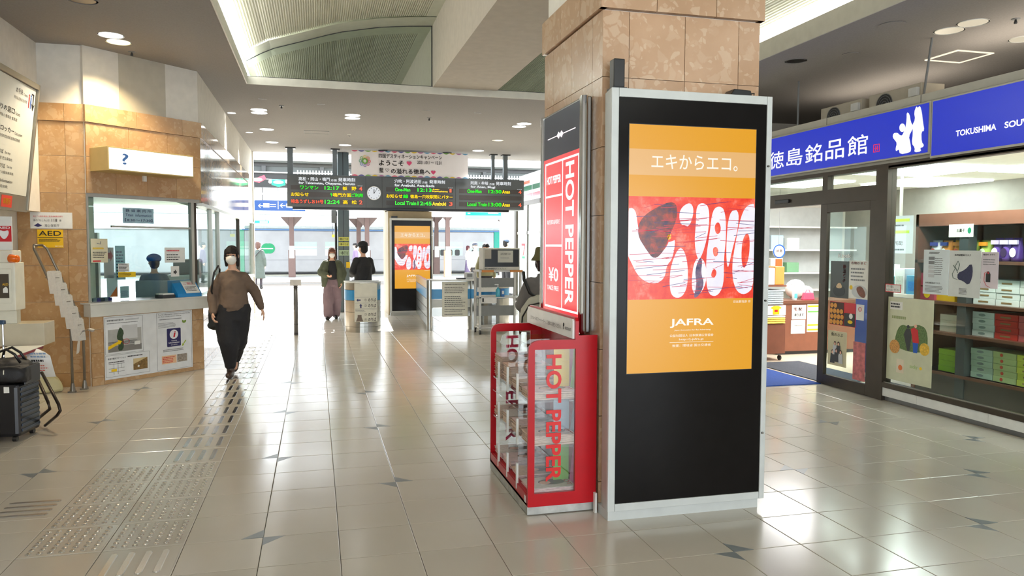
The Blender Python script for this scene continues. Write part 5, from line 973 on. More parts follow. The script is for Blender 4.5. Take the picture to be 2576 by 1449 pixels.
for k, y in enumerate((6.72, 6.58, 6.42, 6.26, 6.10, 5.96, 5.86, 5.76)):
    r = thing('snack_bag', (6.48, y, 1.46), '%s snack bag, %s from the left on the top shelf' % (['white and blue', 'orange and white', 'orange striped', 'green and orange', 'green', 'purple', 'light purple', 'dark purple'][k], ['first', 'second', 'third', 'fourth', 'fifth', 'sixth', 'seventh', 'eighth'][k]), 'snack bag', 'snack bags on the top shelf')
    h = .21 if k < 5 else .23; g = G(); g.loft([((6.48, y, 1.462), .055, .062 if k < 5 else .046), ((6.48, y, 1.50), .06, .068 if k < 5 else .049), ((6.48, y, 1.46 + h * .6), .05, .068 if k < 5 else .049), ((6.48, y, 1.46 + h * .92), .015, .066 if k < 5 else .047), ((6.48, y, 1.46 + h), .006, .066 if k < 5 else .046)], 12); g.build('bag', M('bag_%d' % k, bagc[k], .25, vary=.12), r, smooth=True)
    G().fb(facing_left(6.42), -y - .043, -y + .043, 1.46 + h * .72, 1.46 + h * .9, -.02, .002).build('bag_band', M('band_%d' % k, [(60, 70, 160), (40, 60, 140), (226, 140, 20), (236, 150, 30), (230, 150, 40), (200, 180, 220), (230, 220, 240), (210, 200, 230)][k], .4), r)
    G().fp(facing_left(6.419), circ(-y, 1.46 + h * .38, .035, 12, .045), 0, .002).build('bag_picture', M('pic_%d' % k, [(210, 60, 40), (240, 240, 235), (235, 90, 40), (240, 230, 120), (220, 230, 200), (240, 235, 245), (60, 40, 80), (240, 240, 240)][k], .4), r)
for k, (y, c, c2) in enumerate(((5.45, (214, 222, 232), (40, 140, 210)), (5.2, (232, 226, 222), (200, 60, 50)))):
    r = thing('tall_bag', (6.48, y, 1.46), 'tall clear gift bag with a %s label on the top shelf' % ['blue', 'red'][k], 'gift bag'); g = G(); g.loft([((6.48, y, 1.462), .05, .09), ((6.48, y, 1.60), .05, .095), ((6.48, y, 1.73), .015, .06), ((6.48, y, 1.77), .02, .05)], 12); g.build('bag', M('tallbag_%d' % k, c, .2), r, smooth=True); G().fb(facing_left(6.427), -y - .05, -y + .04, 1.50, 1.63, 0, .003).build('label_patch', M('tl_%d' % k, c2, .4), r); G().fb(facing_left(6.46), -y - .04, -y + .05, 1.72, 1.74, 0, .01).build('ribbon', redp, r)
# white sign board and items left of the shelf
t = thing('shipping_board', (6.9, 7.35, 1.5), 'white board with green headed lines hanging inside the shop window', 'board'); fb7 = facing_left(6.8)
fb7.O.y += .27; G().fb(fb7, -7.62, -7.15, 1.52, 1.97, 0, .01).build('board', glow('board_glow', (250, 252, 250), 1.0), t)  # plain board; its brightness is put in as a glow of its own
for v in (1.90, 1.76): G().fb(fb7, -7.52, -7.2, v, v + .035, .01, .012).build('green_bar', M('bar_green', (150, 200, 50), .4), t)
txt(fb7, '宅配', -7.42, 1.62, -7.3, 1.67, redp, t, .012, .01); scribble(fb7, -7.5, 1.84, -7.25, 1.87, 1, dark, t, .0115, 40, .6); scribble(fb7, -7.42, 1.55, -7.25, 1.58, 1, dark, t, .0115, 41, .7); G().box(6.81, 6.84, 7.64, 7.66, 1.97, 2.55).build('hanging_rod', alu, t)
t = thing('display_cabinet', (7.0, 7.4, 0), 'blue and white stacked display behind the window left of the gift shelf', 'display'); G().box(6.75, 7.15, 6.95, 8.3, 0, 1.0).build('base', M('blue_cabinet', (30, 70, 150), .4), t); G().box(6.73, 7.15, 6.95, 8.3, 1.0, 1.04).build('shelf', white, t)
for k in range(7):
    y = 7.02 + k * .19; h = [.28, .40, .22, .3, .2, .34, .26][k]; c = [(210, 222, 228), (50, 60, 70), (70, 150, 190), (220, 222, 220), (60, 160, 160), (226, 226, 222), (30, 110, 190)][k]
    r = thing('display_box', (6.9, y, 1.04), '%s carton, %s from the window post on the display' % (['grey white', 'dark', 'light blue', 'plain white', 'teal', 'tall white', 'deep blue'][k], ['first', 'second', 'third', 'fourth', 'fifth', 'sixth', 'seventh'][k]), 'carton', 'cartons behind the shop window'); G().box(6.78, 7.05, y - .08, y + .08, 1.04, 1.04 + h).build('box', M('carton_%d' % k, c, .45), r, bevel=.003); G().fb(facing_left(6.78), -y - .05, -y + .05, 1.08, 1.04 + h * .7, 0, .002).build('print', M('cprint_%d' % k, [(120, 170, 200), (130, 90, 90), (40, 130, 200), (190, 200, 190), (210, 230, 230), (210, 150, 150), (230, 240, 250)][k], .4, vary=.2, scale=40), r)
# counter, cart, back shelves, mats
cw = M('counter_wood', (128, 78, 56), .4, vary=.08)
t = thing('shop_counter', (7.4, 9.9, 0), 'reddish brown shop counter with papers on its front', 'counter'); G().box(6.55, 8.8, 9.72, 10.25, .05, .76).build('body', cw, t); G().box(6.52, 8.82, 9.69, 10.27, .76, .80).build('counter_top', M('counter_top', (110, 70, 52), .3), t); G().box(6.6, 8.8, 9.76, 10.2, 0, .05).build('plinth', dark, t)
C9 = front(9.72)
o = poster('parcel_notice', 'white notice with red parcel service characters on the counter front', 'notice', 6.80, 7.04, .52, .735, paper, .003, C9); txt(C9, '宅 配', 6.83, .65, 6.97, .70, redp, o, .008, .03); txt(C9, '承ります', 6.84, .565, 7.0, .61, ink, o, .008, .03)
o = poster('plain_notice', 'plain white notice under the parcel notice', 'notice', 6.79, 7.03, .31, .51, paper, .003, C9); scribble(C9, 6.85, .42, 7.0, .44, 1, grey, o, .007, 44, .5)
o = poster('price_list', 'yellow and green striped price list on the counter front', 'notice', 7.06, 7.3, .33, .745, M('price_pale', (240, 244, 225), .5), .003, C9)
for v in (.70, .62, .42, .35): G().fb(C9, 7.07, 7.29, v, v + .025, .006, .008).build('stripe', yellow if v != .62 else M('stripe_green', (110, 190, 90), .5), o)
t = thing('pump_bottle', (6.93, 9.85, .8), 'white hand sanitiser pump bottle on the shop counter', 'bottle'); g = G(); g.lathe((6.93, 9.85, .8), [(.035, 0), (.037, .01), (.037, .13), (.015, .16), (.012, .18)], 16); g.build('bottle', M('bottle_white', (226, 240, 240), .2), t, smooth=True); q = G(); q.cyl((6.93, 9.85, .98), (6.93, 9.85, 1.03), .006, n=8).box(6.88, 6.94, 9.84, 9.86, 1.025, 1.04); q.build('pump', cream, t); G().fb(front(9.812), 6.905, 6.955, .83, .9, 0, .002).build('label_patch', M('cyan_label', (90, 200, 210), .4), t)
t = thing('pink_bag', (7.15, 9.85, .8), 'small pink handbag shaped item on the shop counter', 'bag'); G().fp(front(9.88), [(7.06, .8), (7.26, .8), (7.23, .91), (7.09, .91)], 0, .07).build('body', M('bag_pink', (226, 80, 110), .4), t, bevel=.01); G().tube([(7.12, 9.85, .91), (7.14, 9.85, .95), (7.18, 9.85, .95), (7.2, 9.85, .91)], .006).build('handle', M('bag_pink', (226, 80, 110)), t)
t = thing('wrapped_parcels', (7.1, 10.1, .8), 'white wrapped bundle behind the pump bottle on the counter', 'bundle'); g = G(); g.ell((7.12, 10.1, .95), (.17, .1, .15), 14); g.ell((7.3, 10.12, .9), (.14, .1, .1), 12); g.build('bundle', paper, t, smooth=True)
t = thing('back_shelf', (7.8, 11.5, 0), 'white wall shelves with goods behind the shop counter', 'shelf')
for z in (.85, 1.15, 1.55, 1.95): G().box(6.2, 9.3, 11.45, 11.88, z - .025, z).build('shelf', cream, t)
G().box(6.2, 9.3, 11.84, 11.88, 0, 2.3).build('back_board', M('backboard_grey', (190, 196, 194), .5), t)
for k in range(12):
    x = 6.45 + (k % 6) * .32; z = (1.15, 1.55)[k // 6]; c = [(120, 130, 128), (222, 120, 90), (236, 200, 170), (200, 214, 214), (230, 230, 226), (120, 170, 130), (150, 80, 60), (240, 220, 200), (210, 210, 215), (226, 140, 110), (170, 200, 210), (240, 240, 235)][k]
    r = thing('shelf_goods', (x, 11.6, z), 'blurred %s package on the wall shelf behind the counter, %s row' % (['grey', 'salmon', 'beige', 'bluish', 'white', 'green', 'brown', 'cream', 'silver', 'coral', 'pale blue', 'ivory'][k], ['lower', 'upper'][k // 6]), 'package', 'packages on the wall shelves'); G().box(x - .12, x + .12, 11.5, 11.75, z, z + .2 + .05 * math.sin(k * 2)).build('box', M('goods_%d' % k, c, .5), r, bevel=.01)
t = thing('round_shop_sign', (7.45, 11.1, 1.45), 'round white sign with a blue ring hanging over the counter', 'sign'); g = G(); R11 = front(11.1); g.fp(R11, circ(7.49, 1.52, .115, 28), 0, .01); g.build('disc', paper, t); G().tube([R11.p(a, b, .012) for a, b in circ(7.49, 1.52, .105, 28)], .01, 6, True).build('blue_ring', bluep, t); txt(R11, '徳島', 7.43, 1.50, 7.55, 1.55, redp, t, .012, .02); G().fb(R11, 7.43, 7.55, 1.18, 1.39, 0, .02).build('orange_tag', M('orange_tag', (236, 96, 40), .4), t); G().tube([(7.49, 11.1, 1.63), (7.49, 11.1, 2.55)], .003).build('cord', grey, t)
t = thing('goods_cart', (6.2, 9.4, 0), 'brown display cart on casters with folded shirts in the shop doorway', 'cart')
G().box(6.0, 6.36, 9.22, 9.8, .10, .52).build('body', cw, t, bevel=.004)
for z in (.78, 1.06): G().box(6.0, 6.36, 9.22, 9.8, z - .02, z).build('shelf', cw, t)
G().box(6.0, 6.36, 9.78, 9.82, .52, 1.25).build('back_board', cw, t); G().box(6.0, 6.03, 9.24, 9.8, .52, 1.1).build('side_board', cw, t)
for x in (6.05, 6.31):
    for y in (9.28, 9.74): q = G(); q.cyl((x - .012, y, .035), (x + .012, y, .035), .035, n=14); q.build('caster', black, t); 
for i in range(7): r = G().box(6.04, 6.33, 9.24, 9.7, .785 + i * .03, .811 + i * .03).build('folded_shirt', M('shirt_grey', (176, 186, 188), .8, vary=.12, scale=30), None, bevel=.008, loc=(6.18, 9.47, .785 + i * .03), label='folded grey shirt in a clear bag, %s in the cart pile' % ['lowest', 'second', 'third', 'fourth', 'fifth', 'sixth', 'top'][i], category='shirt', group='folded grey shirts on the cart')
for i in range(4): r = G().box(6.02, 6.34, 9.20, 9.72, .525 + i * .028, .550 + i * .028).build('packed_shirt', M('shirt_yellow', (232, 206, 90), .5, vary=.2, scale=30) if i < 3 else M('shirt_pack', (226, 220, 200), .4), None, bevel=.008, loc=(6.18, 9.46, .525 + i * .028), label='packed %s shirt, %s in the lower cart pile' % ('yellow' if i < 3 else 'pale', ['lowest', 'second', 'third', 'top'][i]), category='shirt', group='packed shirts on the cart')
f92 = front(9.2); o = poster('shirt_poster', 'white card with a yellow T-shirt picture on the cart', 'card', 6.04, 6.34, .585 + .06, .86 - .08, paper, .0, f92); G().fp(f92, [(6.10, .75), (6.15, .775), (6.22, .775), (6.27, .75), (6.25, .73), (6.235, .74), (6.235, .655), (6.135, .655), (6.135, .74), (6.12, .73)], .004, .006).build('shirt_picture', yellow, o); G().fb(f92, 6.16, 6.21, .69, .72, .006, .0075).build('shirt_print', redp, o)
t = thing('shirt_pack', (6.2, 9.45, 1.06), 'orange and grey packed goods on the top of the cart', 'packages'); G().box(6.03, 6.2, 9.26, 9.7, 1.062, 1.30).build('grey_pack', lgrey, t, bevel=.01); G().box(6.2, 6.35, 9.26, 9.7, 1.062, 1.32).build('orange_pack', M('pack_orange', (236, 150, 70), .4), t, bevel=.01)
t = G().box(4.95, 5.68, 7.53, 9.1, 0.0005, .009).build('blue_mat', M('mat_blue', (36, 74, 150), .85, vary=.12, scale=40, bump=.5), loc=(5.3, 8.3, 0), label='blue door mat outside the souvenir shop entrance', category='mat')
t = G().box(5.76, 6.5, 7.55, 9.1, -.001, .008).build('grey_mat', M('mat_grey', (84, 88, 96), .95, vary=.25, scale=90, bump=.8), loc=(6.1, 8.3, 0), label='dark grey ribbed mat just inside the shop door', category='mat')
# air conditioners and rods above the shop
for k, (ya, yb) in enumerate(((6.72, 7.5), (7.62, 8.36))):
    t = thing('outdoor_unit', (6.3, (ya + yb) / 2, 3.08), 'beige air conditioner unit on the shop roof, %s one' % ['nearer, beside the sloping rod', 'farther'][k], 'air conditioner'); G().box(6.2, 6.5, ya, yb, 3.09, 3.335).build('case', M('unit_beige', (186, 178, 160), .5), t, bevel=.008); f62 = facing_left(6.2)
    G().fp(f62, circ(-yb + .25, 3.19, .12, 24), 0, .004).build('fan_opening', black, t); q = G()
    for r_ in (.04, .07, .10, .125): q.tube([f62.p(a, b, .006) for a, b in circ(-yb + .25, 3.19, r_, 24)], .003, 4, True)
    q.build('fan_grille', grey, t); G().fb(f62, -ya - .14, -ya - .02, 3.20, 3.29, 0, .04).build('valve_cover', cream, t, bevel=.004); G().box(6.22, 6.48, ya + .05, ya + .1, 3.08, 3.1).box(6.22, 6.48, yb - .1, yb - .05, 3.08, 3.1).build('foot', dark, t)
for k, (x, y, dx) in enumerate(((6.2, 6.70, .05), (6.2, 8.83, 0))):
    t = G().tube([(x, y, 3.08), (x + dx, y - dx, Z)], .012, 8).build('hanger_rod', grey, loc=(x, y, 3.08), label='thin vertical rod between shop roof and ceiling, %s' % ['beside the nearer air conditioner', 'left of the farther air conditioner'][k], category='rod')
# ================================================================ DEPARTURE BOARD
YB = 17.6; DB = front(YB); bt_ = thing('departure_board', (2.1, YB, 2.45), 'long grey overhead train departure board with three lit timetables and a clock', 'departure board')
bg_ = M('board_grey', (88, 94, 98), .5); G().box(-.61, 4.86, YB, YB + .6, 2.455, 3.165).build('housing', bg_, bt_, bevel=.006)
G().box(-.5, 4.5, YB + .05, YB + .3, 2.40, 2.453).build('lower_rail', black, bt_); G().box(-.61, 4.86, YB + .42, YB + .6, 3.167, 3.215).build('upper_rail', M('rail_grey', (120, 128, 132), .4, .4), bt_)
for x in (1.114, 1.482, 3.19): G().fb(DB, x - .004, x + .004, 2.455, 3.165, 0, .002).build('joint', dark, bt_)
for x, w in ((-.54, .06), (.435, .05), (1.5, .05), (3.0, .05), (4.125, .035), (4.43, .05)):
    p = G().box(x - w, x + w, YB + .1, YB + .2, 3.165, Z).build('support_post', M('post_grey', (104, 112, 116), .4, .4), bt_); G().box(x - w - .04, x + w + .06, YB + .06, YB + .24, Z - .03, Z).build('cap_plate', dark, p)
lg = glow('led_green', (20, 240, 20), 1.6); ly = glow('led_yellow', (255, 205, 0), 1.6); lr = glow('led_red', (255, 90, 60), 1.5); lw = glow('board_text', (240, 245, 248), 1.0)
sx = lambda s, z: {1: -.61 + (z - 1000) / 895 * 1.724, 2: 1.482 + (z - 190) / 835 * 1.708, 3: 3.19 + (z - 1025) / 780 * 1.67}[s]
ZR = {1: (2.838, 2.928), 2: (2.684, 2.778), 3: (2.525, 2.622)}
def led(s, row, txt_, z0, z1, m, h0=.04, h1=.96, par=None): a, b = ZR[row]; txt(DB, txt_, sx(s, z0), a + (b - a) * h0, sx(s, z1), a + (b - a) * h1, m, par or strips[(s, row)], .0065, .02)
strips = {}
for s, a, b in ((1, 1040, 1860), (2, 235, 995), (3, 1065, 1778)):
    for r in (1, 2, 3): strips[(s, r)] = G().fb(DB, sx(s, a), sx(s, b), ZR[r][0] - .006, ZR[r][1] + .006, 0, .004).build('display_strip', M('strip_dark', (72, 68, 68), .4), bt_)
led(1, 1, 'ワンマン', 1145, 1350, lg); led(1, 1, '12:17', 1420, 1590, lg); led(1, 1, '板', 1625, 1680, ly); led(1, 1, '野', 1730, 1785, ly); led(1, 1, '4', 1815, 1855, lr)
led(1, 2, 'お知らせ', 1042, 1240, ly); led(1, 2, '↑', 1482, 1508, lg); led(1, 2, '鳴門方面', 1516, 1722, ly); led(1, 2, 'ご利用', 1726, 1858, lg)
led(1, 3, '特急うずしお14号', 1042, 1405, lr); led(1, 3, '12:24', 1420, 1592, lg); led(1, 3, '高', 1628, 1685, ly); led(1, 3, '松', 1730, 1787, ly); led(1, 3, '2', 1815, 1856, lr)
led(2, 1, 'One-Man', 335, 505, lg); led(2, 1, '12:13', 587, 748, lg); led(2, 1, 'Awa-', 757, 840, ly, .55, .95); led(2, 1, 'Kawashima', 757, 935, ly, .05, .45); led(2, 1, '1', 955, 978, lr)
led(2, 2, 'お知らせ', 237, 415, ly); led(2, 2, '線', 425, 482, lg); led(2, 2, '徳島〜穴吹駅間にパター', 505, 990, ly); led(2, 3, 'Local Train', 335, 572, lg); led(2, 3, '12:45', 587, 748, lg); led(2, 3, 'Anabuki', 755, 915, ly); led(2, 3, '3', 950, 990, lr)
led(3, 1, 'One-Man', 1157, 1317, lg); led(3, 1, '12:30', 1395, 1545, lg); led(3, 1, 'Anan', 1552, 1642, ly); led(3, 1, '4', 1740, 1776, lr); led(3, 3, 'Local Train', 1157, 1380, lg); led(3, 3, '13:00', 1395, 1545, lg); led(3, 3, 'Anan', 1552, 1642, ly); led(3, 3, '4', 1740, 1776, lr)
def bh(s, tx, z0, z1, a, b, bo=.02): txt(DB, tx, sx(s, z0), a, sx(s, z1), b, lw, bt_, .004, bo)
bh(1, '高松・岡山・鳴門', 1130, 1480, 3.035, 3.12); bh(1, '方面', 1492, 1560, 3.035, 3.085); bh(1, '発車時刻', 1577, 1772, 3.035, 3.12); bh(1, 'for Takamatsu, Okayama, Naruto', 1130, 1770, 2.945, 3.015)
bh(2, '穴吹・阿波池田', 330, 628, 3.035, 3.12); bh(2, '方面', 640, 700, 3.035, 3.085); bh(2, '発車時刻', 722, 902, 3.035, 3.12); bh(2, 'for Anabuki, Awa-Ikeda', 330, 782, 2.945, 3.015)
bh(3, '阿南・牟岐', 1195, 1393, 3.035, 3.12); bh(3, '方面', 1405, 1465, 3.035, 3.085); bh(3, '発車時刻', 1480, 1652, 3.035, 3.12); bh(3, 'for Anan, Mugi', 1195, 1472, 2.945, 3.015)
for s, z in ((1, 1800), (2, 938), (3, 1725)): bh(s, 'のりば', z, z + 55, 2.937, 2.957, 0)
ck = prep('clock', [DB.p(1.297 + .158 * math.cos(k * math.pi / 18) * r, 2.788 + .158 * math.sin(k * math.pi / 18) * r, n) for n, r in ((0, 1), (.03, 1), (.03, .93)) for k in range(36)], [(k + 36 * j, (k + 1) % 36 + 36 * j, 36 + (k + 1) % 36 + 36 * j, 36 + k + 36 * j) for j in (0, 1) for k in range(36)], cream, bt_)
G().fp(DB, circ(1.297, 2.788, .147, 36), .0, .02).build('clock_face', glow('clock_face', (222, 226, 228), .9), ck)
q = G()
for k in range(12): a = k * math.pi / 6; q.fp(DB, circ(1.297 + .125 * math.cos(a), 2.788 + .125 * math.sin(a), .009, 8), .02, .0215)
q.build('hour_marks', ink, ck); G().fp(DB, [(1.289, 2.775), (1.305, 2.775), (1.306, 2.875), (1.290, 2.875)], .022, .0235).build('hour_hand', ink, ck); G().fp(DB, [(1.288, 2.78), (1.295, 2.772), (1.375, 2.893), (1.369, 2.897)], .024, .0255).build('minute_hand', ink, ck)
# campaign banner
t = thing('campaign_banner', (2.13, 17.5, 3.16), 'white campaign banner with coloured wavy edges hanging over the departure board', 'banner'); CB = front(17.5)
X_ = lambda px: .79 + (px - 883) / 294 * 2.68; Z_ = lambda py: 3.735 - (py - 382 - (0)) / 62 * .565
g = G(); P = []; K = 24
for i in range(K + 1):
    for j in range(5): P.append(CB.p(.79 + 2.68 * i / K, 3.165 + .575 * j / 4, .006 * math.sin(i * .9) * (1 if j < 4 else .3)))
g.add(P, [(i * 5 + j, i * 5 + 5 + j, i * 5 + 6 + j, i * 5 + j + 1) for i in range(K) for j in range(4)]); g.build('sheet', M('banner_white', (232, 230, 234), .5, vary=.02), t, smooth=True)
wc = [(210, 90, 120), (90, 90, 160), (120, 170, 90), (220, 190, 60), (170, 110, 160), (90, 150, 190)]
for k in range(18):
    x = .79 + k * .149
    for zz, sgn in ((3.738, -1), (3.167, 1)): G().fp(CB, [(x + .149 * i / 6, zz + sgn * .03 * math.sin(math.pi * i / 6)) for i in range(7)], .009, .0105).build('wave_edge', M('wave_%d' % (k % 6), wc[k % 6], .5), t)
def cbt(s, p0, p1, y0, y1, m=ink, b=.02): txt(CB, s, X_(p0), Z_(y1), X_(p1), Z_(y0), m, t, .011, b)
cbt('四国デスティネーションキャンペーン', 950, 1109, 388, 399); cbt('ようこそ', 951, 1012, 404, 417.5, ink, .03); cbt('2021.10.1 〜 12.31', 1046, 1108, 403, 411, dark); cbt('藍', 951, 962, 423, 435, ink, .02); cbt('の溢れる徳島へ', 980, 1079, 424, 437, ink, .03); cbt('♡', 966, 976, 425, 433, dark, 0)
hp = M('heart_pink', (214, 70, 120), .5)
def heart(cx, cy, r, m): G().fp(CB, [(X_(cx) + r * .062 * 16 * math.sin(a) ** 3, Z_(cy) + r * .062 * (13 * math.cos(a) - 5 * math.cos(2 * a) - 2 * math.cos(3 * a) - math.cos(4 * a))) for a in [2 * math.pi * k / 24 for k in range(24)]], .009, .011).build('heart', m, t)
heart(1026, 410, .06, hp); heart(1087, 431, .055, hp)
for k in range(8):
    a = k * math.pi / 4; cx, cz = X_(916) + .10 * math.cos(a), 3.50 + .10 * math.sin(a); G().tube([CB.p(*p, .012) for p in circ(cx, cz, .028, 12)], .006, 4, True).build('emblem_ring', M('er_%d' % k, [(220, 60, 60), (235, 140, 40), (230, 200, 50), (120, 180, 60), (40, 150, 120), (60, 120, 200), (110, 80, 170), (200, 80, 150)][k], .5), t)
G().tube([CB.p(*p, .012) for p in circ(X_(916), 3.50, .05, 16)], .016, 5, True).build('emblem_core', M('emblem_green2', (110, 170, 70), .5), t)
# ================================================================ TICKET GATES
def band_shell(outline, z0, z1):
    n = len(outline); P = [(x, y, z0) for x, y in outline] + [(x, y, z1) for x, y in outline]
    ins = []
    cx = sum(p[0] for p in outline) / n; cy = sum(p[1] for p in outline) / n
    ins = [(cx + (x - cx) * .92, cy + (y - cy) * .95) for x, y in outline]
    P += [(x, y, z1) for x, y in ins] + [(x, y, z0) for x, y in ins]
    F = []
    for i in range(n):
        j = (i + 1) % n; F += [(i, j, n + j, n + i), (n + i, n + j, 2 * n + j, 2 * n + i), (2 * n + i, 2 * n + j, 3 * n + j, 3 * n + i)]
    return G().add(P, F)
gs = M('gate_steel', (176, 178, 174), .25, .9, vary=.08, scale=5); gb = M('gate_blue', (50, 140, 196), .3)
def booth_desk(cx, cy, r, L, label, h=.93):
    t = thing('gate_desk', (cx, cy, 0), label, 'gate desk')
    o = [(cx + r * math.cos(a), cy + r * math.sin(a)) for a in [math.pi + math.pi * k / 14 for k in range(15)]] + [(cx + r, cy + L), (cx - r, cy + L)]
    for z0, z1, m, nm in ((0, .10, gs, 'steel_band'), (.105, .37, gs, 'steel_band'), (.375, .585, gs, 'steel_band'), (.59, .775, gb, 'blue_band'), (.78, h - .02, gs, 'steel_band')): band_shell(o, z0, z1).build(nm, m, t)
    band_shell([(cx + (x - cx) * 1.02, cy + (y - cy) * 1.02) for x, y in o], h - .02, h).build('rim', cream, t)
    g = G(); n = len(o); g.add([(cx + (x - cx) * .9, cy + (y - cy) * .93, h - .10) for x, y in o], [tuple(range(n))]); g.build('inner_top', black, t); return t
t = booth_desk(.835, 14.29, .33, .28, 'rounded steel ticket gate desk with platform directions and a blue band')
FD = front(13.945); sg = G().fb(FD, .665, 1.075, .20, .905, -.02, .004).build('direction_sheet', M('sheet_ivory', (218, 216, 200), .5), t)
for k, (n_, v) in enumerate((('①', .58), ('②', .475), ('③', .315), ('④', .222))):
    txt(FD, n_, .84, v, .885, v + .045, ink, sg, .006); txt(FD, 'のりば', .91, v - .01, 1.05, v + .055, ink, sg, .006, .03)
G().fp(FD, [(.70, .60), (.73, .63), (.73, .612), (.775, .612), (.775, .588), (.73, .588), (.73, .57)], .004, .006).build('arrow', navy, sg); G().fp(FD, [(.775, .53), (.75, .50), (.765, .50), (.765, .455), (.79, .455), (.79, .50), (.805, .50)], .004, .006).build('arrow', navy, sg)
for v in (.65, .545, .44, .43, .165): G().fb(FD, .675, 1.065, v, v + .003, .004, .0052).build('rule', grey, sg)
G().fp(FD, [(.69, .21), (.82, .21), (.79, .29), (.79, .33), (.72, .33), (.72, .29)], .004, .006).build('stairs_symbol', M('stairs_brown', (110, 96, 84), .5), sg); scribble(FD, .68, .385, .86, .42, 2, grey, sg, .005, 50, .4)
t = thing('ticket_gate', (2.05, 15, 0), 'long steel ticket gate barrier with a blue band beside the distant kiosk', 'ticket gate')
for z0, z1, m in ((.08, .24, gs), (.25, .41, gs), (.42, .585, gs), (.59, .775, gb), (.78, .935, gs)): G().add([(2.0, 14.0, z0), (2.06, 14.0, z0), (2.26, 17.2, z0), (2.2, 17.2, z0), (2.0, 14.0, z1), (2.06, 14.0, z1), (2.26, 17.2, z1), (2.2, 17.2, z1)], [(0, 3, 2, 1), (4, 5, 6, 7), (0, 1, 5, 4), (1, 2, 6, 5), (2, 3, 7, 6), (3, 0, 4, 7)]).build('side_band', m, t, bevel=.004)
G().cyl((2.035, 13.99, 0), (2.035, 13.99, .95), .048, n=20).build('end_post', gs, t, smooth=False)
t = thing('counter_barrier', (2.5, 14.05, 0), 'steel and blue barrier panel with a printed notice next to the trolley', 'barrier')
for z0, z1, m in ((.265, .42, gs), (.43, .585, M('gate_pale', (206, 210, 206), .35)), (.59, .775, gb), (.78, .93, gs)): G().box(2.09, 2.82, 14.03, 14.09, z0, z1).build('band', m, t)
G().box(2.07, 3.0, 14.0, 14.5, .93, .955).build('counter_top', M('counter_white', (226, 228, 226), .4), t, bevel=.006); G().cyl((2.88, 14.12, 0), (2.88, 14.12, .93), .09, n=20).build('end_post', gs, t); G().cyl((2.88, 14.12, .595), (2.88, 14.12, .77), .0915, n=20).build('blue_collar', gb, t)
o = poster('gate_notice', 'cream printed notice with many lines fixed on the barrier panel', 'notice', 2.285, 2.775, .255, .915, M('sheet_ivory', (218, 216, 200)), .004, front(14.03)); FN = front(14.02); txt(FN, '自動券売機及び改札係員不在時のご案内', 2.34, .855, 2.72, .875, ink, o, .0, .01)
for v0, v1, n_ in ((.70, .83, 4), (.44, .66, 6), (.35, .41, 2), (.29, .32, 1)): scribble(FN, 2.33, v0, 2.73, v1, n_, dark, o, .0, n_ + 60, .35)
t = thing('card_reader', (2.62, 14.2, .955), 'small white device on the gate counter beside the trolley', 'device'); G().box(2.76, 2.92, 14.15, 14.3, .955, 1.08).build('case', lgrey, t, bevel=.008); G().fb(front(14.15), 2.79, 2.89, 1.0, 1.06, 0, .003).build('screen', grey, t); G().box(2.60, 2.76, 14.15, 14.3, .955, .98).build('tray', dark, t)
t = booth_desk(3.32, 14.35, .34, .3, 'second rounded steel gate desk behind the white trolley')
for k, (a, b, c, d) in enumerate(((2.95, 3.35, .72, .915), (3.02, 3.33, .50, .66))): o = poster('desk_paper', ['white paper with large characters on the desk behind the trolley shelf', 'white framed paper with a black figure below the trolley shelf'][k], 'notice', a, b, c, d, paper, .0, front(13.99)); (txt(front(13.985), '自 動 改 札 口', 3.04, .80, 3.30, .87, dark, o, .0, .01) if k == 0 else txt(front(13.985), '1', 3.05, .53, 3.08, .62, ink, o, 0, .03))
t = thing('bollard_sign', (-.358, 13.86, 0), 'slim grey post with a small white sign head before the platform exit', 'bollard'); g = G(); g.cyl((-.358, 13.86, 0), (-.358, 13.86, .88), .036, n=16); g.build('post', M('bollard_grey', (108, 106, 104), .35, .5), t, smooth=True)
for z in (.03, .19, .84): G().cyl((-.358, 13.86, z), (-.358, 13.86, z + .012), .039, n=16).build('collar', dark, t)
G().box(-.45, -.265, 13.80, 13.92, .885, .985).build('sign_head', M('head_white', (216, 212, 204), .5), t, bevel=.004)
# trolley with television
t = thing('white_trolley', (3.2, 13.4, 0), 'white wheeled rack trolley in front of the gate desk', 'trolley'); wt = M('trolley_white', (206, 206, 202), .4)
q = 0
for x in (2.835, 3.585):
    for y in (13.2, 13.62): G().box(x - .02, x + .02, y - .02, y + .02, .09, 1.14).build('post', wt, t); g = G(); g.cyl((x - .014, y, .04), (x + .014, y, .04), .04, n=14); g.build('caster', black, t)
G().box(2.80, 3.62, 13.17, 13.66, 1.125, 1.155).build('top_tray', wt, t, bevel=.004)
for a, b in ((2.86, 3.08), (3.38, 3.62)): G().box(a, b, 13.16, 13.172, 1.12, 1.16).build('orange_edge', M('edge_orange', (196, 120, 24), .4), t)
for z in (.665, .12): G().box(2.82, 3.6, 13.18, 13.64, z - .01, z + .008).build('shelf', wt, t)
for z0, z1 in ((.83, 1.0), (.30, .49)): G().box(2.855, 3.565, 13.58, 13.60, z0, z1).build('grey_panel', M('panel_grey', (128, 130, 128), .5), t)
t = thing('television', (3.24, 13.4, 1.157), 'boxy white television with a paper taped on its dark screen on the trolley', 'television'); G().box(2.9, 3.585, 13.24, 13.6, 1.158, 1.555).build('case', M('tv_case', (208, 206, 192), .5), t, bevel=.008); TV = front(13.24)
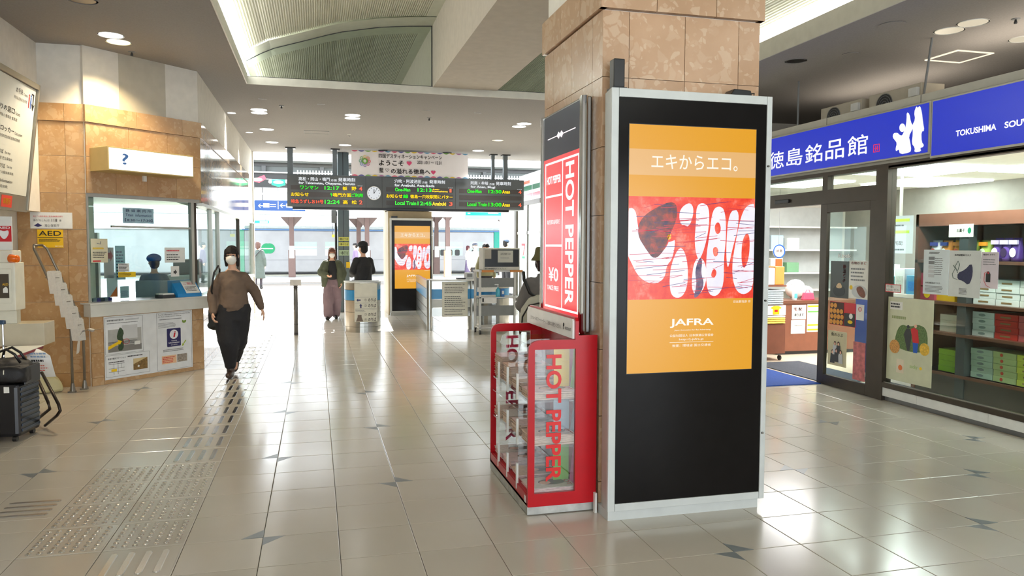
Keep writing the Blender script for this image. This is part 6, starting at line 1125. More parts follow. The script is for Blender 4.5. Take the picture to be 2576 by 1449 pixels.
G().fb(TV, 2.93, 3.565, 1.215, 1.53, 0, .004).build('screen', M('tv_screen', (42, 43, 45), .2, spec=.2), t); G().fb(TV, 2.93, 3.05, 1.36, 1.53, .004, .006).build('beige_note', M('note_beige', (176, 170, 156), .6), t); nt_ = G().fb(TV, 3.17, 3.455, 1.295, 1.51, .004, .007).build('paper_note', M('note_pale', (196, 196, 184), .6), t); txt(TV, '調整中', 3.22, 1.43, 3.41, 1.465, dark, nt_, .0085); scribble(TV, 3.22, 1.36, 3.4, 1.39, 2, grey, nt_, .0075, 61, .4); txt(TV, '運行情報案内ディスプレイ', 2.93, 1.17, 3.33, 1.20, dark, t, .004, .01)
t = thing('sanitiser_bottle', (3.19, 13.4, .673), 'blue hand sanitiser pump bottle on the trolley shelf', 'bottle'); g = G(); g.lathe((3.19, 13.3, .674), [(.04, 0), (.042, .01), (.042, .12), (.018, .15), (.014, .165)], 16); g.build('bottle', M('sanitiser_blue', (80, 180, 205), .15), t, smooth=True); q = G(); q.cyl((3.19, 13.3, .84), (3.19, 13.3, .89), .007, n=8).box(3.13, 3.20, 13.29, 13.31, .885, .9); q.build('pump', cream, t)
t = thing('blue_pack', (3.28, 13.4, .673), 'small blue carton next to the sanitiser bottle on the trolley', 'carton'); G().box(3.25, 3.31, 13.28, 13.36, .674, .82).build('box', M('pack_blue', (30, 110, 180), .4), t, bevel=.003); G().fb(front(13.28), 3.26, 3.30, .72, .78, 0, .002).build('label_patch', paper, t)
# ================================================================ STATION FORECOURT AND PLATFORMS
def at(px, py, Y): d = FWD + RT * ((px - 1288) / FPX) - UP * ((py - 724.5) / FPX); return Vector((0, 0, CH)) + d * (Y / d.y)
pg = M('post_green', (98, 110, 112), .45, .3)
t = thing('steel_pillar', (.64, 18.45, 0), 'dark grey green steel roof pillar with yellow platform labels', 'pillar'); G().box(.51, .77, 18.35, 18.6, 0, Z).build('shaft', pg, t, bevel=.01); G().fb(front(18.35), .625, .64, 0, Z, 0, .004).build('groove', black, t); FP_ = front(18.34)
for k, (a, b, s, c) in enumerate(((1.70, 1.79, '1番のりば', (214, 216, 110)), (1.575, 1.665, '2番のりば', (214, 216, 110)), (1.35, 1.48, '3･4番のりば', (180, 205, 170)))): pl_ = G().fb(FP_, .52, .76, a, b, 0, .006).build('direction_plate', M('plate_%d' % k, c, .5), t); txt(FP_, s, .535, a + .02, .745, b - .02, ink, pl_, .0075, .02)
G().fb(FP_, .69, .78, 1.06, 1.20, 0, .02).build('yellow_plate', yellow, t); G().tube([(.46, 18.4, 0), (.46, 18.4, 2.4)], .03, 8).build('drain_pipe', dark, t); G().box(.36, .47, 18.36, 18.5, 2.12, 2.42).build('junction_box', grey, t)
# canopy between hall and platforms
cd = M('canopy_dark', (34, 35, 37), .7); cm = M('canopy_mid', (76, 80, 80), .6); cp = M('canopy_pale', (206, 212, 210), .6)
t = thing('canopy', (2, 24, 3.3), 'dark station canopy with girders seen over the departure board', 'canopy')
G().box(-12, 16, 24.0, 24.12, 3.33, 3.78).build('fascia', cd, t); G().box(-12, 16, 24.14, 24.3, 3.78, 3.98).build('panel_band', cm, t); G().box(-12, 16, 23.95, 24.15, 3.765, 3.80).build('gutter', cp, t); G().box(-12, 16, 24.1, 24.3, 3.98, 4.08).build('black_girder', black, t); G().box(-12, 16, 23.9, 24.4, 4.08, 4.13).build('beam', cm, t); G().box(-12, 16, 23.8, 24.5, 4.13, 4.24).build('top_beam', cp, t)  # includes a black girder strip between panel band and beam
for k in range(14): x = -10 + k * 1.7; G().box(x - .06, x + .06, 24.0, 24.14, 3.8, 3.98).build('bracket', dark, t); 
for k in range(8): x = -9 + k * 3.1; G().box(x - .5 * 0 - .15, x + .15, 24.0, 24.4, 4.24, 4.75).build('roof_strut', cp, t)
for k in range(5): x = -8 + k * 4.5; G().tube([(x, 24.2, 0), (x, 24.2, 4.1)], .06, 8).build('column', cp, t) if k in (0, 4) else None
t = thing('roof_railing', (3, 22.5, 3.46), 'row of pale railing pickets above the departure board', 'railing'); g = G()
for a, b in ((-.5, 1.5), (4.2, 9.0)):
    x = a
    while x < b: g.box(x, x + .03, 22.5, 22.53, 3.50, 3.73); x += .085
g.build('pickets', M('picket_grey', (186, 192, 190), .5), t, kind='stuff'); G().box(-.6, 1.6, 22.48, 22.55, 3.46, 3.51).build('rail', cm, t); G().box(4.1, 9.1, 22.48, 22.55, 3.46, 3.51).build('rail', cm, t)
# hanging pennants
for k, (p0, p1, c, lab) in enumerate((((630, 449), (665, 458), (214, 70, 90), 'red and white pennant hanging from a cord under the canopy'), ((683, 451), (718, 466), (30, 160, 120), 'green pennant with a pale oval hanging from a cord under the canopy'))):
    Y = 21; a, b = at(*p0, Y), at(*p1, Y); t = thing('pennant', tuple(a), lab, 'pennant'); f = front(Y)
    G().fp(f, [(a.x, a.z), (b.x, a.z + (.03 if k == 0 else 0)), (b.x, b.z), ((a.x + b.x) / 2, b.z - .05), (a.x, b.z)] if k else [(a.x, a.z - .05), (b.x, a.z + .10), (b.x + .05, a.z + .0), ((a.x + b.x) / 2 + .05, b.z - .02), (a.x + .1, b.z)], 0, .02).build('cloth', M('pennant_%d' % k, c, .6), t); G().fp(f, circ((a.x + b.x) / 2, (a.z + b.z) / 2 + (.02 if k == 0 else 0), .13, 18, .045), .02, .025).build('oval', M('pennant_oval', (226, 226, 200), .6), t)
t = thing('hanging_line', (-1.2, 21, 3.4), 'thin pale cord carrying the pennants under the canopy', 'cord'); G().tube([at(600, 448, 21), at(660, 450, 21), at(730, 453, 21), at(900, 452, 21)], .008, 5).build('cord', cp, t)
for k, px in enumerate((680, 722)): a = at(px, 457, 21); t = thing('small_lantern', tuple(a), 'small white round lamp beside the green pennant, %s one' % ['left', 'right'][k], 'lamp'); G().ell(tuple(a), (.05, .05, .05), 12).build('globe', paper, t, smooth=True); G().tube([a, a + Vector((0, 0, .08))], .006).build('hook', dark, t)
# hanging direction signs outside
def osign(px0, py0, px1, py1, Y, mat, label, parts):
    a, b = at(px0, py0, Y), at(px1, py1, Y); f = front(Y); t = thing('direction_sign', ((a.x + b.x) / 2, Y, b.z), label, 'sign'); G().fb(f, a.x, b.x, b.z, a.z, -.12, 0).build('box', mat, t)
    W_, H_ = b.x - a.x, a.z - b.z; pp = lambda u, v: (a.x + u * W_, b.z + v * H_)
    for kind, args, m in parts:
        if kind == 'r': (u0, v0), (u1, v1) = pp(*args[:2]), pp(*args[2:]); G().fb(f, u0, u1, v0, v1, .0, .006).build('white_field', m, t)
        elif kind == 'arrow': u, v, s_ = args; c = pp(u, v); r = H_ * s_; G().fp(f, [(c[0] - r, c[1]), (c[0] - r * .2, c[1] + r * .8), (c[0] + .1 * r, c[1] + .8 * r), (c[0] - .4 * r, c[1] + .18 * r), (c[0] + r, c[1] + .18 * r), (c[0] + r, c[1] - .18 * r), (c[0] - .4 * r, c[1] - .18 * r), (c[0] + .1 * r, c[1] - .8 * r), (c[0] - .2 * r, c[1] - .8 * r)], 0, .006).build('arrow', m, t)
    for u in (.15, .85): p = pp(u, 1); G().tube([(p[0], Y + .05, p[1]), (p[0], Y + .05, 4.09 if Y < 30 else 3.46)], .015, 6).build('hanger', dark, t)
    return t
sb_ = glow('sign_blue_lit', (10, 110, 215), 1.0); sc_ = glow('sign_cyan_lit', (0, 225, 215), 1.15); sw_ = glow('sign_white_lit', (255, 255, 255), 1.5)
osign(640, 503, 768, 531, 24.2, sb_, 'hanging blue direction sign with white arrows left of the departure board', [('arrow', (.12, .45, .25), sw_), ('r', (.17, .3, .29, .7), sw_), ('r', (.30, .35, .42, .42), sw_), ('r', (.30, .55, .42, .62), sw_), ('r', (.455, .15, .47, .9), sw_), ('arrow', (.55, .5, .27), sw_), ('r', (.62, .32, .9, .7), sw_)])
osign(768, 528, 808, 532.5, 24.2, M('sign_grey_white', (240, 240, 240), .5), 'white continuation of the hanging blue direction sign', [])
osign(618, 554, 677, 562, 37.5, sc_, 'small hanging cyan platform sign above the grey coated woman', [('r', (.1, .15, .3, .85), sw_), ('r', (.6, .2, .95, .8), sw_)])
osign(1169, 531, 1263, 553, 24.2, glow('sign_pale', (225, 248, 250), 1.0), 'hanging cyan and white platform sign right of the distant kiosk', [('r', (.03, .5, .97, 1.0), sc_), ('r', (.08, .64, .15, .8), sw_), ('r', (.62, .7, .9, .95), sw_)])
osign(943, 526, 970, 537, 24.2, M('sign_grey_white', (240, 240, 240), .5), 'hanging white sign with a dark edge left of the distant kiosk', [])
osign(835, 590, 846, 597, 37.5, glow('sign_yel', (240, 235, 30), 1.0), 'tiny yellow sign beside the steel pillar', [])
# lintel bands outside
t = thing('footbridge_beam', (0, 26, 2.6), 'pale beam crossing behind the hanging signs', 'beam'); a = at(600, 537, 26); G().box(-9, 9, 26, 26.3, a.z - .02, a.z + .42).build('beam', cp, t); G().box(-9, 9, 25.98, 26, a.z - .035, a.z - .015).build('edge', grey, t)
t = thing('overhead_cable', (-1, 23.5, 3.1), 'thin dark pipe with small clips running under the canopy left of the board', 'pipe'); G().tube([at(628, 489, 24.05), at(722, 485, 24.05), at(880, 483, 24.05)], .03, 8).build('pipe', M('pipe_grey', (150, 154, 156), .5), t)
for px in (640, 700, 780, 860): p = at(px, 486, 24.05); G().tube([p, (p.x, p.y, 3.34)], .012, 6).build('pipe_hanger', dark, t)
# platform roof and posts
t = thing('platform_roof', (2, 40, 3.2), 'white platform roof over the standing train', 'roof'); G().box(-25, 30, 36.5, 46, 3.45, 3.6).build('roof_slab', paper, t)
for k in range(12): x = -20 + k * 4; G().box(x - .08, x + .08, 36.6, 44, 3.33, 3.45).build('rafter', cp, t)
brn = M('post_brown', (98, 76, 70), .6)
def ppost(px, py, label, top=3.35, sunny=False, y=None):
    d = FWD + RT * ((px - 1288) / FPX) - UP * ((py - 724.5) / FPX); p = Vector((0, 0, CH)) + d * (CH / -d.z); p.z = 0
    if y: p = at(px, 690, y); p.z = 0
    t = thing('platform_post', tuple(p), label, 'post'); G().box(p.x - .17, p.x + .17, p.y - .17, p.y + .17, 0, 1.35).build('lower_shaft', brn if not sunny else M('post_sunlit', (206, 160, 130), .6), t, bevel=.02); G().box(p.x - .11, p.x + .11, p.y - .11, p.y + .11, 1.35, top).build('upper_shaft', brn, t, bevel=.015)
    for s_ in (-1, 1): G().fp(front(p.y), [(p.x + s_ * .1, top - .5), (p.x + s_ * .5, top - .05), (p.x + s_ * .5, top), (p.x + s_ * .1, top)], -.06, .06).build('bracket', M('bracket_brown', (96, 78, 72), .6), t)
    G().fb(front(p.y - .17), p.x - .12, p.x + .12, .95, 1.55, 0, .03).build('white_plate', paper, t); return t
ppost(735, 697, 'brown platform post left of the departure board', 3.0); ppost(903, 690, 'brown platform post, left of the pair behind the man in the cap', 3.0, y=40.5); ppost(924, 690, 'brown platform post, right of the pair behind the man in the cap', 3.0, y=39); ppost(1098, 690, 'dark brown platform post right of the distant kiosk'); ppost(1126, 697, 'sunlit platform post right of the distant kiosk', 3.35, True); ppost(1262, 692, 'thin brown platform post beside the teal train end')
# train
t = thing('train', (3, 43, 0), 'long silver train with green emblem standing at the far platform', 'train'); ts = M('train_silver', (162, 162, 165), .4, .35, vary=.08, scale=1.5); FT = front(42.6)
xa, xb = at(614, 600, 42.6).x, at(1243, 600, 42.6).x; H_ = 2.42
G().box(xa, xb, 42.6, 45.4, .1, H_).build('body', ts, t, bevel=.08); G().box(xa - .1, xb + 8, 42.55, 45.4, H_ - .03, H_ + .03).build('roof_line', M('roof_blue', (90, 130, 180), .5), t); G().box(xa, xb + 8, 42.8, 45.2, H_ + .03, H_ + .22).build('roof', cp, t, bevel=.06); G().box(xb + .0, xb + 8, 42.6, 45.4, .1, H_).build('teal_end', M('train_teal', (24, 160, 140), .4), t); G().box(xa - .25, xa, 42.6, 45.4, .1, H_).build('green_edge', M('train_green', (40, 190, 140), .4), t); G().box(xa - 14, xa - .3, 42.6, 45.4, .1, H_).build('next_car', ts, t, bevel=.08)
G().box(xa - 14, xb + 8, 42.7, 45.3, -.1, .1).build('underframe', black, t); G().fb(FT, xa, xb, .78, .80, 0, .006).build('body_crease', grey, t)
wm_ = M('train_window', (176, 202, 190), .15); bm_ = M('train_blind', (232, 238, 236), .5)
for k, (a, b) in enumerate(((741, 797), (818, 874), (1103, 1164), (1182, 1219))):
    p, q_ = at(a, 608, 42.6), at(b, 643, 42.6); w_ = G().fb(FT, p.x, q_.x, q_.z, p.z, 0, .01).build('train_window', wm_, t); G().fb(FT, p.x, q_.x, (p.z + q_.z) / 2 + .05, (p.z + q_.z) / 2 + .11, .01, .02).build('window_bar', paper, w_)
    if k < 2: G().fb(FT, p.x, q_.x, q_.z, q_.z + .34, .01, .014).build('blind', bm_, w_)
    else:
        for j in range(3): G().fp(FT, rrect(p.x + .1 + j * .42, q_.z, p.x + .38 + j * .42, q_.z + .34, .08), .01, .03).build('seat_back', dark, w_)
p, q_ = at(657, 612, 42.6), at(692, 638, 42.6); r_ = (p.z - q_.z) / 2; g = G(); g.fp(FT, circ(p.x + r_, q_.z + r_, r_, 26), 0, .02).fp(FT, circ(q_.x - r_, q_.z + r_, r_, 26), .0, .025).fb(FT, p.x + r_, q_.x - r_, q_.z + .02, p.z - .02, 0, .022); g.build('green_emblem', M('emblem_train', (0, 150, 96), .4), t); G().fb(FT, p.x, q_.x - .1, q_.z + r_ - .03, q_.z + r_ + .02, .026, .03).build('white_rule', paper, t)
G().box(-3, 12, 32.35, 32.45, 0, .012).build('trim_4', grey, **ST)
t = thing('yellow_tactile_strip', (2, 41.3, 0), 'pale platform edge strip in front of the train', 'platform edge'); G().box(-20, 25, 41.4, 42.3, 0, .01).build('strip', M('edge_strip', (205, 200, 180), .6), t)
# greenery and wall seen far behind
t = thing('far_bush', (1.5, 47, 2.5), 'pale green leafy bush glimpsed beside the steel pillar', 'bush'); g = G(); r_ = random.Random(5); c0 = at(905, 531, 47)
for k in range(260): p = c0 + Vector((r_.uniform(-1.3, 1.3), r_.uniform(-.4, .4), r_.uniform(-.3, .3))); s_ = .05; g.add([p + Vector((r_.uniform(-s_, s_), r_.uniform(-s_, s_), r_.uniform(-s_, s_))) for _ in range(3)], [(0, 1, 2)])
g.build('leaves', M('leaf_pale', (150, 180, 130), .7), t, kind='stuff'); G().tube([(c0.x, 47, 0), (c0.x, 47, 2.6)], .06).build('trunk', brn, t)
# ================================================================ CONVENIENCE STORE BEYOND THE HALL (right)
FC = facing_left(5.7)
cs = G().box(5.75, 9.5, 18.9, 21.3, 0, 3.6).build('wall_store', M('store_white', (228, 236, 234), .5), **ST)
t = thing('striped_store_sign', (5.68, 20, 2.85), 'white store sign with orange, green and red stripes at the right of the departure board', 'shop sign'); G().fb(FC, -21.2, -18.85, 2.84, 3.46, 0, .06).build('panel', glow('store_sign_white', (236, 244, 250), 1.0), t)
for v0, v1, c, a, b in ((3.30, 3.38, (236, 120, 70), -20.6, -19.85), (3.11, 3.24, (0, 130, 80), -20.7, -19.62), (3.11, 3.24, (0, 120, 72), -19.56, -18.87), (2.93, 3.02, (206, 30, 60), -20.6, -19.62), (2.93, 3.02, (206, 30, 60), -19.56, -18.87)): G().fb(FC, a, b, v0, v1, .06, .064).build('stripe', glow('stripe_%d_%d' % c[:2], c, .9), t)
ws_ = G().fb(FC, -21.3, -18.9, 2.72, 2.84, 0, .05).fb(FC, -21.4, -21.2, 0, 3.46, -.1, .08).build('window_4', bronze, **ST)
G().fb(FC, -21.2, -18.9, 1.92, 2.0, .0, .05).build('transom', alu, ws_)
for a, b, c, d in ((-21.2, -20.15, 2.0, 2.72), (-20.08, -18.9, 2.0, 2.72), (-21.2, -20.15, .05, 1.92), (-20.08, -18.9, .05, 1.92)): G().fb(FC, a, b, c, d, .01, .018).build('pane', M('store_pane', (222, 240, 236), .1), ws_)
G().fb(FC, -20.15, -20.08, 0, 2.72, .0, .05).build('mullion', bronze, ws_); o = poster('store_notice', 'pale notice with small lines high on the store glass', 'notice', -20.95, -20.25, 2.25, 2.7, M('notice_mint', (216, 234, 226), .4), .02, FC); scribble(FC, -20.85, 2.3, -20.35, 2.55, 4, grey, o, .0245, 70, .3); txt(FC, '売店', -20.7, 2.58, -20.4, 2.67, dark, o, .024)
q = G(); q.fb(FC, -20.8, -20.42, 1.60, 1.66, .019, .022).fp(FC, [(-20.5, 1.60), (-20.42, 1.60), (-20.6, 1.32), (-20.68, 1.32)], .019, .022); o = q.build('number_logo', redp, ws_); G().fb(FC, -20.75, -20.45, 1.24, 1.30, .019, .022).build('logo_bar', green, ws_); g = G()
for k in range(16): u = -21.1 + k * .14; g.fp(FC, [(u, .98), (u + .05, .98), (u + .02, 1.12), (u - .03, 1.12)], .019, .021)
g.build('glass_dashes', grey, ws_)
G().box(5.95, 10, 24.4, 24.6, 0, 4.0).build('wall_outer', paper, **ST)
# ================================================================ PEOPLE
skin = M('skin', (226, 178, 150), .5, vary=.04); skin2 = M('skin_pale', (232, 190, 165), .5, vary=.03)
hblack = M('hair_black', (26, 21, 20), .6, vary=.25, scale=60, spec=.3); hbrown = M('hair_brown', (104, 62, 46), .45, vary=.25, scale=60); maskm = M('face_mask', (236, 234, 228), .7, vary=.03); eyem = M('eye_dark', (22, 16, 14), .2, vary=0)
def hand(g, Wp, d, side, palm, s=1.0, curl=.5):
    """palm then four separate bent fingers and a thumb leaving the side; d = forearm direction, side = towards the thumb, palm = palm normal"""
    Wp = Vector(Wp); d = Vector(d).normalized(); side = Vector(side); side = (side - d * side.dot(d)).normalized(); pn = d.cross(side)
    if pn.dot(Vector(palm)) < 0: pn = -pn
    rot = Matrix((side, pn, d)).transposed()
    g.ell(Wp + d * .045 * s, (.040 * s, .018 * s, .052 * s), 12, rot)
    for k, (o, L) in enumerate(((.028, .066), (.010, .074), (-.009, .069), (-.027, .052))):
        k0 = Wp + d * .082 * s + side * o * s; a = curl * .7; d1 = (d * math.cos(a) + pn * math.sin(a)); b = curl * 1.7; d2 = (d * math.cos(b) + pn * math.sin(b))
        k1 = k0 + d1 * L * .52 * s; k2 = k1 + d2 * L * .5 * s
        g.cap(k0 - d * .02 * s, k1, .0092 * s, .0085 * s, 8).cap(k1, k2, .0085 * s, .0072 * s, 8)
    t0 = Wp + d * .028 * s + side * .028 * s; t1 = t0 + (side * .75 + d * .75 + pn * .35).normalized() * .036 * s; t2 = t1 + (d + pn * .5 + side * .1).normalized() * .030 * s
    g.cap(t0, t1, .0118 * s, .0100 * s, 8).cap(t1, t2, .0100 * s, .0082 * s, 8)
def rz(a): return Matrix.Rotation(a, 3, 'Z')
def figure(name, loc, rot, H, label, J=None, head=(0, 0), vox=.007, sk=skin, arms=True, seated=False, grp=None):
    """continuous body; returns (root, joints) ; J overrides joints given for H = 1.6, facing -y"""
    t = thing('person', loc, label, 'person', grp, rotz=rot); s = H / 1.6
    j = dict(hc=(0, 0, .86), ch=(0, 0, 1.13), nk=(0, .005, 1.32), hd=(0, -.012, 1.475), sA=(-.137, 0, 1.236), sB=(.137, 0, 1.236), eA=(-.205, .03, 1.03), eB=(.205, .03, 1.03), wA=(-.215, -.03, .81), wB=(.215, -.03, .81),
             hA=(-.085, 0, .84), hB=(.085, 0, .84), kA=(-.09, -.01, .455), kB=(.09, -.01, .455), aA=(-.09, .02, .085), aB=(.09, .02, .085), fA=(0, -1, 0), fB=(0, -1, 0), pA=(.5, .3, 0), pB=(-.5, .3, 0), tA=(0, -1, 0), tB=(0, -1, 0), cA=.5, cB=.5)
    j.update(J or {})
    for k, v in j.items():
        if isinstance(v, tuple): j[k] = Vector(v) * (s if k[0] not in 'fpt' else 1)
    R = rz(head[0]) @ Matrix.Rotation(head[1], 3, 'X'); hd = j['hd']; g = G(); hp_ = lambda x, y, z: hd + R @ (Vector((x, y, z)) * s)
    g.ell(hp_(0, .012, .025), (.072 * s, .088 * s, .092 * s), 16, R).ell(hp_(0, -.018, -.03), (.058 * s, .062 * s, .074 * s), 14, R).ell(hp_(0, -.032, -.075), (.034 * s, .034 * s, .03 * s), 12, R)
    g.cap(hp_(0, -.078, .012), hp_(0, -.092, -.02), .008 * s, .013 * s, 8)
    for e in (-1, 1): g.ell(hp_(e * .072, .01, -.005), (.012 * s, .02 * s, .03 * s), 10, R).ell(hp_(e * .03, -.068, -.022), (.02 * s, .015 * s, .018 * s), 8, R)
    g.ell(hp_(0, -.078, -.058), (.022 * s, .01 * s, .008 * s), 8, R)
    g.cap(j['nk'] - Vector((0, 0, .03 * s)), hp_(0, .01, -.05), .05 * s, .047 * s, 12)
    hc, ch, nk = j['hc'], j['ch'], j['nk']
    g.loft([(hc - Vector((0, 0, .06 * s)), .12 * s, .085 * s), (hc, .135 * s, .09 * s), (hc.lerp(ch, .5), .105 * s, .075 * s), (ch, .135 * s, .085 * s), (ch.lerp(nk, .6), .125 * s, .07 * s), (nk - Vector((0, 0, .015 * s)), .08 * s, .055 * s), (nk + Vector((0, 0, .01 * s)), .05 * s, .05 * s)], 18)
    for q in 'AB':
        sh, el, wr = j['s' + q], j['e' + q], j['w' + q]
        if arms: g.cap(ch.lerp(nk, .6), sh, .045 * s, .042 * s).cap(sh, el, .042 * s, .036 * s).cap(el, wr, .036 * s, .024 * s); hand(g, wr, wr - el, j['t' + q], j['p' + q], s, j['c' + q])
        hi, kn, an = j['h' + q], j['k' + q], j['a' + q]; g.cap(hi, kn, .078 * s, .052 * s).cap(kn, an, .052 * s, .034 * s)
        f = j['f' + q].normalized(); g.cap(an + Vector((0, 0, -.035 * s)), an + f * .13 * s + Vector((0, 0, -.05 * s)) * (1 if f.z > -.4 else .3), .036 * s, .028 * s)
    g_ = G(); g_.v = g.v; g_.f = g.f
    blob('body', g_, vox, sk, t, it=2)
    j['R'] = R; j['hp'] = hp_; j['s'] = s; j['t'] = t; return t, j
def face(j, mask=True, brow=hblack):
    hp_, R, s, t = j['hp'], j['R'], j['s'], j['t']
    g = G()
    for e in (-1, 1): g.ell(hp_(e * .031, -.080, .010), (.0125 * s, .005 * s, .0065 * s), 10, R)
    g.build('eyes', eyem, t, smooth=True, local=True); g = G()
    for e in (-1, 1): g.cap(hp_(e * .018, -.083, .030), hp_(e * .046, -.074, .031), .003 * s, .0028 * s, 6)
    g.build('eyebrows', brow, t, smooth=True, local=True)
    if mask:
        g = G(); g.ell(hp_(0, -.05, -.042), (.062 * s, .058 * s, .058 * s), 18, R).ell(hp_(0, -.085, -.03), (.03 * s, .025 * s, .035 * s), 12, R).ell(hp_(0, -.045, -.075), (.048 * s, .048 * s, .03 * s), 14, R); blob('face_mask', g, .006 * max(1, s), maskm, t, it=2)
        g = G()
        for e in (-1, 1): g.tube([hp_(e * .055, -.06, -.02), hp_(e * .075, -.02, -.005), hp_(e * .078, .005, -.0)], .002, 5).tube([hp_(e * .052, -.055, -.07), hp_(e * .074, -.015, -.03), hp_(e * .078, .008, -.02)], .002, 5)
        g.build('mask_loop', maskm, t, local=True)
    else:
        g = G(); g.ell(hp_(0, -.090, -.058), (.02 * s, .005 * s, .006 * s), 10, R); g.build('lips', M('lips', (190, 110, 100), .5), t, smooth=True, local=True)
def hair(j, m, long=0, fringe=True, vox=.008, bob=False, side=.0):
    hp_, R, s, t = j['hp'], j['R'], j['s'], j['t']; g = G()
    g.ell(hp_(0, .024, .042), (.082 * s, .090 * s, .088 * s), 16, R).ell(hp_(0, .04, -.01), (.078 * s, .072 * s, .09 * s), 14, R)
    if fringe:
        for k in range(7): x = (k - 3) * .017; g.cap(hp_(x * .8, -.050, .105 - abs(x) * .5), hp_(x * 1.15, -.092 + abs(x) * .45, .040 - abs(x) * .1), .017 * s, .012 * s, 8)
    if bob or long:
        L = -long if long else -.10
        for e in (-1, 1):
            g.cap(hp_(e * .062, -.03, .07), hp_(e * .073, -.045, -.03), .018 * s, .013 * s, 8).cap(hp_(e * .073, -.045, -.03), hp_(e * .068, -.045 if long else -.02, L * .8), .013 * s, .007 * s, 8)
            g.cap(hp_(e * .06, .03, .02), hp_(e * .065, .03, L * .9), .03 * s, .018 * s, 8)
        g.cap(hp_(0, .06, 0), hp_(0, .07, L), .06 * s, .045 * s, 10)
    blob('hair', g, vox, m, t, it=2, disp=.006, dsc=.02)
def torso(g, j, rings):
    """rings: (z as a fraction hc..nk, rx, ry) at H=1.6"""
    s = j['s']; hc, nk = j['hc'], j['nk']
    g.loft([(hc.lerp(nk, f) + Vector((dx * s, dy * s, 0)), rx * s, ry * s) for f, rx, ry, dx, dy in rings], 20)
def sleeve(g, j, q, r=(.075, .068, .055), cuff=.0):
    s = j['s']; sh, el, wr = j['s' + q], j['e' + q], j['w' + q]; w2 = wr - (wr - el).normalized() * (.0 + cuff) * s
    inn = j['ch'].lerp(j['nk'], .6); g.cap(inn, sh, .062 * s, r[0] * s).cap(sh, el, r[0] * s, r[1] * s, 12).cap(el, w2, r[1] * s, r[2] * s, 12)
def leg(g, j, q, r=(.11, .10, .085), low=.03):
    s = j['s']; hi, kn, an = j['h' + q], j['k' + q], j['a' + q]; g.cap(hi, kn, r[0] * s, r[1] * s, 12).cap(kn, an + Vector((0, 0, low * s)), r[1] * s, r[2] * s, 12)
def shoe(j, m, hi=.0):
    s = j['s']; t = j['t']
    for q in 'AB':
        an, f = j['a' + q], j['f' + q].normalized(); sd = f.cross(Vector((0, 0, 1))).normalized(); up = sd.cross(f); Rm = Matrix((sd, f, up)).transposed(); g = G()
        g.ell(an + f * .055 * s - up * .045 * s, (.048 * s, .135 * s, .045 * s), 14, Rm).cap(an - up * .03 * s, an + up * hi * s, .048 * s, .047 * s)
        base = an - up * .085 * s + f * .05 * s
        # flatten against the ground
        g.v = [v if (v - base).dot(up) > 0 else v - up * (v - base).dot(up) for v in g.v]
        blob('shoe', g, .012, m, t, it=2)
# --- the woman walking towards us
t, j = figure('walking_woman', (-1.0, 9.56, 0), .06, 1.585, 'woman in a taupe sweatshirt, dark baggy trousers and white mask walking on the tactile paving',
    dict(hc=(.04, 0, .86), ch=(.04, 0, 1.12), nk=(.03, .01, 1.315), hd=(.025, -.012, 1.478), sA=(-.085, 0, 1.222), sB=(.15, 0, 1.222), eA=(-.20, .05, 1.02), eB=(.29, .05, 1.03), wA=(-.195, -.05, .80), wB=(.355, .06, .835),
         hA=(-.03, 0, .83), hB=(.115, 0, .83), kA=(-.015, -.06, .45), kB=(.075, .05, .455), aA=(-.01, .0, .09), aB=(.03, .36, .20), fA=(-.12, -1, 0), fB=(0, -.55, -.8), pA=(.9, .2, 0), pB=(-.9, .2, 0), cA=.75, cB=.35), head=(-.10, .03), vox=.0065)
face(j); hair(j, hblack, long=.13, vox=.007)
g = G(); torso(g, j, [(-.10, .15, .12, 0, 0), (.02, .17, .135, 0, -.005), (.12, .175, .135, 0, 0), (.4, .16, .12, 0, 0), (.7, .155, .11, 0, 0), (.86, .12, .085, 0, 0), (.985, .062, .062, 0, 0)]); sleeve(g, j, 'A', (.066, .068, .045), .012); sleeve(g, j, 'B', (.066, .064, .042), .012); g.ell((.0, -.0, .82), (.15, .13, .05), 14)
blob('sweatshirt', g, .010, M('sweat_taupe', (110, 92, 78), .85, vary=.08, scale=14, bump=.2), t, it=3, disp=.022, dsc=.09)
g = G(); s_ = j['s']; g.loft([((.03, 0, .70), .18, .14), ((.04, 0, .80), .165, .13), ((.04, 0, .87), .14, .11)], 18); leg(g, j, 'A', (.125, .125, .070), .07); leg(g, j, 'B', (.125, .115, .07), -.01); g.cap((-.05, 0, .70), (-.04, -.03, .45), .13, .115).cap((.11, 0, .7), (.10, .03, .5), .12, .10).cap((.03, 0, .72), (.04, 0, .50), .13, .11)
blob('trousers', g, .012, M('trouser_dark', (34, 34, 38), .85, vary=.1), t, it=3, disp=.02, dsc=.11); shoe(j, M('boot_brown', (66, 50, 42), .35), .05)
t = thing('shoulder_bag', (-1.2, 9.6, .58), 'black tote bag hanging from the shoulder of the walking woman', 'bag'); g = G(); g.box(-1.265, -1.13, 9.66, 9.80, .60, .82).ell((-1.19, 9.73, .62), (.10, .085, .06), 14); blob('body', g, .010, M('bag_black', (24, 25, 22), .6), t, it=4, disp=.012, dsc=.06).location = (1.2, -9.6, -.58)
g = G(); g.tube([(-1.16, 9.66, .80), (-1.205, 9.52, 1.05), (-1.165, 9.47, 1.27), (-1.125, 9.53, 1.345), (-1.12, 9.64, 1.30), (-1.17, 9.74, 1.0), (-1.17, 9.75, .8)], .011, 8); g.build('strap', black, t, smooth=True)
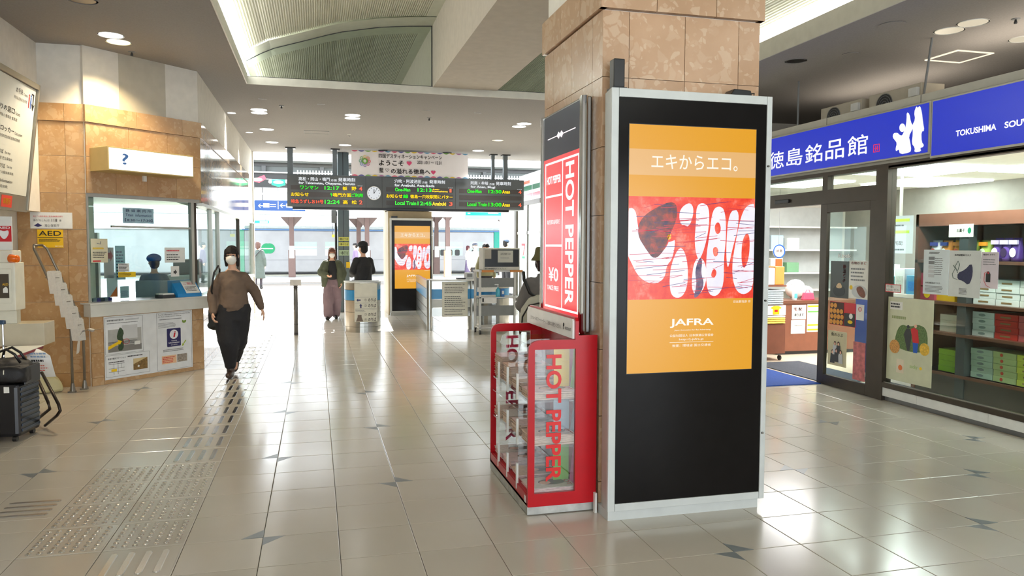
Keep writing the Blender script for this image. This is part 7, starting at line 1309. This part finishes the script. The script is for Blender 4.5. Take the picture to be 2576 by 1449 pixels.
# --- the woman in the olive jacket
t, j = figure('olive_woman', (.33, 16.7, 0), .05, 1.55, 'woman in an open olive jacket, black top and mauve baggy trousers beside the gate desk',
    dict(eA=(-.24, .0, 1.05), eB=(.24, .03, 1.04), wA=(-.12, -.16, .98), wB=(.20, -.06, .82), hA=(-.08, 0, .84), hB=(.08, 0, .84), aA=(-.10, -.12, .085), aB=(.08, .1, .085), kA=(-.10, -.10, .46), kB=(.09, 0, .455), fA=(-.3, -1, 0), cA=.9, pA=(.2, .2, 1)), head=(.0, .1), vox=.009)
face(j, brow=hbrown); hair(j, hbrown, long=.22, vox=.011)
g = G(); torso(g, j, [(.05, .125, .10, 0, -.01), (.5, .13, .105, 0, -.01), (.85, .12, .085, 0, -.005), (.97, .07, .065, 0, 0)]); blob('black_top', g, .012, M('top_black', (36, 36, 40), .8), t)
g = G()
for e, q in ((-1, 'A'), (1, 'B')): g.loft([((e * .15, .0, .70), .07, .12), ((e * .155, .0, .9), .08, .125), ((e * .14, .0, 1.1), .075, .12), ((e * .12, .01, 1.25), .06, .09)], 14); sleeve(g, j, q, (.085, .085, .062), .01)
g.loft([((0, .075, .70), .18, .06), ((0, .075, 1.0), .18, .065), ((0, .05, 1.26), .12, .06), ((0, .04, 1.31), .08, .05)], 16)
blob('olive_jacket', g, .012, M('jacket_olive', (76, 82, 64), .8, vary=.12, scale=12), t, disp=.025, dsc=.09)
g = G(); g.loft([((0, 0, .72), .15, .12), ((0, 0, .86), .125, .10)], 16); leg(g, j, 'A', (.105, .115, .105), .04); leg(g, j, 'B', (.105, .115, .105), .04); blob('trousers', g, .012, M('trouser_mauve', (122, 103, 110), .8, vary=.08), t, disp=.018, dsc=.1); shoe(j, black)
# --- the man in black with a cap behind the gate desk
t, j = figure('cap_man', (.885, 15.0, 0), math.pi + .5, 1.66, 'person in a black jacket and black cap seen from behind inside the gate desk', dict(eA=(-.21, -.02, 1.05), eB=(.21, -.02, 1.05), wA=(-.10, -.2, .98), wB=(.12, -.2, .98)), head=(.25, .1), vox=.010)
hair(j, hblack, fringe=False, vox=.011)
g = G(); torso(g, j, [(-.1, .18, .13, 0, 0), (.3, .175, .125, 0, 0), (.6, .185, .13, 0, 0), (.85, .15, .10, 0, 0), (1.0, .065, .065, 0, 0)]); sleeve(g, j, 'A', (.08, .07, .055)); sleeve(g, j, 'B', (.08, .07, .055)); blob('black_jacket', g, .012, M('jacket_black', (26, 26, 28), .75), t, disp=.015, dsc=.1)
g = G(); leg(g, j, 'A', (.10, .08, .06)); leg(g, j, 'B', (.10, .08, .06)); g.loft([((0, 0, .76), .15, .12), ((0, 0, .9), .14, .11)], 14); blob('trousers', g, .014, M('trouser_black', (30, 30, 34), .8), t); shoe(j, black)
hp_ = j['hp']; g = G(); g.ell(hp_(0, .015, .065), (.098, .108, .085), 18, j['R']); g.v = [v if v.z > hp_(0, 0, .045).z else Vector((v.x, v.y, hp_(0, 0, .045).z)) for v in g.v]; g.loft([(hp_(0, -.11, .05), .075, .075), (hp_(0, -.11, .06), .07, .07)], 16); blob('cap', g, .009, M('cap_black', (20, 20, 22), .7), t, it=2)
# --- the person with the backpack near the pillar
t, j = figure('backpack_person', (2.215, 7.25, 0), math.pi - .12, 1.56, 'person in a grey jacket and olive bucket hat with a backpack beside the pillar', dict(eA=(-.22, -.03, 1.03), eB=(.22, -.03, 1.03), wA=(-.15, -.22, .95), wB=(.15, -.22, .95)), head=(.1, .1), vox=.009)
hair(j, M('hair_dark_red', (54, 28, 28), .45, vary=.2, scale=60), bob=True, fringe=False, vox=.010)
g = G(); torso(g, j, [(-.15, .20, .15, 0, 0), (.2, .20, .145, 0, 0), (.6, .195, .135, 0, 0), (.85, .165, .105, 0, 0), (1.0, .075, .072, 0, 0), (1.06, .068, .066, 0, 0)]); sleeve(g, j, 'A', (.085, .078, .06)); sleeve(g, j, 'B', (.085, .078, .06)); blob('grey_jacket', g, .011, M('jacket_grey', (116, 112, 112), .8, vary=.06), t, disp=.014, dsc=.1)
g = G(); leg(g, j, 'A', (.10, .08, .06)); leg(g, j, 'B', (.10, .08, .06)); g.loft([((0, 0, .72), .15, .12), ((0, 0, .9), .14, .11)], 14); blob('trousers', g, .014, M('trouser_grey', (70, 70, 76), .8), t); shoe(j, black)
hp_ = j['hp']; g = G(); b0 = hp_(0, .01, .045); g.loft([(b0 - Vector((0, 0, .035)), .135, .145), (b0 - Vector((0, 0, .03)), .135, .145), (b0 + Vector((0, 0, .02)), .1, .11), (b0 + Vector((0, 0, .09)), .088, .095), (b0 + Vector((0, 0, .105)), .07, .075)], 20); blob('bucket_hat', g, .009, M('hat_olive', (98, 92, 56), .8), t, it=2)
B0 = Vector((2.09, 6.985, .72)); t = thing('backpack', tuple(B0), 'pale grey beige backpack with black straps hanging low on the back of the hatted person', 'backpack'); bk = M('backpack_beige', (190, 188, 176), .75, vary=.06)
g = G(); g.loft([(B0 + Vector((-.05, -.0, .05)), .15, .085), (B0 + Vector((-.05, -.01, .12)), .16, .10), (B0 + Vector((-.03, 0, .27)), .155, .09), (B0 + Vector((0, .01, .37)), .11, .06), (B0 + Vector((.02, .02, .40)), .05, .04)], 18); blob('body', g, .010, bk, t, it=3, disp=.008, dsc=.08).location = -B0
g = G(); g.tube([B0 + Vector(p) for p in ((-.20, -.07, .06), (-.195, -.085, .2), (-.13, -.09, .31), (-.03, -.09, .33), (.05, -.095, .25), (.10, -.08, .1))], .008, 6); g.build('zip', black, t, smooth=True)
for pts in (((-.03, .02, .38), (-.09, .03, .42), (-.14, .06, .55), (-.13, .12, .62)), ((.02, .0, .39), (.10, .05, .50), (.17, .10, .60), (.2, .2, .66))): g = G(); g.tube([B0 + Vector(p) for p in pts], .017, 8); g.build('strap', black, t, smooth=True)
# --- people farther out
def simple(loc, rot, H, label, top, low, hairm_, long=False, hat=None, mask=False, coat=False, skirt=False, vox=.016, grp=None, longhair=0, facing=True, J=None):
    t, j = figure('p', loc, rot, H, label, J, vox=vox * .9)
    hair(j, hairm_, bob=bool(longhair), vox=vox, fringe=hat is None)
    if facing: face(j, mask)
    g = G(); torso(g, j, [(-.6 if coat else -.12, .20 if coat else .17, .16 if coat else .125, 0, 0), (.0, .18, .135, 0, 0), (.5, .165, .12, 0, 0), (.85, .14, .095, 0, 0), (1.0, .065, .065, 0, 0)])
    if coat: s = j['s']; g.loft([((0, 0, .36 * s), .235 * s, .19 * s), ((0, 0, .6 * s), .21 * s, .165 * s), ((0, 0, .9 * s), .18 * s, .13 * s)], 16)
    sleeve(g, j, 'A', (.075, .066, .055)); sleeve(g, j, 'B', (.075, .066, .055)); blob('coat' if coat else 'shirt', g, vox, top, t, disp=.014, dsc=.1)
    g = G(); s = j['s']
    if skirt: g.loft([((0, 0, .13 * s), .22 * s, .18 * s), ((0, 0, .5 * s), .18 * s, .15 * s), ((0, 0, .92 * s), .13 * s, .10 * s)], 16); blob('skirt', g, vox, low, t, disp=.02, dsc=.08)
    else:
        r_ = (.09, .065, .05) if not coat else (.07, .05, .04); leg(g, j, 'A', r_); leg(g, j, 'B', r_); g.loft([((0, 0, .78 * s), .14 * s, .11 * s), ((0, 0, .9 * s), .14 * s, .11 * s)], 12); blob('trousers', g, vox, low, t)
    shoe(j, black, .05 if coat else 0)
    if hat: hp_ = j['hp']; g = G(); g.ell(hp_(0, .01, .07), (.10, .105, .07), 16, j['R']); g.loft([(hp_(0, -.1, .055), .07, .07), (hp_(0, -.1, .065), .065, .065)], 14); blob('cap', g, .012, hat, t, it=2)
    return t, j
t, j = simple((-2.03, 28.7, 0), math.pi - .2, 1.72, 'woman in a long grey green coat seen from behind on the platform', M('coat_sage', (66, 76, 72), .8, vary=.08), M('tights', (50, 42, 50), .7), M('hair_chestnut', (70, 42, 32), .6), coat=True, longhair=1, facing=False)
t2 = thing('crossbody_bag', (-2.2, 28.6, 1.0), 'small black bag with a diagonal strap on the grey coated woman', 'bag'); g = G(); g.ell((-2.26, 28.66, .92), (.06, .09, .11), 12); g.build('body', black, t2, smooth=True); g = G(); g.tube([(-2.25, 28.6, 1.0), (-2.16, 28.515, 1.14), (-2.0, 28.51, 1.33), (-1.88, 28.6, 1.46)], .02, 6); g.build('strap', black, t2, smooth=True)
simple((8.12, 41.0, 0), -math.pi / 2 + math.pi + .2, 1.6, 'woman in a white top and long purple skirt standing by the train', M('top_white', (246, 244, 240), .7), M('skirt_purple', (120, 106, 136), .8), M('hair_wine', (90, 34, 44), .5), skirt=True, longhair=1, mask=True)
simple((4.12, 18.5, 0), .3, 1.66, 'man with short black hair and an olive vest over white just behind the television', M('vest_olive', (120, 116, 84), .7), M('trouser_black', (30, 30, 34)), hblack)
simple((5.30, 25.5, 0), .2, 1.70, 'person in a dark cap partly hidden behind the television', M('shirt_pale', (220, 222, 224), .7), M('trouser_black', (30, 30, 34)), hblack, hat=M('cap_navy', (40, 48, 66), .6))
simple((5.85, 23.3, 0), math.pi / 2 + .4, 1.80, 'station attendant in a navy cap beside the teal train end', M('uniform_pale', (226, 230, 234), .6), M('trouser_black', (30, 30, 34)), hblack, hat=M('cap_uniform', (62, 78, 100), .6))
simple((1.68, 34, 0), -math.pi / 2, 1.70, 'man in a purple shirt glimpsed left of the black cap', M('shirt_purple', (110, 92, 120), .7), M('trouser_black', (30, 30, 34)), hblack)
# clerk inside the booth
t, j = simple((-2.22, 11.6, 0), math.pi + .4, 1.45, 'clerk in a grey jacket and blue headwear seated with their back to the booth window', M('clerk_grey', (120, 130, 146), .7), M('trouser_black', (30, 30, 34)), hblack, hat=M('cap_blue', (26, 80, 150), .8), facing=False, J=dict(kA=(-.10, -.36, .60), kB=(.10, -.36, .60), aA=(-.10, -.34, .2), aB=(.10, -.34, .2)))
t = thing('office_chair', (-2.2, 11.45, 0), 'pale office chair under the booth clerk', 'chair'); G().box(-2.42, -1.98, 11.36, 11.39, .62, 1.10).build('backrest', M('chair_grey', (150, 162, 172), .5), t, bevel=.03); G().box(-2.43, -1.97, 11.4, 11.8, .62, .68).build('seat', M('chair_grey', (150, 162, 172)), t, bevel=.02); G().cyl((-2.2, 11.6, .06), (-2.2, 11.6, .62), .03).build('stem', chrome, t)
for k in range(5): a = k * 2 * math.pi / 5; G().box(-.02, .02, 0, .27, .03, .06).build('leg', black, t) if False else G().tube([(-2.2, 11.6, .06), (-2.2 + .26 * math.cos(a), 11.6 + .26 * math.sin(a), .03)], .02, 6).build('leg', black, t)
